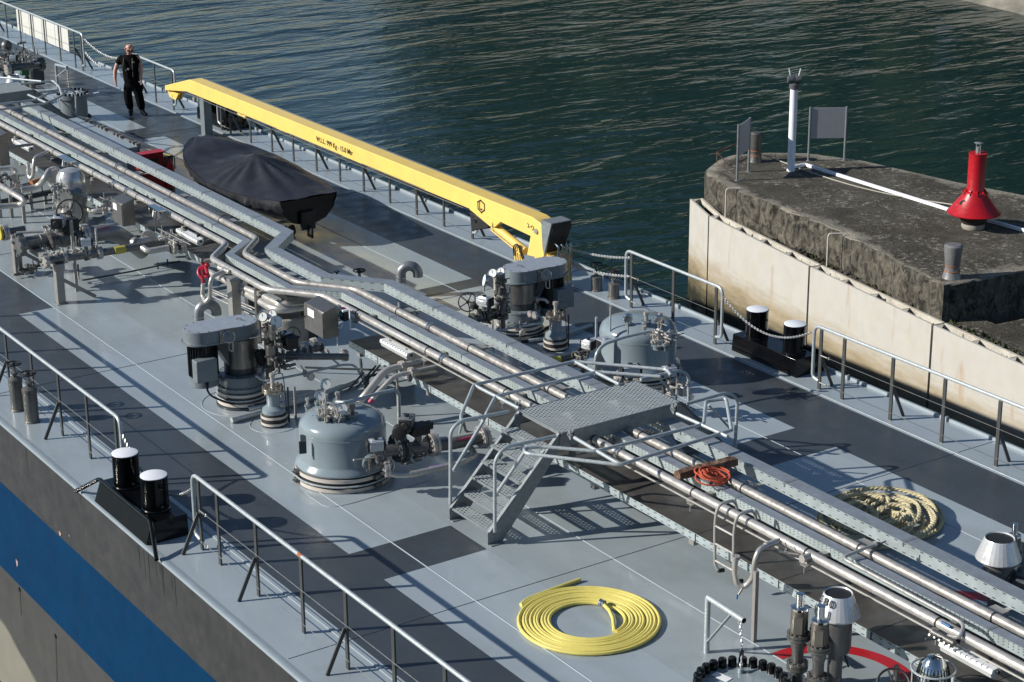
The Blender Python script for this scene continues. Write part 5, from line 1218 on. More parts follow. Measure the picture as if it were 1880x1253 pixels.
# ------------------------------------------------------------------ small bolted standpipes beside the pumps
def tank_hatch(label, base, k=1.0):
    t = thing('bolted_standpipe', label, 'pipe fitting', base, 'small bolted standpipes beside the pumps')
    M = MB(); M.lathe([(.19*k, .003), (.19*k, .16*k), (.175*k, .2*k)], base, 30); f = M.build('foot', black_matt, t)
    M = MB()
    for z in (.03, .13): M.lathe([(.191*k, z*k), (.198*k, z*k), (.198*k, (z+.035)*k), (.191*k, (z+.035)*k)], base, 30)
    M.build('cream_band', cream_band, f)
    M = MB(); M.lathe([(.175*k, .2*k), (.17*k, .26*k), (.11*k, .3*k), (.1*k, .31*k), (.1*k, .5*k), (.11*k, .52*k)], base, 30); M.build('neck', tank_paint, t)
    M = MB(); M.lathe([(.16*k, .52*k), (.16*k, .55*k), (.15*k, .555*k), (.15*k, .56*k), (.16*k, .565*k), (.16*k, .59*k), (.05*k, .6*k)], base, 30); M.ring_bolts(V(base)+V((0, 0, .56*k)), ZA, .135*k, 9, .016*k, .12*k); M.build('flange_pair', mat('brassy_steel', (.42, .38, .32), .3, .85, var=.2, scale=20), t)
    M = MB(); M.lathe([(.03*k, .59*k), (.03*k, .74*k), (.045*k, .75*k), (.045*k, .8*k), (.0001, .81*k)], base, 16); M.build('probe', steel, t)
    M = MB(); b = V(base); M.tube(fil([b+V((-.03, .05, .76*k)), b+V((0, .17, .78*k)), b+V((0, .19, .6)), b+V((.05, .2, .02))], .06), .008, 5); M.cyl(b+V((.05, .22, 0)), b+V((.05, .22, .55*k)), .014, seg=6); M.build('cable', pump_dk, t)
    return t
tank_hatch('bolted standpipe with cream bands between the near pump and the near dome', HN)
tank_hatch('bolted standpipe with a brassy flange right of the far cargo pump', HF)

# ------------------------------------------------------------------ domes
def dome(label, base, txt=None):
    t = thing('tank_dome', label, 'tank', base, 'grey domed expansion trunks')
    M = MB(); M.lathe([(.66, .004), (.66, .2), (.64, .22)], base, 60); f = M.build('foot', black_matt, t)
    for z0, z1 in ((.01, .06), (.15, .2)):
        M = MB(); M.lathe([(.662, z0), (.675, z0), (.675, z1), (.662, z1)], base, 60); M.build('cream_band', cream_band, f)
    M = MB(); M.torus(V(base)+V((0, 0, .105)), .69, .014, seg=60, ts=6); M.build('hose_ring', rail_galv, f)
    M = MB()
    for an in (-100, -96, 10, 14):
        for z in (.06, .18): c_ = V(base)+V((.7*math.cos(R(an)), .7*math.sin(R(an)), z)); M.box(c_, (.05, .05, .06), rz=R(an)); M.cyl(c_-V((0, .05, 0)), c_+V((0, .05, 0)), .01, seg=6)
    M.each('band_clamp', steel_dark, f)
    M = MB(); M.lathe([(.655, .215), (.668, .24), (.655, .27), (.615, .31), (.603, .34), (.6, .72)], base, 64); M.build('shell', tank_paint, t)
    M = MB(); M.lathe(DOMEP, base, 64); M.build('dome_cap', tank_paint, t, ang=60)
    M = MB(); M.torus(V(base)+V((0, 0, .72)), .6, .005, seg=64, ts=5); M.build('weld_bead', tank_paint, t)
    return t
DOMEP = [(.6, .72), (.599, .76), (.592, .8), (.575, .84), (.545, .875), (.5, .905), (.44, .93), (.36, .952), (.26, .968), (.14, .98), (.0001, .985)]
def dz_(base, p):  # height of the dome surface over a plan offset
    r = min(.58, math.hypot(p[0]-base.x, p[1]-base.y))
    for i in range(len(DOMEP)-1):
        if DOMEP[i][0] >= r >= DOMEP[i+1][0]:
            k = (DOMEP[i][0]-r)/(DOMEP[i][0]-DOMEP[i+1][0]); return DOMEP[i][1]*(1-k)+DOMEP[i+1][1]*k
    return .985
tn = dome('near grey domed tank trunk marked 6 left of the stair bridge', TN)
tf = dome('far grey domed tank trunk behind the stair bridge', TF)
def nozzle(par, base, u, v, r=.03, h=.08, top=steel):
    z = 1.0
    for _ in range(6): p = P(u, v, z); z = dz_(base, p)
    M = MB(); M.lathe([(r*1.3, -.03), (r*1.3, h*.4), (r*1.7, h*.45), (r*1.7, h*.75), (r, h*.8)], (p.x, p.y, z), 14); M.ring_bolts((p.x, p.y, z+h*.6), ZA, r*1.5, 6, r*.2, h*.7); M.build('nozzle', pump_paint, par)
    M = MB(); M.cyl((p.x, p.y, z+h*.7), (p.x, p.y, z+h*1.7), r*.7, seg=10); M.lathe([(r, 0), (r, r*1.2)], (p.x, p.y, z+h*1.7), 6); M.build('fitting', top, par); return V((p.x, p.y, z+h*1.7))
for u, v, r, h in ((587, 772, .03, .08), (602, 773, .032, .08), (617, 776, .035, .09), (629, 778, .03, .07), (584, 745, .03, .08), (600, 745, .025, .08), (565, 750, .028, .07), (620, 740, .035, .07)):
    q = nozzle(tn, TN, u, v, r, h)
    if u in (602, 617, 587): M = MB(); M.cyl(q, q+V((-.12, -.08, -.01)), .009, seg=6); M.build('lever', steel, tn)
nozzle(tn, TN, 646, 768, .05, .09, steel_dark)
q = P(600, 722, 1.3); gauge(tn, P(598, 706, 1.3), .078, (.85, -.5, .25)); gauge(tn, P(588, 727, 1.2), .08, (.85, -.45, .25)); gauge(tn, P(627, 751, 1.15), .085, (.85, -.5, .25))
M = MB()
for u, v, u2, v2 in ((598, 714, 592, 745), (588, 735, 590, 760), (627, 760, 622, 775)): M.cyl(P(u, v, 1.22), P(u2, v2, 1.0), .012, seg=6)
M.tube(fil([P(590, 745, 1.05), P(605, 738, 1.12), P(618, 748, 1.05)], .06), .012, 6); M.build('gauge_stem', steel, tn); clutter(tn, P(608, 760, 1.03), .1, .18, .03, 22, 12, steel)
text_mesh('6', 'numeral', black_matt, tn, (lambda p: p+V((.004, -.0, .012)))(P(569, 773, dz_(TN, P(569, 773, .95)))), (.75, .62, .02), (-.5, .5, .62), .11, .006)
M = MB(); c_ = V((TN.x, TN.y, 0))+V((-.15, -.6, .6)); c_ = P(562, 815, .62); M.beam(c_-V((0, 0, .12)), c_+V((0, 0, .12)), .16, .03, up=(.55, -.83, 0)); M.beam(c_-V((0, 0, .09))+V((.09, -.1, 0)), c_+V((0, 0, .09))+V((.09, -.1, 0)), .1, .02, up=(.9, -.3, 0)); M.build('name_plate', pump_dk, tn)
# thin vapour pipe from dome
pipe_run(tn, [P(618, 738, 1.03), P(634, 740, 1.06), P(700, 721, 1.0), P(724, 716, 1.0), P(732, 722, .95), P(733, 765, .55)], .025, rail_galv, f=.12)
# nozzle + actuated valves on the near dome
fl(tn, P(683, 852, .45), (.9, -.3, 0), .13, pump_paint)
t = thing('actuated_valve', 'silver actuator on a small valve at the lower right of the near dome', 'valve', P(700, 880, 0), 'actuated valves on the domes')
actuator(t, P(690, 817, .82), (.35, 1, 0), .26, .15); ball_valve(t, P(694, 852, .48), (.35, .95, 0), .055); fl(t, P(711, 862, .42), (.35, .95, 0), .11)
M = MB(); M.cyl(P(650, 845, .62), P(688, 840, .62), .01, seg=6); M.sphere(P(650, 845, .62), .018, 8); M.build('lever', steel, t)
pipe_run(t, [P(706, 860, .42), P(722, 872, .36), P(752, 872, .34), P(845, 852, .34), P(874, 838, .34), P(864, 822, .42), P(852, 808, .5)], .045, steel, f=.16)
M = MB(); M.cyl(P(790, 863, .34), P(815, 858, .34), .0465, seg=14); M.build('purple_band', purple_tag, t)
t = thing('actuated_valve', 'large dark actuator and valve on the thick pipe right of the near dome', 'valve', P(760, 860, 0), 'actuated valves on the domes')
fl(t, P(733, 822, .55), YA, .2, pump_dk, 12); pipe_run(t, [P(705, 828, .55), P(830, 818-3, .55), P(885, 803, .55)], .085, steel_dark)
ball_valve(t, P(768, 820, .55), (.1, 1, 0), .085); fl(t, P(794, 816, .55), (.05, 1, 0), .17, steel, 12); pipe_run(t, [P(797, 816, .55), P(885, 803, .55)], .088, steel)
fl(t, P(886, 802, .55), YA, .16, steel, 12)
actuator(t, P(747, 776, 1.0), (.8, -.75, 0), .3, .17, mat('grey_actuator', (.25, .26, .27), .35, .4)); M = MB(); c_ = P(733, 795, .9); M.lathe([(.0001, -.09), (.1, -.09), (.1, .02), (.07, .03)], c_, 20, axis=(.8, -.6, 0)); c_ = P(768, 788, .9); M.box(c_, (.2, .26, .13)); M.box(c_+V((0, .16, .02)), (.1, .1, .1)); M.tube(fil([c_+V((.05, .1, -.05)), c_+V((.12, .12, -.3)), c_+V((.12, -.1, -.38)), c_+V((.05, -.2, -.15))], .1), .012, 6); M.build('control_box', black_matt, t, bev=.01)
clutter(t, P(762, 835, .45), .06, .2, .08, 16, 22)
M = MB(); M.cyl(P(838, 809, .635), P(866, 803, .635), .008, .02, seg=10); M.build('crimson_arrow', pink_tag, t)
# two pipes rising over the walkway edge to the near pipe
t = thing('cross_pipe', 'thick stainless pipe rising from the near dome over the walkway, left of its twin', 'pipe', P(700, 700, .6), 'twin pipes from the near dome to the rack')
pipe_run(t, [P(655, 742, .35), P(672, 724, .5), P(706, 681, .75), P(733, 674, .76), P(800, 659, .76)], .056, steel, f=.2); fl(t, P(737, 673, .76), YA, .085)
t = thing('cross_pipe', 'thinner stainless pipe with a crimson mark rising from the near dome over the walkway', 'pipe', P(720, 720, .6), 'twin pipes from the near dome to the rack')
pipe_run(t, [P(680, 738, .4), P(688, 727, .5), P(724, 690, .75), P(752, 685, .76), P(830, 667, .76)], .036, steel, f=.2); fl(t, P(755, 684, .76), YA, .08); fl(t, P(752, 694, .68), (.1, 1, -.2), .06, steel_dark)
M = MB(); M.cyl(P(679, 739, .4), P(684, 733, .45), .038, seg=12); M.build('crimson_arrow', pink_tag, t)
M = MB(); g = P(731, 760, .05); M.cyl((g.x, g.y, 0), (g.x, g.y, .72), .02, seg=8); M.build('support', leg_paint, t)
# low riser pipe pair by the stair
t = thing('vent_loop', 'two small bent pipes standing behind the left stair handrail', 'pipe', P(845, 790, 0))
pipe_run(t, [P(843, 800, .1), P(846, 785, .3), P(850, 772, .45)], .02, rail_galv); pipe_run(t, [P(850, 772, .45), P(856, 795, .15), P(880, 795, .1)], .02, steel_dark)

# far dome fittings
for u, v, r, h in ((1186, 612, .045, .1), (1208, 638, .06, .06), (1212, 610, .035, .1), (1222, 640, .035, .1), (1230, 632, .03, .1), (1153, 611, .035, .05)):
    q = nozzle(tf, TF, u, v, r, h)
clutter(tf, P(1215, 618, 1.08), .1, .12, .08, 26, 31, steel)
for u, v, z in ((1153, 583, 1.3), (1209, 586, 1.3)): gauge(tf, P(u, v, z), .07, (-.8, .5, .3))
M = MB(); M.cyl(P(1153, 592, 1.22), P(1153, 616, 1.0), .012, seg=6); M.cyl(P(1209, 595, 1.2), P(1209, 616, 1.0), .012, seg=6); M.cyl(P(1183, 598, 1.18), P(1183, 614, 1.02), .03, seg=10); M.build('gauge_stem', steel, tf)
M = MB()
for dv in (0, 6, 12): M.cyl(P(1232, 612+dv, 1.1), P(1256, 606+dv*1.05, 1.1), .008, seg=6)
M.build('lever', steel_dark, tf)
t = thing('dome_pipe', 'curved grey pipe resting over the far dome from the left', 'pipe', P(1095, 690, 0))
pipe_run(t, [P(1093, 700, .5), P(1094, 650, 1.0), P(1108, 632, 1.08), P(1150, 618, 1.12), P(1200, 607, 1.15)], .026, rail_galv, f=.15)
M = MB(); g = P(1094, 712, 0); M.cyl((g.x, g.y, 0), (g.x, g.y, 1.15), .02, seg=8); g = P(1120, 660, .4); M.cyl((g.x, g.y, 0), (g.x, g.y, 1.25), .014, seg=8); M.build('support_rod', rail_galv, t)
M = MB(); g = P(1096, 712, 0); M.box((g.x+.02, g.y, .4), (.06, .08, .8)); M.build('post', steel_box, t)
M = MB(); M.box(P(1112, 624, 1.02), (.2, .2, .02)); M.cyl(P(1110, 622, 1.03), P(1110, 620, 1.06), .025, seg=10); M.build('actuator_top', silver_w, t)
t = thing('actuated_valve', 'silver cylinder actuator in front of the far dome under the bridge handrails', 'valve', P(1157, 720, 0), 'actuated valves on the domes')
actuator(t, P(1157, 681, .78), (.3, 1, 0), .34, .17); ball_valve(t, P(1150, 715, .45), (.5, .8, 0), .06); M = MB(); flange(M, P(1143, 705, .5), (.7, .5, 0), .09); M.build('flange', steel, t); clutter(t, P(1145, 712, .5), .1, .15, .1, 14, 41)
t = thing('actuated_valve', 'actuator and flanged valve at the right foot of the far dome beside the bridge handrail', 'valve', P(1250, 730, 0), 'actuated valves on the domes')
actuator(t, P(1228, 682, .78), (.3, 1, 0), .28, .15); ball_valve(t, P(1235, 715, .42), (.2, 1, 0), .06); fl(t, P(1252, 716, .42), (.2, 1, 0), .1); pipe_run(t, [P(1240, 716, .42), P(1262, 722, .38), P(1268, 730, .2)], .05); clutter(t, P(1240, 712, .55), .1, .15, .1, 14, 42, steel)
t = thing('actuated_valve', 'small black-ended valve with flanges left of the far dome', 'valve', P(1070, 660, 0), 'actuated valves on the domes')
pipe_run(t, [P(990, 668, .5), P(1020, 662, .5), P(1060, 652, .5), P(1085, 640, .5)], .055, pump_dk, f=.3); actuator(t, P(1080, 632, .85), (.9, .3, 0), .22, .14); M = MB(); M.lathe([(.0001, -.05), (.085, -.05), (.085, .03)], P(1071, 645, .72), 18, axis=(.8, -.6, 0)); M.build('gear_cover', black_matt, t)
fl(t, P(1063, 655, .52), YA, .09); clutter(t, P(1066, 672, .55), .1, .1, .22, 30, 43)
M = MB(); M.cyl(P(1010, 664, .5), P(1028, 660.5, .5), .0565, seg=14); M.build('yellow_label', yellow_tag, t)
t = thing('cross_pipe', 'grey pipe with red and yellow label right of the far pump foot', 'pipe', P(1000, 660, .3))
pipe_run(t, [P(985, 672, .35), P(1010, 667, .35), P(1050, 668, .35), P(1075, 676, .35)], .04, steel, f=.2); M = MB(); M.cyl(P(1002, 668, .37), P(1028, 665, .37), .043, seg=12); M.build('red_label', red_paint, t)

# ------------------------------------------------------------------ gooseneck vents
def gooseneck(label, u, v, vtop, w_px, d=(.9, -.1, 0), dpx=None):
    g = P(u, v, 0); zt = TOP(g.x, g.y, vtop); t = thing('gooseneck_vent', label, 'vent', g, 'gooseneck vent pipes'); r = .088; d = V(d).normalized(); R_ = .15
    pts = [g]+[V((g.x, g.y, zt-R_-r))]+[V((g.x, g.y, zt-R_-r))+d*R_*(1-math.cos(math.pi*k/10))+V((0, 0, R_*math.sin(math.pi*k/10))) for k in range(1, 11)]+[V((g.x, g.y, zt-R_-r-.05))+d*R_*2]
    gm = mat('gooseneck_galvanised', (.24, .255, .265), .42, .5, var=.3, scale=9, stain=(.33, .32, .3), stain_amt=.5, stain_scale=8)
    M = MB(); M.tube(pts, r, 18, caps=False); M.build('bent_pipe', gm, t)
    M = MB(); e = pts[-1]; M.lathe([(r*.98, .0), (r*.85, .004), (.0001, .06)], e+V((0, 0, -.0)), 18); M.build('dark_mouth', black_matt, t)
    M = MB(); M.torus(V((g.x, g.y, zt-R_-r-.06)), r, .008, seg=20, ts=6); M.build('collar', steel_brt, t); return t
gooseneck('grey gooseneck vent pipe standing behind the near cargo pump cover', 366, 596, 551, 46, (.3, .9, 0))
gooseneck('grey gooseneck vent pipe on the far light deck patch beyond the wide tray', 737, 545, 480, 46, (.5, .85, 0))
# valve handles on the deck beyond the tray
g = P(660, 512, 0); t = thing('deck_valve', 'rusty handwheel on a short stem beyond the wide cable tray', 'valve', g); zt = TOP(g.x, g.y, 497); M = MB(); M.cyl(g, (g.x, g.y, zt), .03, seg=10); M.build('stem', steel_dark, t); handwheel(t, (g.x, g.y, zt), .105, tr=.014)
M = MB(); M.lathe([(.05, 0), (.04, .015)], (g.x, g.y, zt-.02), 12); M.build('rusty_hub', mat('rust_dark', (.12, .055, .03), .85), t)
for (u, v, lb) in ((618, 500, 'small black star handle on a deck fitting left of the white card'), (647, 514, 'small black star handle on a deck fitting right of the white card')):
    g = P(u, v, .1); M = MB(); M.cyl(g-V((0, 0, .1)), g, .02, seg=8)
    for k in range(4): an = k*1.57+.5; M.cyl(g, g+V((math.cos(an)*.07, math.sin(an)*.07, .01)), .009, seg=5)
    tag(M.build('star_handle', black_matt), lb, 'handle', 'star handles on the deck')
M = MB(); g = P(624, 504, .02); M.box(g, (.22, .14, .01), rz=.2); tag(M.build('deck_card', card_w), 'small white card lying between two star handles beyond the wide tray', 'sign')
t = thing('folded_bracket', 'low dark steel bracket on the deck at the foot of the far gooseneck vent', 'bracket', P(740, 555, 0)); M = MB(); a_, b_ = P(716, 522, .3), P(765, 546, .3); M.beam(a_, b_, .03, .02); M.beam(a_+V((.1, .15, 0)), b_+V((0, .15, 0)), .12, .015); M.beam(b_, b_-V((0, 0, .3)), .03, .03); M.build('arm', galv, t)

# ------------------------------------------------------------------ pipes, column and red hydrant left of the near pump
t = thing('support_column', 'square beige steel column carrying pipes behind the near pump cover', 'column', P(428, 590, 0)); c_ = P(428, 512, .95); M = MB(); M.box2((c_.x-.09, c_.y-.08, 0.003), (c_.x+.09, c_.y+.08, .95)); M.build('column', leg_paint, t, bev=.006)
M = MB(); M.beam(c_+V((0, .08, -.08)), P(450, 505, .9), .06, .1); M.build('arm', leg_paint, t)
t = thing('support_column', 'thin dark steel upright between the near pump and the pipe bends', 'column', P(471, 580, 0)); c_ = P(471, 545, .8); M = MB(); M.box2((c_.x-.03, c_.y-.03, 0.003), (c_.x+.03, c_.y+.03, 1.0)); M.build('upright', steel_box, t)
t = thing('elbow_pipe', 'thick stainless pipe bend running under the rack, nearer of the pair', 'pipe', P(505, 570, .7), 'pipe bends beside the tall cabinet')
pipe_run(t, [P(437, 531, .72), P(468, 547, .72), P(508, 571, .72), P(568, 562, .72), P(640, 548, .7)], .07, steel, f=.3)
M = MB(); e = P(438, 532, .72); M.lathe([(.06, 0), (.085, .0), (.085, .05), (.06, .05)], e, 16, axis=XA); M.build('collar', black_matt, t)
t = thing('elbow_pipe', 'stainless pipe bend running under the rack, farther of the pair', 'pipe', P(515, 560, .8), 'pipe bends beside the tall cabinet')
pipe_run(t, [P(384, 500, .8), P(418, 518, .8), P(478, 541, .8), P(518, 561, .8), P(566, 554, .8), P(640, 540, .78)], .056, steel, f=.25)
t = thing('conduit_bundle', 'bundle of thin white pipes running at deck level behind the near pump', 'pipe', P(450, 560, .2)); 
for k in (0, 1, 3):
    pipe_run(t, [P(385+k*2, 530+k*5, .2), P(480, 572+k*5, .2)], .012, steel)
t = thing('sounding_trunk', 'pale oval trunk ring with an open top behind the near pump valves', 'hatch', P(530, 600, 0)); g = P(525, 598, .25); M = MB(); M.lathe([(.42, 0), (.42, .42), (.4, .46), (.3, .46), (.28, .42), (.28, .1), (.0001, .1)], (g.x, g.y, 0), 36); M.build('ring', mat('trunk_beige', (.3, .29, .26), .5, .2, var=.15), t)
t = thing('red_valve', 'small bright red curved valve fitting above the bent drain pipe left of the kink', 'valve', P(372, 520, 0)); 
M = MB(); M.tube(fil([P(371, 493, 1.12), P(374, 505, .98), P(383, 509, .96), P(377, 488, 1.05), P(370, 481, 1.12)], .06), .03, 10); M.tube(fil([P(383, 488, 1.06), P(366, 492, 1.02), P(364, 504, .93), P(373, 512, .87), P(373, 520, .8)], .06), .035, 10); M.sphere(P(380, 487, 1.06), .05, 12); M.build('red_body', mat('bright_red', (.33, .005, .025), .4), t)
M = MB(); M.cyl(P(371, 482, 1.14), P(371, 475, 1.2), .045, seg=12); M.build('grey_cap', steel_box, t)
t = thing('trap_pipe', 'stainless U-shaped drain pipe joining the near pipe beside the red valve', 'pipe', P(377, 551, .4), 'U-shaped drain pipes')
pipe_run(t, [P(423, 497, 1.08), P(408, 500, 1.08), P(390, 508, 1.05), P(386, 520, .95), P(386, 545, .55), P(378, 556, .45), P(371, 543, .5), P(373, 520, .75)], .036, steel, f=.1)
M = MB(); flange(M, P(412, 498, 1.08), YA, .055); M.cyl(P(402, 492, 1.1), P(422, 500, 1.1), .04, seg=10); M.build('coupling', steel, t)
t = thing('trap_pipe', 'stainless U-shaped drain pipe on a slim post beside the hook-on ladder', 'pipe', P(1378, 1178, 0), 'U-shaped drain pipes')
pipe_run(t, [P(1440, 990, 1.1), P(1417, 998, 1.1), P(1393, 1010, 1.1), P(1386, 1030, .98), P(1382, 1062, .72), P(1368, 1078, .6), P(1353, 1074, .62), P(1349, 1050, .78), P(1351, 1022, 1.0)], .033, steel, f=.14)
M = MB(); flange(M, P(1351, 1024, 1.0), ZA, .05, .02); M.cyl(P(1405, 1003, 1.1), P(1426, 995, 1.1), .04, seg=12); M.build('coupling', steel, t)
M = MB(); g = P(1378, 1178, 0); M.box((g.x+.02, g.y+.03, .45), (.05, .05, .9)); M.build('post', leg_paint, t)
M = MB(); M.cyl(P(1363, 1080, .6), P(1356, 1092, .52), .014, seg=6); M.build('drain_tap', steel_dark, t); M = MB(); M.cyl(P(1354, 1092, .52), P(1353, 1100, .46), .01, seg=6); M.build('blue_handle', blue_tag, t)
t = thing('trap_pipe', 'stainless U-shaped drain pipe left of the filter vessel', 'pipe', P(56, 345, 0), 'U-shaped drain pipes')
pipe_run(t, [P(92, 278, 1.08), P(78, 284, 1.08), P(63, 290, 1.05), P(62, 305, .9), P(61, 322, .7), P(56, 329, .62), P(52, 320, .7), P(52, 300, .95)], .038, steel, f=.12)
M = MB(); g = P(56, 345, .3); M.cyl((g.x, g.y, 0), (g.x, g.y, .65), .025, seg=8); M.build('post', leg_paint, t)
# ------------------------------------------------------------------ covered tender boat on a trolley
cyb = 2.32
t = thing('covered_boat', 'small tender boat under a dark tarpaulin, on a trolley beside the pipe rack', 'boat', (-15, cyb, 0))
pk = PY(468, 276, cyb); st = [(-12.8, .6, .95), (-13.4, .8, .9), (-14.3, .96, .87), (-15.2, 1.02, .9), (-16.0, .95, .97), (-16.7, .76, 1.05), (-17.2, .5, 1.12), (-17.5, .2, 1.18)]
def bst(x):
    for i in range(len(st)-1):
        a, b = st[i], st[i+1]
        if a[0] >= x >= b[0]: k = (a[0]-x)/(a[0]-b[0]); k2 = k; return a[1]*(1-k2)+b[1]*k2, a[2]*(1-k2)+b[2]*k2
    return st[-1][1:]
hp = pk.z-.95; xp = pk.x
def rid(x):
    if x > xp: k = (x-xp)/(-12.8-xp); return hp*max(0, 1-k)**1.05
    k = (xp-x)/(xp+17.5); return hp*max(0, 1-k*1.7)**1.25+.16*math.sin(math.pi*min(1, k)**1.6)*k
M = MB(); nx, ny = 90, 40
for i in range(nx+1):
    x = -12.8-4.7*i/nx; w_, g_ = bst(x)
    for j in range(ny+1):
        s = -1+2*j/ny; y = cyb+s*w_; h = rid(x)*(1-abs(s)**(1.02+.5*min(1, abs(x-xp))))
        ang = math.atan2(s*w_, x-xp); d = math.hypot(s*w_, x-xp)
        h += .038*math.sin(ang*15+1.2*math.sin(ang*5))*min(1, d*1.4)*math.exp(-d*.55)*(1-abs(s)**4)*1.1
        h += -.05*math.exp(-((x+16.0)/.5)**2)*(1-s*s)
        h += .012*noise.noise(V((x*3, s*4, 2)))
        M.v.append(V((x, y, g_+h)))
for i in range(nx):
    for j in range(ny): M.f.append((i*(ny+1)+j, i*(ny+1)+j+1, (i+1)*(ny+1)+j+1, (i+1)*(ny+1)+j))
# skirt hanging from the gunwale
b0 = len(M.v); rim = [(-12.8-4.7*i/nx, -1) for i in range(nx+1)]+[(-17.5, -1+2*j/10) for j in range(1, 10)]+[(-12.8-4.7*i/nx, 1) for i in range(nx, -1, -1)]
rg = random.Random(8)
for lv in range(5):
    for q, (x, s) in enumerate(rim):
        w_, g_ = bst(x); k = lv/4; nz_ = noise.noise(V((x*7, s*3, 0))); fold = .022*math.sin(x*23+math.sin(x*7)*2)*k
        ox = -.02*k if x < -17.4 else 0
        M.v.append(V((x+ox, cyb+s*(w_+.012+fold-.05*k*k), g_-.24*k*(.85+.35*nz_)+.0)))
nr = len(rim)
for lv in range(4):
    for q in range(nr-1): M.f.append((b0+lv*nr+q, b0+lv*nr+q+1, b0+(lv+1)*nr+q+1, b0+(lv+1)*nr+q))
M.build('tarpaulin', tarp, t, ang=60)
M = MB(); n = 20; hs = []
for i in range(n+1):
    x = -12.83-4.6*i/n; w_, g_ = bst(x); w_ *= .97; kz = .36 if x > -15.9 else .36+.5*((-15.9-x)/1.6)**1.6; hs.append((x, w_, g_-.03, kz))
    M.v += [V((x, cyb+w_*a, kz+(g_-.03-kz)*b)) for a, b in ((-1, 1), (-.93, .55), (-.62, .22), (0, 0), (.62, .22), (.93, .55), (1, 1))]
for i in range(n):
    for j in range(6): M.f.append((i*7+j, i*7+j+1, (i+1)*7+j+1, (i+1)*7+j))
M.f.append(tuple(reversed(range(7)))); M.build('hull', boat_hull, t)
M = MB(); M.box((-12.78, cyb-.05, .5), (.08, .3, .36)); M.box((-12.7, cyb-.05, .3), (.2, .05, .24)); M.build('outboard_skeg', black_matt, t, bev=.02)
M = MB(); M.sphere((-14.5, cyb-.72, .78), .09, 12, sc=(1.6, 1, .8)); M.build('fender', mat('navy_fender', (.01, .02, .05), .5), t)
t2 = thing('boat_trolley', 'small wheeled trolley under the stern of the covered boat', 'trolley', P(530, 433, 0)); w0 = P(530, 433, 0)
M = MB(); M.beam((w0.x, w0.y, .28), (-16, cyb, .3), .06, .06); M.beam((w0.x-.1, w0.y-.3, .26), (w0.x-.1, w0.y+.6, .26), .05, .05); M.build('frame', galv, t2)
for dy in (-.06, .08): M = MB(); M.lathe([(.0001, -.03), (.1, -.03), (.1, .03), (.0001, .03)], (w0.x, w0.y+dy, .1), 18, axis=YA); M.build('wheel', black_matt, t2)
M = MB(); M.lathe([(.0001, -.05), (.09, -.05), (.09, .05), (.0001, .05)], (-16.2, 2.4, .1), 18, axis=YA); M.box((-16.2, 2.4, .2), (.06, .2, .2)); M.build('wheel', black_matt, t2)

# ------------------------------------------------------------------ yellow deck crane
t = thing('deck_crane', 'long yellow folding deck crane lowered along the far railing', 'crane', (-8.2, 4.55, 0))
y0, y1 = 4.4, 4.72
cp = lambda u, v: (lambda q: (q.x, q.z))(PY(u, v, y0))
zb, zt_ = .93, 1.245
poly = [(-23.87, .74), (-23.85, .86), (-22.45, 1.245), (-8.35, 1.245), (-8.1, 1.2), (-7.98, 1.1), (-7.98, .56), (-8.52, .5), (-8.4, .885), (-9.6, .92), (-21.7, .93), (-22.65, .925), (-23.87, .74)][:-1]
M = MB(); M.prism(list(reversed(poly)), y0, y1, ax='y'); M.build('boom', crane_y, t, bev=.012)
M = MB(); M.box2((-22.3, y1+.002, 1.21), (-8.6, y1+.045, 1.245)); M.build('boom_rail', galv, t)
M = MB()
for x in (-20.5, -17.6, -14.4): M.beam((x, y0-.004, .945), (x+2.4, y0-.004, .945), .004, .01)
M.tube([(-22.5, y0-.02, .9), (-16, y0-.03, .88), (-10.6, y0-.02, .9)], .007, 5); M.build('winch_cable', wire_m, t)
for (u, v) in ((312, 176), (438, 209)):
    q = PY(u, v, y0); M = MB(); M.prism([(q.x-.22, q.z-.07), (q.x+.12, q.z-.1), (q.x+.3, q.z+.08), (q.x-.3, q.z+.1)], y0+.08, y0+.14, ax='y'); M.prism([(q.x-.22, q.z-.07), (q.x+.12, q.z-.1), (q.x+.3, q.z+.08), (q.x-.3, q.z+.1)], y0+.2, y0+.25, ax='y'); M.cyl((q.x-.05, y0+.07, q.z-.02), (q.x-.05, y0+.26, q.z-.02), .03, seg=10); M.build('rope_sheave', crane_y, t)
q = PY(370, 180, y0); M = MB(); M.lathe([(.06, -.08), (.07, -.06), (.05, 0), (.07, .06), (.06, .08)], (q.x-.5, y0+.1, .8), 14, axis=YA); M.build('hook_block', galv, t)
# lettering and logo on the near face
a_, b_ = PY(581, 258, y0), PY(648, 282, y0); lx = b_.x-a_.x
tm = text_mesh('W.L.L. 999 Kg - 15.0 Mtr', 'lettering', black_matt, t, (a_.x, y0-.005, 1.03), (1, 0, 0), (0, 0, 1), .15, .004, bold=.001)
ws = [v.co.x for v in tm.data.vertices]; sc_ = lx/(max(ws)-min(ws)); mn = min(ws)
for v in tm.data.vertices: v.co.x = mn+(v.co.x-mn)*sc_
def stroke(pts, w_, nm, closed=False):
    M = MB(); n = len(pts); pts = pts+[pts[0]] if closed else pts
    for i in range(len(pts)-1):
        a, b = pts[i], pts[i+1]; d = V((b[0]-a[0], 0, b[1]-a[1])).normalized()*w_*.35
        M.beam(V((a[0], y0-.003, a[1]))-d, V((b[0], y0-.003, b[1]))+d, .004, w_, up=(0, 0, 1)) if abs(b[0]-a[0]) > 1e-4 else M.beam(V((a[0], y0-.003, a[1])), V((b[0], y0-.003, b[1])), .004, w_, up=(1, 0, 0))
    return M.build(nm, black_matt, t, flat=True)
pz = lambda u, v: (lambda q: (q.x, q.z))(PY(840+u*240/1880, 360+v*160/1253, y0))
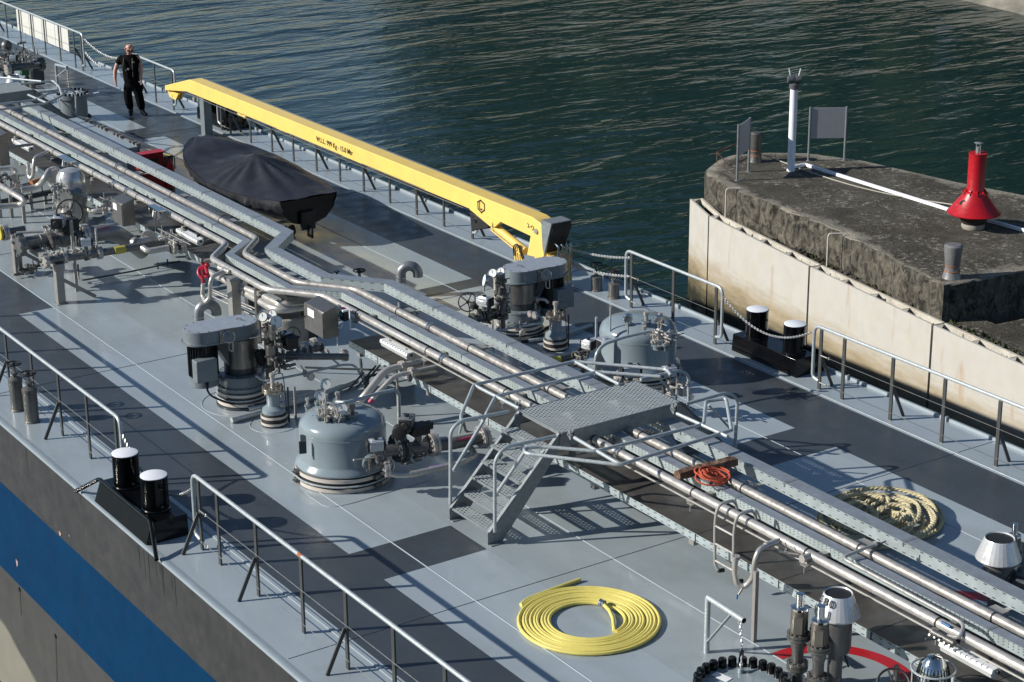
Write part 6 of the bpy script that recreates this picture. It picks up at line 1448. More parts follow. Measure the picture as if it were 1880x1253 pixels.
stroke([pz(293, 85), pz(335, 65), pz(388, 120), pz(390, 205), pz(345, 240), pz(297, 185)], .028, 'logo_hexagon', True)
stroke([pz(320, 95), pz(320, 180), pz(340, 200), pz(356, 190)], .024, 'logo_letter')
stroke([pz(1005, 395), pz(1025, 410), pz(1015, 455), pz(1045, 440), pz(1065, 455), pz(1070, 425), pz(1100, 450), pz(1080, 490), pz(1110, 480)], .012, 'star_emblem')
M = MB(); M.lathe([(.0001, -.03), (.05, -.03), (.05, .0)], (pz(1135, 505)[0], y0, pz(1135, 505)[1]), 16, axis=YA); M.build('pivot_pin', steel, t)
# lift cylinder
c0, c1 = PY(904, 412, y0+.1), PY(965, 462, y0+.1)
M = MB(); M.cyl(c0.lerp(c1, .06), c1, .075, seg=18); M.lathe([(.085, -.03), (.085, .03)], c0.lerp(c1, .1), 18, axis=c1-c0); M.cyl(c0.lerp(c1, .05)+V((0, -.07, -.07)), c1+V((0, -.07, -.07)), .012, seg=6); M.build('lift_cylinder', crane_y, t)
M = MB(); q = PY(903, 411, y0-.01); M.prism([(q.x-.75, .93), (q.x+.3, .93), (q.x+.1, q.z-.04), (q.x-.05, q.z-.06)], y0-.02, y0+.03, ax='y'); M.cyl((q.x+.02, y0-.04, q.z), (q.x+.02, y0+.2, q.z), .04, seg=14); M.build('cylinder_bracket', crane_y, t)
M = MB(); q0, q1, q2, q3 = [PY(u, v, y0+.06) for u, v in ((863, 389), (901, 409), (897, 420), (867, 424))]; M.prism([(q.x, q.z) for q in (q3, q2, q1, q0)], y0+.04, y0+.28, ax='y'); M.build('winch_housing', black_matt, t, bev=.02)
M = MB(); M.lathe([(.0001, -.02), (.04, -.02), (.04, .02)], PY(872, 405, y0+.03), 12, axis=YA); M.build('winch_drum_cap', steel_brt, t)
M = MB(); M.tube(fil([PY(944, 470, y0), PY(942, 452, y0), PY(950, 447, y0), PY(957, 462, y0), PY(962, 475, y0)], .1), .014, 6); M.tube(fil([PY(947, 470, y0), PY(945, 455, y0), PY(951, 450, y0), PY(955, 463, y0), PY(959, 476, y0)], .1), .012, 6); M.build('hydraulic_hose', black_matt, t)
M = MB()
for k in range(4): M.cyl(PY(945+k*4, 455+k*2, y0+.05), PY(947+k*4, 478, y0+.05), .025, seg=8)
M.build('hose_fitting', crane_y, t)
# end box, column, hydraulic tubes
M = MB(); M.box2((-7.97, y0-.04, .62), (-7.72, y1+.08, 1.3)); 
M = MB(); M.prism([(-8.02, 1.24), (-7.98, .78), (-7.93, .66), (-7.72, 1.24), (-7.72, 1.28), (-8.02, 1.28)], y0-.03, y0+.0, ax='y'); M.prism([(-8.02, 1.262), (-7.72, 1.262), (-7.72, 1.28), (-8.02, 1.28)], y0, y1+.08, ax='y'); M.build('head_plate', galv, t)
M = MB(); M.prism([(-7.99, 1.255), (-7.95, .68), (-7.715, 1.15), (-7.715, 1.255)], y0+.004, y1+.08, ax='y'); M.build('head_box', black_matt, t)
text_mesh('VIDEO', 'plate_marks', black_matt, t, (-7.95, y0+.14, 1.284), (0, 1, 0), (-1, 0, 0), .001, .001) if False else None
for k in range(4):
    M = MB(); q = V((-7.68+.0*k, y0+.1+k*.09, .86)); M.tube(fil([q+V((-.1, 0, .02)), q, q+V((0, 0, -.8))], .06), .02, 8); M.build('hydraulic_tube', steel_brt, t)
M = MB(); M.lathe([(.26, 0), (.26, .03), (.17, .05), (.16, .6)], (-8.22, 4.56, 0.003), 24); M.box((-7.85, 4.62, .4), (.2, .36, .5)); M.build('column', crane_y, t)
M = MB(); M.box((-7.74, 4.6, .5), (.02, .3, .36)); M.build('panel', steel_box, t)
t = thing('boom_rest', 'grey steel post carrying the yellow crane boom near its tip', 'post', (-21.85, 4.51, 0)); M = MB(); M.box((-21.9, 4.52, .45), (.22, .2, .9)); M.build('post', pump_paint, t, bev=.01)
M = MB(); M.box((-21.9, 4.52, .008), (.34, .3, .012)); M.build('foot_plate', pump_paint, t)
M = MB(); M.cyl((-22.06, 4.4, .84), (-22.06, 4.62, .84), .05, seg=12); M.build('roller', galv, t)

# ------------------------------------------------------------------ long grey locker, fire box, extinguisher
a_, b_ = P(121, 219, .8), P(231, 273, .8)
qa = PY(252, 285, 1.02); xf = qa.x; zf1 = qa.z; qb = PX(300, 282, xf); qe = PX(317, 279, xf-.2)
t = thing('deck_locker', 'long low grey deck locker running beside the wide tray near the standing man', 'locker', (a_.x, a_.y, 0))
M = MB(); yy0, yy1 = b_.y, b_.y+.28; M.box2((a_.x, yy0, 0.003), (b_.x, yy1, .8)); M.build('body', lip_paint, t, bev=.006)
M = MB(); x0l, x1l = a_.x-.2, xf-.2; ze = min(.74, qe.z); M.add([(x0l, yy1+.005, .76), (x1l, yy1+.005, .76), (x1l, qe.y, ze), (x0l, qe.y-.1, ze), (x0l, yy1+.005, .003), (x1l, yy1+.005, .003), (x1l, qe.y, .003), (x0l, qe.y-.1, .003)], [(0, 1, 2, 3), (4, 7, 6, 5), (0, 4, 5, 1), (1, 5, 6, 2), (2, 6, 7, 3), (3, 7, 4, 0)]); M.build('sloping_cover', mat('ramp_brown_grey', (.1, .095, .09), .45, .2, var=.2, scale=3, stain=(.2, .18, .15), stain_amt=.6, stain_scale=2.5), t)
M = MB(); x = x0l+.3
while x < b_.x+.1: M.box((x, yy1+.04, .79), (.28, .06, .05)); M.box((x+.35, yy1+.04, .81), (.05, .1, .08)); M.box((x+.55, yy1+.04, .81), (.05, .1, .08)); x += .85
M.each('clamp_bar', leg_paint, t)
M = MB(); M.beam((x1l-1.1, qe.y-.35, ze+.012), (x1l-.02, qe.y-.05, ze+.006), .05, .006); M.build('yellow_stripe', yellow_tag, t)
t = thing('fire_box', 'red fire equipment box with a dark window behind the wide tray', 'box', (xf, qa.y, 0)); yb0, yb1 = 1.02, qb.y
M = MB(); M.box2((xf-.18, yb0, .12), (xf, yb1, zf1-.02)); M.build('box_body', ext_red, t, bev=.015)
M = MB(); M.box2((xf, yb0+(yb1-yb0)*.3, zf1-.4), (xf+.012, yb0+(yb1-yb0)*.78, zf1-.12)); M.build('window', mat('dark_glass', (.02, .015, .015), .15), t)
M = MB(); M.box2((xf-.22, yb0-.03, zf1-.02), (xf+.04, yb1+.03, zf1)); M.build('lid', red_paint, t, bev=.006)
g = PX(311, 300, xf+.02); g = V((xf+.02, g.y, 0)); ztx = TOP(g.x, g.y, 290)
t = thing('fire_extinguisher', 'red fire extinguisher hanging beside the red fire box', 'extinguisher', (g.x, g.y, ztx-.62)); g = V((g.x, g.y, ztx-.62)); M = MB(); M.lathe([(.085, 0), (.095, .02), (.095, .42), (.08, .5), (.03, .55), (.025, .6)], g, 20); M.build('cylinder', red_paint, t)
M = MB(); M.cyl(g+V((0, 0, .58)), g+V((.0, 0, .66)), .02, seg=8); M.tube(fil([g+V((0, 0, .64)), g+V((.1, .08, .66)), g+V((.13, .06, .4))], .06), .012, 6); M.build('valve_hose', black_matt, t)
M = MB(); M.lathe([(.0955, .1), (.0965, .1), (.0965, .3), (.0955, .3)], g, 16, a0=R(-80), a1=R(20)); M.build('label_band', mat('label_maroon', (.2, .02, .02), .5), t)
M = MB(); M.box((g.x-.12, g.y, .3), (.04, .16, .6)); M.build('wall_plate', pump_dk, t)

# ------------------------------------------------------------------ bolted tank hatches with davits
def bolted_hatch(label, c, r, h, nb, bolt_r, davit, dlabel, chain_pts, seg0=0):
    t = thing('bolted_hatch', label, 'hatch', c, 'round bolted tank hatches')
    M = MB(); M.lathe([(r*1.0, .003), (r*1.0, .03), (r*.86, .04), (r*.86, h-.1), (r, h-.09), (r, h-.055), (r*.985, h-.05), (r*.985, h-.045), (r, h-.04), (r, h)], c, 56); M.build('coaming', pump_paint, t)
    M = MB(); M.lathe([(r, h), (r, h+.004), (.0001, h+.006)], c, 56); M.build('cover_plate', tank_paint, t)
    for k in range(nb):
        an = 2*math.pi*k/nb+seg0; p = V(c)+V((math.cos(an)*r*.9, math.sin(an)*r*.9, h)); M = MB(); M.lathe([(bolt_r, .004), (bolt_r, bolt_r*1.9), (bolt_r*.8, bolt_r*2.25), (.0001, bolt_r*2.3)], p, 12); M.build('bolt_cap', black_gloss, t)
    return t
# bottom hatch (its rim is cut by the lower edge of the photo)
zc = .12; hc = P(1361, 1262, zc); hr_ = (P(1448, 1250, zc)-P(1274, 1250, zc)).length/2*.99/1.0
for k in range(1): pass
hb = bolted_hatch('large round bolted hatch with black bolt caps cut off by the bottom edge', V((hc.x, hc.y, 0)), hr_*1.04, zc, 26, .05, None, None, None)
M = MB(); c_ = P(1325, 1243, zc+.01); M.box(c_, (.22, .1, .006), rz=.2); M.build('name_card', card_w, hb)
M = MB(); c_ = P(1360, 1233, zc+.02); M.cyl(c_-V((0, 0, .02)), c_+V((0, 0, .04)), .035, seg=12); M.build('lift_lug', tank_paint, hb)
g = P(1297, 1198, 0); zt_ = .70; t = thing('hatch_davit', 'galvanised davit frame with a hanging chain over the bottom bolted hatch', 'davit', g, 'hatch davits')
e = P(1366, 1140, zt_); M = MB(); M.tube([g, (g.x, g.y, zt_)], .034, 14); M.tube([(g.x, g.y, zt_-.0), V((e.x, e.y, zt_))], .034, 14, caps=True); M.build('tube_frame', rail_galv, t)
M = MB(); M.beam(V((g.x, g.y, .12)), V((g.x, g.y, zt_)).lerp(V((e.x, e.y, zt_)), .68), .05, .01); M.build('brace', rail_galv, t)
M = MB(); d = (V((e.x, e.y, zt_))-V((g.x, g.y, zt_))).normalized(); M.lathe([(.0001, .0), (.028, 0)], V((e.x, e.y, zt_))+d*.002, 14, axis=d); M.build('open_end', black_matt, t)
M = chain(None, None, [V((e.x, e.y, zt_-.05))-d*.08, P(1362, 1186, .45)], link=.05, r=.007); M.build('chain', chain_m, t)
M = MB(); q = P(1362, 1180, .42); q2 = P(1361, 1218, .22); M.cyl(q, q2, .01, seg=6); M.box((q+q2)/2, (.03, .04, .1)); M.build('turnbuckle', steel_brt, t)
M = chain(None, None, [q2, c_+V((0, 0, .04))], link=.045, r=.008); M.build('chain', chain_m, t)
# upper left hatch
zc = .62; hc = P(133, 172, zc); g0 = V((hc.x, hc.y, 0)); hr2 = (P(166, 168, zc)-P(104, 172, zc)).length/2*.97
hu = bolted_hatch('tall round bolted hatch with black bolt caps near the second stair bridge', g0, hr2, zc, 22, .03, None, None, None)
M = MB(); M.torus(g0+V((0, 0, .05)), hr2*.98, .03, seg=40, ts=6); M.build('hose_ring', black_matt, hu)
M = MB()
for k in range(6): an = k*.3-.6; M.box(g0+V((math.cos(an)*.15*(k-2), math.sin(an)*.25*(k-2.5), zc+.009)), (.16, .05, .004), rz=k)
M.build('white_mark', white_paint, hu)
g = P(109, 196, 0); zt_ = TOP(g.x, g.y, 119); t = thing('hatch_davit', 'pale davit triangle with a hanging chain over the upper left bolted hatch', 'davit', g, 'hatch davits'); e = P(123, 124, zt_)
M = MB(); M.tube([g, (g.x, g.y, zt_)], .034, 12); M.tube([(g.x, g.y, zt_), V((e.x, e.y, zt_))], .034, 12); M.build('tube_frame', lip_paint, t); M = MB(); M.beam(V((g.x, g.y, .75)), V((e.x, e.y, zt_-.03)), .05, .02); M.build('brace', lip_paint, t)
M = chain(None, None, [V((e.x, e.y, zt_-.04)), P(127, 166, zc+.02)], link=.07, r=.01); M.build('chain', steel_dark, t)

# ------------------------------------------------------------------ pressure/vacuum vents with white cones
def cone_vent(label, c, z0, z1, z2, r0, r1, r2, body_r, numbers=False):
    t = thing('cone_vent', label, 'vent', c, 'vents with white conical hoods')
    M = MB(); M.lathe([(body_r*.5, .003), (body_r*.5, z0-.45), (body_r*.92, z0-.42), (body_r, z0-.36), (body_r, z0-.02), (body_r*.9, z0)], c, 32); M.build('body', mat('vent_body_steel', (.16, .16, .16), .4, .5, var=.15), t)
    M = MB(); M.lathe([(body_r*.95, z0-.02), (r0*.9, z0), (r0, z0+.02), (r0*1.0, z1), (r2, z2), (r2*.96, z2+.012), (r2*.9, z2), (r2*.9, z2-.05)], c, 30); M.build('conical_hood', alu_cone, t, ang=9)
    M = MB(); M.lathe([(r2*.9, z2-.004), (r2*1.3, z1+.02), (.0001, z1)], c, 24); M.build('inner_throat', mat('throat_dark', (.03, .03, .03), .5, .4), t)
    return t
def relief(label, c, z0, z1, z2, r):
    t = thing('relief_valve', label, 'valve', c, 'tall relief valves beside the cone vents')
    M = MB(); M.lathe([(r*.9, .003), (r*.9, .02), (r*.62, .05), (r*.62, z0-.16), (r*.8, z0-.1), (r*.8, z0), (r*.85, z0+.03)], c, 24); flange(M, (c[0], c[1], z0*.45), ZA, r*1.15, r*.4, 10); flange(M, (c[0], c[1], z0+.02), ZA, r*1.25, r*.35, 12); M.build('lower_body', steel_dark, t)
    M = MB(); M.lathe([(r*.95, z0+.05), (r*.95, z1-.02), (r*.9, z1)], c, 10); M.box((c[0]+r*.6, c[1]-r*.55, (z0+z1)/2+.02), (r*.9, r*.9, (z1-z0)*.55), rz=.6); M.build('spring_housing', mat('spring_steel', (.17, .155, .13), .38, .6, var=.15), t)
    M = MB(); M.lathe([(r*.95, z1), (r*.9, z1+.02), (r*.42, z1+.03), (r*.42, z2-.02), (r*.46, z2-.018), (r*.46, z2-.002), (r*.2, z2)], c, 24); M.build('polished_cap', steel_brt, t); return t
# bottom right group: heights estimated from the photograph
cc = P(1533, 1215, .3); c = V((cc.x, cc.y, 0)); z2 = TOP(c.x, c.y, 1090); z1 = TOP(c.x, c.y, 1135); s_ = SC((c.x, c.y, .8)); zb_ = z2-.27
cv = cone_vent('white conical vent hood marked 580 at the bottom right in front of the walkway', c, zb_, zb_+.03, z2, 42/s_, 42/s_, 27/s_, 28/s_)
for (txt, u, v, sz) in (('5', 1508, 1102, .115), ('8', 1516.5, 1108, .12), ('0', 1527, 1113, .12), ('N', 1498, 1119, .115), ('1', 1521, 1134, .13)):
    # each glyph lies on the cone facet it covers
    dvw = ray(u, v); best = None
    for k in range(1600):
        p = CAM+dvw*(12+k*.01); rr = math.hypot(p.x-c.x, p.y-c.y); h = p.z
        if zb_ <= h <= z2:
            rc = 42/s_+(27/s_-42/s_)*(h-zb_-.03)/(z2-zb_-.03)
            if rr < rc+.006: best = p; break
    if best is None: continue
    rad = V((best.x-c.x, best.y-c.y, 0)).normalized(); nrm = (rad+V((0, 0, .4))).normalized(); ux = V((0, 0, 1)).cross(nrm).normalized(); uy = nrm.cross(ux)
    text_mesh(txt, 'numeral', black_matt, cv, best+nrm*.012-uy*sz*.2, ux, uy, sz, .003, align='CENTER', bold=.0015)
M = MB(); q = c+V((.0, -.0, zb_-.25)); dd = V((-.45, -.88, 0)); M.cyl(q, q+dd*.26, .1, seg=20); flange(M, q+dd*.22, dd, .17, .035, 12); M.build('side_flange', black_matt, cv)
M = MB(); q = c+V((.02, .12, zb_-.5)); M.cyl(q+V((0, 0, .08)), q, .02, seg=8); M.cyl(q, q+V((.03, .04, -.16)), .01, seg=6); M.build('drain_lever', black_matt, cv)
for (lb, u0, vb, vt, vm, vh) in (('tall relief valve with a polished cap, left of the pair before the 580 hood', 1462, 1262, 1090, 1118, 1170), ('tall relief valve with a polished cap, right of the pair before the 580 hood', 1499, 1290, 1112, 1141, 1192)):
    g = P(u0, vb, 0); z2 = TOP(g.x, g.y, vt); z1 = TOP(g.x, g.y, vm); z0 = TOP(g.x, g.y, vh); relief(lb, g, z0, z1, z2, 17.5/SC((g.x, g.y, .8)))
cc = P(1828, 1085, .3); c = V((cc.x, cc.y, 0)); z2 = TOP(c.x, c.y, 989); s_ = SC((c.x, c.y, .8)); zb_ = z2-.27
cone_vent('plain white conical vent hood beyond the wide tray near the right edge', c, zb_, zb_+.03, z2, 42/s_, 42/s_, 28/s_, 27/s_)
g = P(1853, 1100, 0); relief('relief valve with a polished cap right of the plain white vent hood', g, TOP(g.x, g.y, 1020), TOP(g.x, g.y, 985), TOP(g.x, g.y, 961), 13/SC((g.x, g.y, .8)))
t = thing('vent_pipework', 'black bolted pipe elbow beside the plain white vent hood at the right edge', 'pipe fitting', P(1875, 1110, 0)); q = P(1855, 1068, .45)
M = MB(); M.cyl(q+V((-.3, -.1, 0)), q+V((.2, .1, 0)), .1, seg=18); flange(M, q, (1, .35, 0), .15, .03, 12); M.cyl(P(1873, 1075, .4), P(1873, 1005, .4)+V((0, 0, .0)), .08, seg=16); M.build('elbow', pump_dk, t)
cc = P(27, 175, .2); c = V((cc.x, cc.y, 0)); z2 = TOP(c.x, c.y, 139); s_ = SC((c.x, c.y, .8))
cone_vent('small white conical vent hood in the top left corner behind the stair bridge', c, z2-.25, z2-.2, z2, 15/s_, 15/s_, 10/s_, 11/s_)
for (lb, u, v, vt) in (('short steel relief valve left of the far left vent pair', 51, 160, 128), ('short steel relief valve right of the far left vent pair', 60, 163, 130)):
    g = P(u, v, 0); zt__ = TOP(g.x, g.y, vt); M = MB(); M.lathe([(.08, .003), (.08, zt__*.5), (.05, zt__*.55), (.05, zt__)], g, 14); tag(M.build('short_relief_valve', steel_dark), lb, 'valve', 'short relief valves by the far left hatch')
# polished dome in a wire cage at the bottom right
vv = 1270
while P(1705, vv, 0).y > -.92: vv += 2
c = P(1705, vv, 0); zt__ = TOP(c.x, c.y, 1203); r = 33/SC((c.x, c.y, .6))
t = thing('caged_vent', 'mirror-polished round vent head inside a wire ring guard at the bottom edge', 'vent', c)
M = MB(); M.lathe([(r*.5, .003), (r*.5, zt__*.3), (r*.95, zt__*.42), (r, zt__*.6), (r*.95, zt__*.75), (r*.75, zt__*.9), (r*.4, zt__*.98), (.0001, zt__)], c, 36); M.build('polished_head', mat('mirror_steel', (.6, .6, .58), .06, 1., var=.05), t)
M = MB(); 
for k in range(26): an = k*2*math.pi/26; M.tube([c+V((math.cos(an)*r*1.005*a_, math.sin(an)*r*1.005*a_, zt__*z)) for a_, z in ((1, .6), (.955, .75), (.76, .9))], .006, 4)
M.build('dark_ribs', black_matt, t)
M = MB(); M.torus(c+V((0, 0, zt__*.84)), r*1.22, .012, seg=40, ts=6)
for k in range(4): an = k*1.57+.4; M.cyl(c+V((math.cos(an)*r*1.22, math.sin(an)*r*1.22, .1)), c+V((math.cos(an)*r*1.22, math.sin(an)*r*1.22, zt__*.84)), .008, seg=6)
M.torus(c+V((0, 0, .12)), r*1.22, .012, seg=40, ts=6); M.build('wire_guard', rail_galv, t)
g = P(1642, 1290, 0); t = thing('deck_valve', 'black handwheel peeking over the bottom edge beside the red arc', 'valve', g); M = MB(); M.cyl(g, g+V((0, 0, .45)), .03, seg=10); M.build('stem', steel_dark, t); handwheel(t, P(1640, 1256, .45), .17, (.5, -.5, .75), spokes=4, tr=.014)

# ------------------------------------------------------------------ loading manifold at the far left
t = thing('filter_vessel', 'upright stainless filter vessel with a domed lid beside the brushed steel cabinet', 'vessel', P(138, 445, 0)); g = P(139, 445, .0); zt__ = TOP(g.x, g.y, 309)
r = 27/SC((g.x, g.y, .8)); vst = mat('vessel_steel', (.36, .35, .33), .3, .5, var=.06, scale=4)
M = MB(); M.lathe([(r*.9, zt__*.28), (r, zt__*.34), (r, zt__*.62)], g, 36); M.build('shell', vst, t)
M = MB(); M.lathe([(r*.99, zt__*.62), (r*1.04, zt__*.625), (r*1.04, zt__*.65), (r*.98, zt__*.66), (r*.98, zt__*.82), (r*.93, zt__*.9), (r*.7, zt__*.97), (r*.35, zt__*.995), (.0001, zt__)], g, 36); M.build('domed_lid', mat('lid_steel', (.5, .5, .5), .25, .5, var=.05), t)
M = MB(); M.box(g+V((r*.95, -r*.25, zt__*.68)), (.02, .34, .2)); M.build('data_plate', steel_box, t)
for s in (-1, 1): M = MB(); q = g+V((.05, s*r*.8, 0)); M.box((q.x, q.y, zt__*.16), (.08, .08, zt__*.32)); M.build('leg', leg_paint, t)
q = P(122, 364, .72)
for _ in range(8): q = P(122, 364, q.z+((q.y)-(g.y-r-.12))/1.345)
ax = V((.5, -.86, 0)).normalized(); M = MB(); M.lathe([(.0001, -.02), (.19, -.02), (.19, .0), (.18, .005), (.19, .01), (.19, .035), (.0001, .035)], q, 30, axis=ax); M.ring_bolts(q+ax*.03, ax, .16, 12, .018, .05); M.cyl(q-ax*.3, q, .15, seg=20); M.build('bolted_manway', mat('flange_grey_steel', (.2, .205, .2), .35, .6, var=.15), t)
clutter(t, q+V((-.25, -.1, 0)), .06, .1, .24, 34, 51, steel)
t = thing('support_frame', 'beige steel frame on slanted legs carrying the loading manifold', 'frame', P(112, 559, 0))
l1, l2 = P(112, 557, 0), P(34, 503, 0)
for g, v in ((l1, 487), (l2, 440)):
    z = .66; M = MB(); M.box2((g.x-.07, g.y-.07, .003), (g.x+.07, g.y+.07, z)); lg_ = M.build('leg', leg_paint, t, bev=.006); M = MB(); M.box((g.x, g.y, .008), (.2, .2, .01)); M.build('foot_plate', leg_paint, lg_)
    M = MB(); M.beam(V((g.x, g.y+.07, .42)), V((g.x+.05, g.y+.62, .02)), .06, .06); M.build('brace', leg_paint, t)
M = MB(); zf = .7; M.beam(V((l2.x-.25, l2.y, zf)), V((l1.x+.15, l1.y, zf)), .14, .1); M.build('top_beam', leg_paint, t)
t = thing('loading_manifold', 'large stainless loading pipe with flanged end and black-knobbed actuator at the left', 'manifold', P(50, 450, .8), 'loading manifold pipes')
zz_ = .85; ee = P(38, 449, zz_); d_ = YA
M = MB(); flange(M, ee, (.0, 1, 0), .2, .04, 12); M.lathe([(.0001, 0), (.2, 0), (.2, .03)], ee+V((0, -.06, 0)), 24, axis=YA)
for k in range(8): an = k*.785; c_ = ee+V((math.cos(an)*.19, -.02, math.sin(an)*.19)); M.box(c_, (.07, .14, .05))
M.build('end_flange', mat('flange_grey_steel', (.2, .205, .2), .35, .6, var=.15), t)
pipe_run(t, [ee, ee+V((0, 1.15, 0))], .12, mat('mottled_grey_pipe', (.17, .165, .155), .4, .5, var=.3, scale=12)); M = MB(); M.torus(ee+V((0, .35, 0)), .125, .01, YA, 26, 5); M.build('clamp', wire_m, t)
ball_valve(t, P(117, 440, .85), YA, .12); fl(t, P(155, 432, .85), YA, .2, steel, 14)
pipe_run(t, [P(150, 433, .85), P(205, 425, .85), P(232, 440, .6), P(262, 462, .25)], .15, mat('thick_grey_pipe', (.24, .235, .23), .38, .4, var=.12, scale=5), f=.3)
M = MB(); M.cyl(P(180, 421, .99), P(200, 418, .99), .006, .018, seg=8); M.build('crimson_arrow', pink_tag, t)
actuator(t, P(107, 407, 1.28), (.9, -.6, 0), .36, .2); M = MB(); M.box(P(125, 412, 1.15), (.22, .34, .2)); M.box(P(120, 425, 1.0), (.14, .14, .3)); M.build('switch_box', black_matt, t, bev=.02)
handwheel(t, P(127, 391, 1.3), .235, (.8, -.55, .3), spokes=3, tr=.016)
M = MB(); g = P(141, 535, 0); M.box((g.x, g.y, .65), (.05, .05, 1.3)); M.build('sign_post', leg_paint, t); M = MB(); c_ = P(133, 381, 1.05); M.box(c_, (.1, .08, .2)); M.build('post_box', leg_paint, t)
clutter(t, P(110, 452, .72), .1, .3, .06, 26, 52, steel); clutter(t, P(90, 425, .95), .05, .05, .1, 10, 53, steel)
pipe_run(t, [P(30, 428, .9), P(88, 425, .9)], .025, steel)
t = thing('loading_manifold', 'slimmer stainless loading pipe with flanged end and small actuator, nearest of the manifold', 'manifold', P(90, 480, .8), 'loading manifold pipes')
ee = P(84, 479, .82); M = MB(); flange(M, ee, YA, .12, .03, 8)
for k in range(8): an = k*.785; c_ = ee+V((math.cos(an)*.12, -.01, math.sin(an)*.12)); M.box(c_, (.05, .1, .04))
M.build('end_flange', steel, t)
pm_ = mat('mottled_grey_pipe', (.17, .165, .155)); pipe_run(t, [ee, P(170, 467, .82), P(240, 455, .82), P(262, 452, .82), P(300, 444, .82)], .068, pm_, f=.2)
for u, v in ((118, 473), (160, 467), (182, 465)): fl(t, P(u, v, .82), YA, .11, steel, 10)
ball_valve(t, P(171, 466, .82), YA, .07); actuator(t, P(157, 445, 1.12), (.3, 1, 0), .24, .14)
M = MB(); M.cyl(P(210, 461, .82), P(229, 457.5, .82), .0695, seg=16); M.build('yellow_label', yellow_tag, t)
M = MB(); M.cyl(P(179, 465, .82), P(179, 465, .82)+V((0, 0, .45)), .018, seg=8); M.build('sight_rod', steel, t)
pipe_run(t, [P(262, 455, .82), P(272, 462, .78), P(310, 455, .8)], .055, steel, f=.12); fl(t, P(318, 455, .8), YA, .12, steel, 10); fl(t, P(333, 453, .8), YA, .13, steel, 10); fl(t, P(302, 443, .82), YA, .09, steel, 8); ball_valve(t, P(325, 453, .8), YA, .06)
fl(t, P(248, 446, .82), (-.9, -.4, 0), .1); pipe_run(t, [P(248, 446, .82), P(275, 440, .82)], .07, steel); fl(t, P(272, 436, .85), (.9, -.4, 0), .13, steel, 12)
pipe_run(t, [P(335, 453, .8), P(370, 447, .8), P(400, 440, .8)], .05, pm_)
M = MB(); 
for a, b_ in (((290, 420), (350, 450)), ((285, 426), (300, 434))): M.cyl(P(*a, 1.05), P(*b_, 1.05), .008, seg=5)
M.build('lever', steel, t); clutter(t, P(308, 437, .9), .08, .15, .1, 16, 54, steel); clutter(t, P(325, 445, .92), .08, .12, .06, 12, 55, steel)
clutter(t, P(120, 463, .9), .05, .25, .05, 20, 56, steel)
t = thing('drain_line', 'thin dark pipe on short feet crossing the deck in front of the manifold', 'pipe', P(145, 510, 0)); pipe_run(t, [P(143, 486, .3), P(144, 512, .08), P(152, 515, .08), P(240, 499, .08), P(330, 480, .1)], .016, pump_dk, f=.06)
M = MB()
for u, v in ((290, 488), (308, 482)): g = P(u, v+6, 0); M.cyl(g, g+V((0, 0, .12)), .016, seg=6)
M.build('pipe_foot', pump_dk, t)
t = thing('drain_taps', 'small dark tap cluster low beside the rear manifold leg', 'valve', P(55, 495, 0)); clutter(t, P(52, 492, .15), .1, .22, .08, 20, 57, steel_dark); pipe_run(t, [P(34, 497, .12), P(75, 488, .12)], .02, steel_dark)
# left edge pipe tangle
t = thing('manifold_pipes', 'bent stainless pipes crossing behind the loading manifold at the left edge', 'pipe', P(30, 380, .5))
pipe_run(t, [P(-12, 334, .9), P(25, 356, .9), P(46, 369, .85), P(40, 376, .7), P(0, 380, .7), P(-10, 382, .7)], .055, steel, f=.14)
pipe_run(t, [P(38, 350, .8), P(70, 344, .8), P(84, 325, 1.05), P(90, 314, 1.1), P(98, 313, 1.1)], .06, steel, f=.16)
pipe_run(t, [P(38, 343, .6), P(80, 330, .6)], .05, pump_paint); M = MB(); M.cyl(P(57, 337, .63), P(78, 330, .63), .054, seg=12); M.build('orange_mark', mat('orange_mark', (.4, .15, .05), .5), t)
pipe_run(t, [P(-12, 312, 1.0), P(18, 309, 1.0), P(29, 314, .95), P(31, 345, .75)], .045, steel, f=.1)
pipe_run(t, [P(0, 372, .25), P(60, 360, .25), P(98, 352, .25)], .06, pump_dk); pipe_run(t, [P(45, 375, .18), P(100, 366, .18)], .018, pump_dk)
for u, v, r in ((100, 322, .17), (104, 324, .15), (28, 326, .08), (36, 345, .07), (30, 350, .07)): fl(t, P(u, v, 1.0 if v < 330 else .8), (.9, -.4, 0), r, steel, 12)
clutter(t, P(10, 335, .85), .2, .35, .15, 40, 58, steel); clutter(t, P(32, 338, .85), .06, .06, .2, 14, 59, steel); clutter(t, P(12, 325, 1.0), .1, .2, .1, 14, 60, steel_dark)
for u, v, z in ((22, 400, .5), (45, 410, .6), (1, 400, .7), (58, 385, .3), (84, 375, .25)): M = MB(); g = P(u, v, 0); M.box((g.x, g.y, z/2), (.06, .06, z)); M.build('support', leg_paint, t)
M = MB(); M.torus(P(92, 345, .7), .16, .012, (.9, -.3, .2), 20, 5); M.build('handwheel_rim', black_matt, t)
pipe_run(t, [P(138, 375, .7), P(160, 385, .7), P(175, 388, .7), P(192, 384, .72)], .05, steel, f=.12); M = MB(); M.cyl(P(154, 382, .7), P(162, 385.5, .7), .0515, seg=12); M.build('yellow_label', yellow_tag, t); fl(t, P(192, 384, .72), YA, .1, steel, 10); clutter(t, P(198, 378, .85), .06, .08, .12, 16, 61, steel)
M = MB(); M.cyl(P(183, 362, .95), P(200, 370, .95), .008, seg=5); M.build('lever', steel, t)
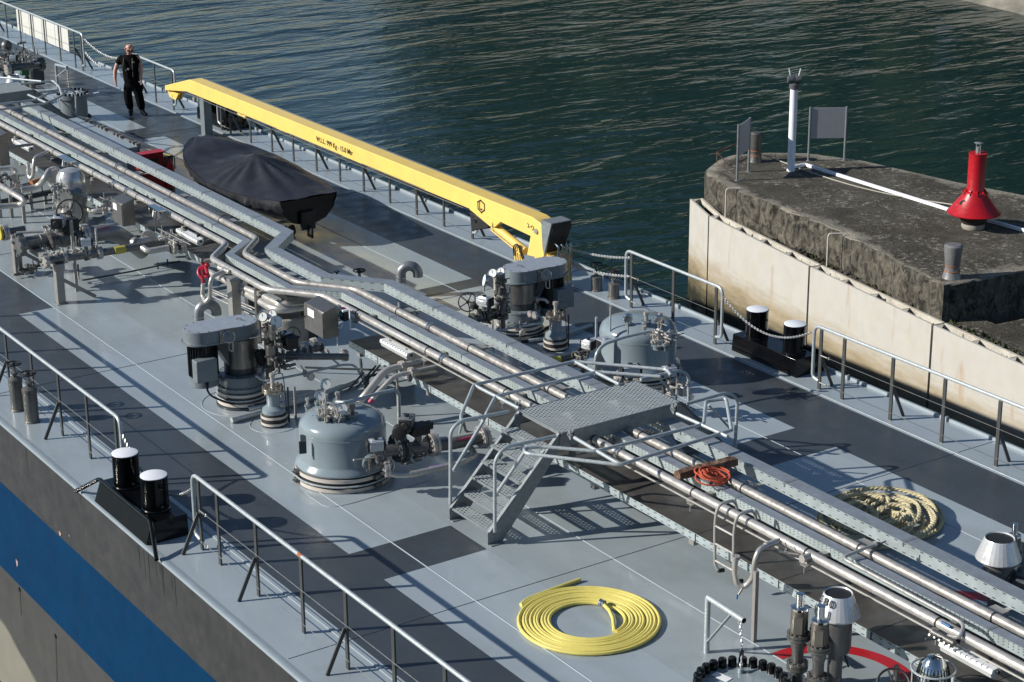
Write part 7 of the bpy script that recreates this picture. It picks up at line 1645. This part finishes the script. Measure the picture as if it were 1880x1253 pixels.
t = thing('yellow_capped_valve', 'flange with a yellow cap at the left edge behind the manifold frame', 'valve', P(0, 430, .8)); fl(t, P(9, 427, .85), YA, .15, steel, 8); M = MB(); M.lathe([(.0001, -.04), (.13, -.04), (.13, .0)], P(2, 428, .85), 18, axis=YA); M.build('yellow_cap', yellow_tag, t); pipe_run(t, [P(9, 427, .85), P(45, 420, .85)], .06, steel_dark)
# far left corner machinery
t = thing('far_manifold', 'dark pipework cluster with a flanged pipe end in the top left corner', 'manifold', P(40, 130, .6))
pipe_run(t, [P(-10, 125, .8), P(35, 124, .8), P(78, 118, .8)], .09, steel_dark, f=.2); fl(t, P(76, 118, .8), YA, .17, steel_dark, 10); fl(t, P(14, 127, .8), YA, .16, steel, 10)
clutter(t, P(20, 105, 1.0), .3, .4, .3, 60, 62, steel_dark); clutter(t, P(35, 108, 1.0), .2, .5, .15, 40, 63, steel); clutter(t, P(50, 104, .9), .1, .12, .15, 20, 64, steel)
M = MB(); M.box(P(67, 137, .3), (.3, .3, .5)); M.box(P(12, 118, .6), (.2, .3, .6)); M.each('valve_block', pump_dk, t)
M = MB(); M.box(P(45, 132, .6), (.14, .2, .16)); M.build('green_block', green_tag, t)
M = MB(); M.cyl(P(8, 130, .4), P(6, 84, .4)+V((0, 0, .0)), .03, seg=8); M.sphere(P(12, 84, 1.3), .14, 12); M.build('post_lamp', steel_dark, t)
actuator(t, P(24, 107, 1.15), (.5, .8, 0), .22, .15)
# ------------------------------------------------------------------ standing man in black
def skinned(name, vs_, es_, m_, root=0, parent=None, sub=2):
    me = bpy.data.meshes.new(name); o_ = wloc(parent) if parent is not None else V((0, 0, 0))
    me.from_pydata([V(v[0])-o_ for v in vs_], es_, []); ob = bpy.data.objects.new(name, me); COL.objects.link(ob)
    sk = ob.modifiers.new('skin', 'SKIN'); sk.use_smooth_shade = True; sk.branch_smoothing = .5
    sl_ = me.skin_vertices[0].data
    for i, v in enumerate(vs_):
        r = v[1]; sl_[i].radius = r if isinstance(r, tuple) else (r, r); sl_[i].use_root = (i == root)
    ss = ob.modifiers.new('sub', 'SUBSURF'); ss.levels = sub; ss.render_levels = sub
    bpy.context.view_layer.update(); dg = bpy.context.evaluated_depsgraph_get(); nm_ = bpy.data.meshes.new_from_object(ob.evaluated_get(dg))
    bpy.data.objects.remove(ob); nm_.materials.clear(); nm_.materials.append(m_); nm_.name = name
    for p in nm_.polygons: p.use_smooth = True
    o = bpy.data.objects.new(name, nm_); COL.objects.link(o)
    if parent is not None: o.parent = parent
    return o
g = P(245, 213.5, 0); fwd = (-_fw).copy(); fwd.z = 0; fwd.normalize(); rt2 = RIGHT.copy(); rt2.z = 0; rt2.normalize()
F_ = (fwd*.9+rt2*.45).normalized(); L2 = V((-F_.y, F_.x, 0)); L2 = L2 if L2.dot(rt2) > 0 else -L2
def J(a, f, z): return g+rt2*a+fwd*f+V((0, 0, z))       # a: to the right in the picture, f: towards the camera
ZK = TOP(g.x, g.y, 78.5)/1.80
def jj(a, f, z): return J(a*ZK, f*ZK, z*ZK)
bodyv = [(jj(.02, 0, .98), (.12, .1)), (jj(.01, .01, 1.2), (.12, .1)), (jj(0, 0, 1.42), (.13, .1)), (jj(.01, .01, 1.52), (.065, .07)), (jj(.02, .03, 1.6), (.085, .095)), (jj(.025, .035, 1.69), (.1, .112)), (jj(.025, .025, 1.765), (.068, .078)),
  (jj(-.19, 0, 1.455), .065), (jj(-.3, -.01, 1.28), .056), (jj(-.36, .02, 1.12), .055), (jj(-.365, .08, .96), .044), (jj(-.345, .11, .87), (.03, .042)),
  (jj(.2, 0, 1.45), .065), (jj(.25, -.02, 1.28), .055), (jj(.27, .03, 1.13), .053), (jj(.265, .11, .99), .043), (jj(.27, .14, .91), (.03, .042)),
  (jj(-.09, 0, .84), .075), (jj(-.1, .02, .5), .065), (jj(-.06, -.02, .12), .035), (jj(-.045, .05, .05), (.02, .02)),
  (jj(.11, 0, .84), .075), (jj(.18, .04, .5), .065), (jj(.23, .02, .12), .035), (jj(.29, .06, .05), (.02, .02))]
bodye = [(0, 1), (1, 2), (2, 3), (3, 4), (4, 5), (5, 6), (2, 7), (7, 8), (8, 9), (9, 10), (10, 11), (2, 12), (12, 13), (13, 14), (14, 15), (15, 16), (0, 17), (17, 18), (18, 19), (19, 20), (0, 21), (21, 22), (22, 23), (23, 24)]
n = len(bodyv)
for base, sgn in ((11, -1), (16, 1)):
    w_ = bodyv[base][0]
    for k in range(4):
        off = rt2*(.014*(k-1.5))*1.0+fwd*(.018*(k-1.5)); l1_ = (.035, .042, .04, .03)[k]
        a = w_+off+V((0, 0, -.045)); b_ = a+V((0, 0, -l1_))+fwd*.008; c_ = b_+V((0, 0, -l1_*.55))-rt2*sgn*.018
        bodyv += [(a, .0125), (b_, .0115), (c_, .0105)]; bodye += [(base, n), (n, n+1), (n+1, n+2)]; n += 3
    a = w_+fwd*.03+V((0, 0, -.02)); b_ = a+fwd*.012+V((0, 0, -.04)); bodyv += [(a, .011), (b_, .0095)]; bodye += [(base, n), (n, n+1)]; n += 2
man = skinned('person', bodyv, bodye, skin, 0)
tag(man, 'bald bearded man in black clothes walking on the deck beside the yellow crane tip', 'person')
man_root = man
head = jj(.025, .035, 1.68)
HF_ = F_
hs = V((-HF_.y, HF_.x, 0)); up_ = V((0, 0, 1))
M = MB(); M.sphere(head+HF_*.112+V((0, 0, -.015)), .018, 8, sc=(1, 1, 1.5)); M.sphere(head+HF_*.122+V((0, 0, -.03)), .016, 8); M.build('nose', skin, man)
for s in (-1, 1):
    M = MB(); M.sphere(head+hs*s*.104+V((0, 0, -.01)), .024, 10, sc=(.7, .7, 1.4)); M.build('ear', skin, man)
    M = MB(); M.sphere(head+HF_*.102+hs*s*.036+V((0, 0, .012)), .009, 8); e = M.build('eye', dial_w, man)
    M = MB(); M.sphere(head+HF_*.109+hs*s*.036+V((0, 0, .012)), .006, 6); M.build('pupil', black_matt, e)
    M = MB(); M.cyl(head+HF_*.108+hs*s*.018+V((0, 0, .032)), head+HF_*.1+hs*s*.058+V((0, 0, .03)), .006, seg=6); M.build('eyebrow', mat('dark_hair', (.02, .012, .008), .8), man)
bd = skinned('beard', [(head+HF_*.085+V((0, 0, -.055)), (.06, .04)), (head+HF_*.085+V((0, 0, -.1)), (.065, .045)), (head+hs*.07+HF_*.03+V((0, 0, -.06)), .03), (head-hs*.07+HF_*.03+V((0, 0, -.06)), .03)], [(0, 1), (0, 2), (0, 3)], mat('beard_brown', (.035, .018, .01), .85, var=.3), 0, man)
M = MB(); M.cyl(head+HF_*.13-hs*.018+V((0, 0, -.06)), head+HF_*.13+hs*.018+V((0, 0, -.06)), .006, seg=6); M.build('lips', mat('lips', (.25, .09, .07), .5), man)
sh = [(jj(.02, 0, .7), (.22, .18)), (jj(.015, .02, 1.05), (.245, .2)), (jj(0, 0, 1.38), (.22, .16)), (jj(0, 0, 1.5), (.135, .12)), (jj(-.18, 0, 1.45), .115), (jj(-.3, -.01, 1.27), .08), (jj(.19, 0, 1.45), .115), (jj(.25, -.015, 1.27), .078)]
skinned('t_shirt', sh, [(0, 1), (1, 2), (2, 3), (2, 4), (4, 5), (2, 6), (6, 7)], cloth_b, 0, man)
tr = [(jj(.02, 0, 1.0), (.2, .16)), (jj(.02, 0, .84), (.2, .16)), (jj(-.1, 0, .72), .135), (jj(-.1, .02, .5), .118), (jj(-.075, 0, .3), .105), (jj(-.055, 0, .15), .085), (jj(.13, 0, .72), .135), (jj(.18, .04, .5), .118), (jj(.21, .03, .3), .105), (jj(.228, .02, .14), .082)]
skinned('trousers', tr, [(0, 1), (1, 2), (2, 3), (3, 4), (4, 5), (1, 6), (6, 7), (7, 8), (8, 9)], cloth_d, 0, man)
for nm_, a0_, f0, a1_, f1 in (('boot', -.055, -.02, -.03, .13), ('boot', .225, .02, .36, .1)):
    skinned(nm_, [(jj(a0_, f0, .24), .065), (jj(a0_, f0, .08), (.068, .06)), (jj(a0_, f0-.03, .05), (.062, .05)), (jj(a1_, f1, .045), (.058, .045))], [(0, 1), (1, 2), (1, 3)], mat('boot_black', (.01, .01, .01), .45), 0, man)
M = MB()
for s, z1_, z0_ in ((1, 1.5, 1.05), (-1, 1.5, 1.1)):
    M.tube(fil([jj(.1*s, -.02, 1.5), jj(.1*s, .16, 1.42), jj(.12*s-.02, .2, 1.15), jj(.1*s, .19, 1.0)], .08), .018, 6)
M.build('vest_strap', mat('vest_strap_grey', (.006, .007, .006), .7), man)
M = MB(); M.box(jj(.13, .19, 1.36), (.04, .05, .035)); M.build('chest_badge', mat('badge_grey', (.12, .12, .13), .5), man)
M = MB(); M.box(jj(.0, .21, 1.2), (.07, .03, .04)); M.box(jj(-.06, .2, 1.17), (.03, .03, .03)); M.build('vest_buckle', mat('badge_grey', (.3, .3, .32), .5), man)
M = MB(); M.box(jj(.23, .03, .72), (.1, .1, .2)); M.build('thigh_pocket', cloth_d, man, bev=.02)
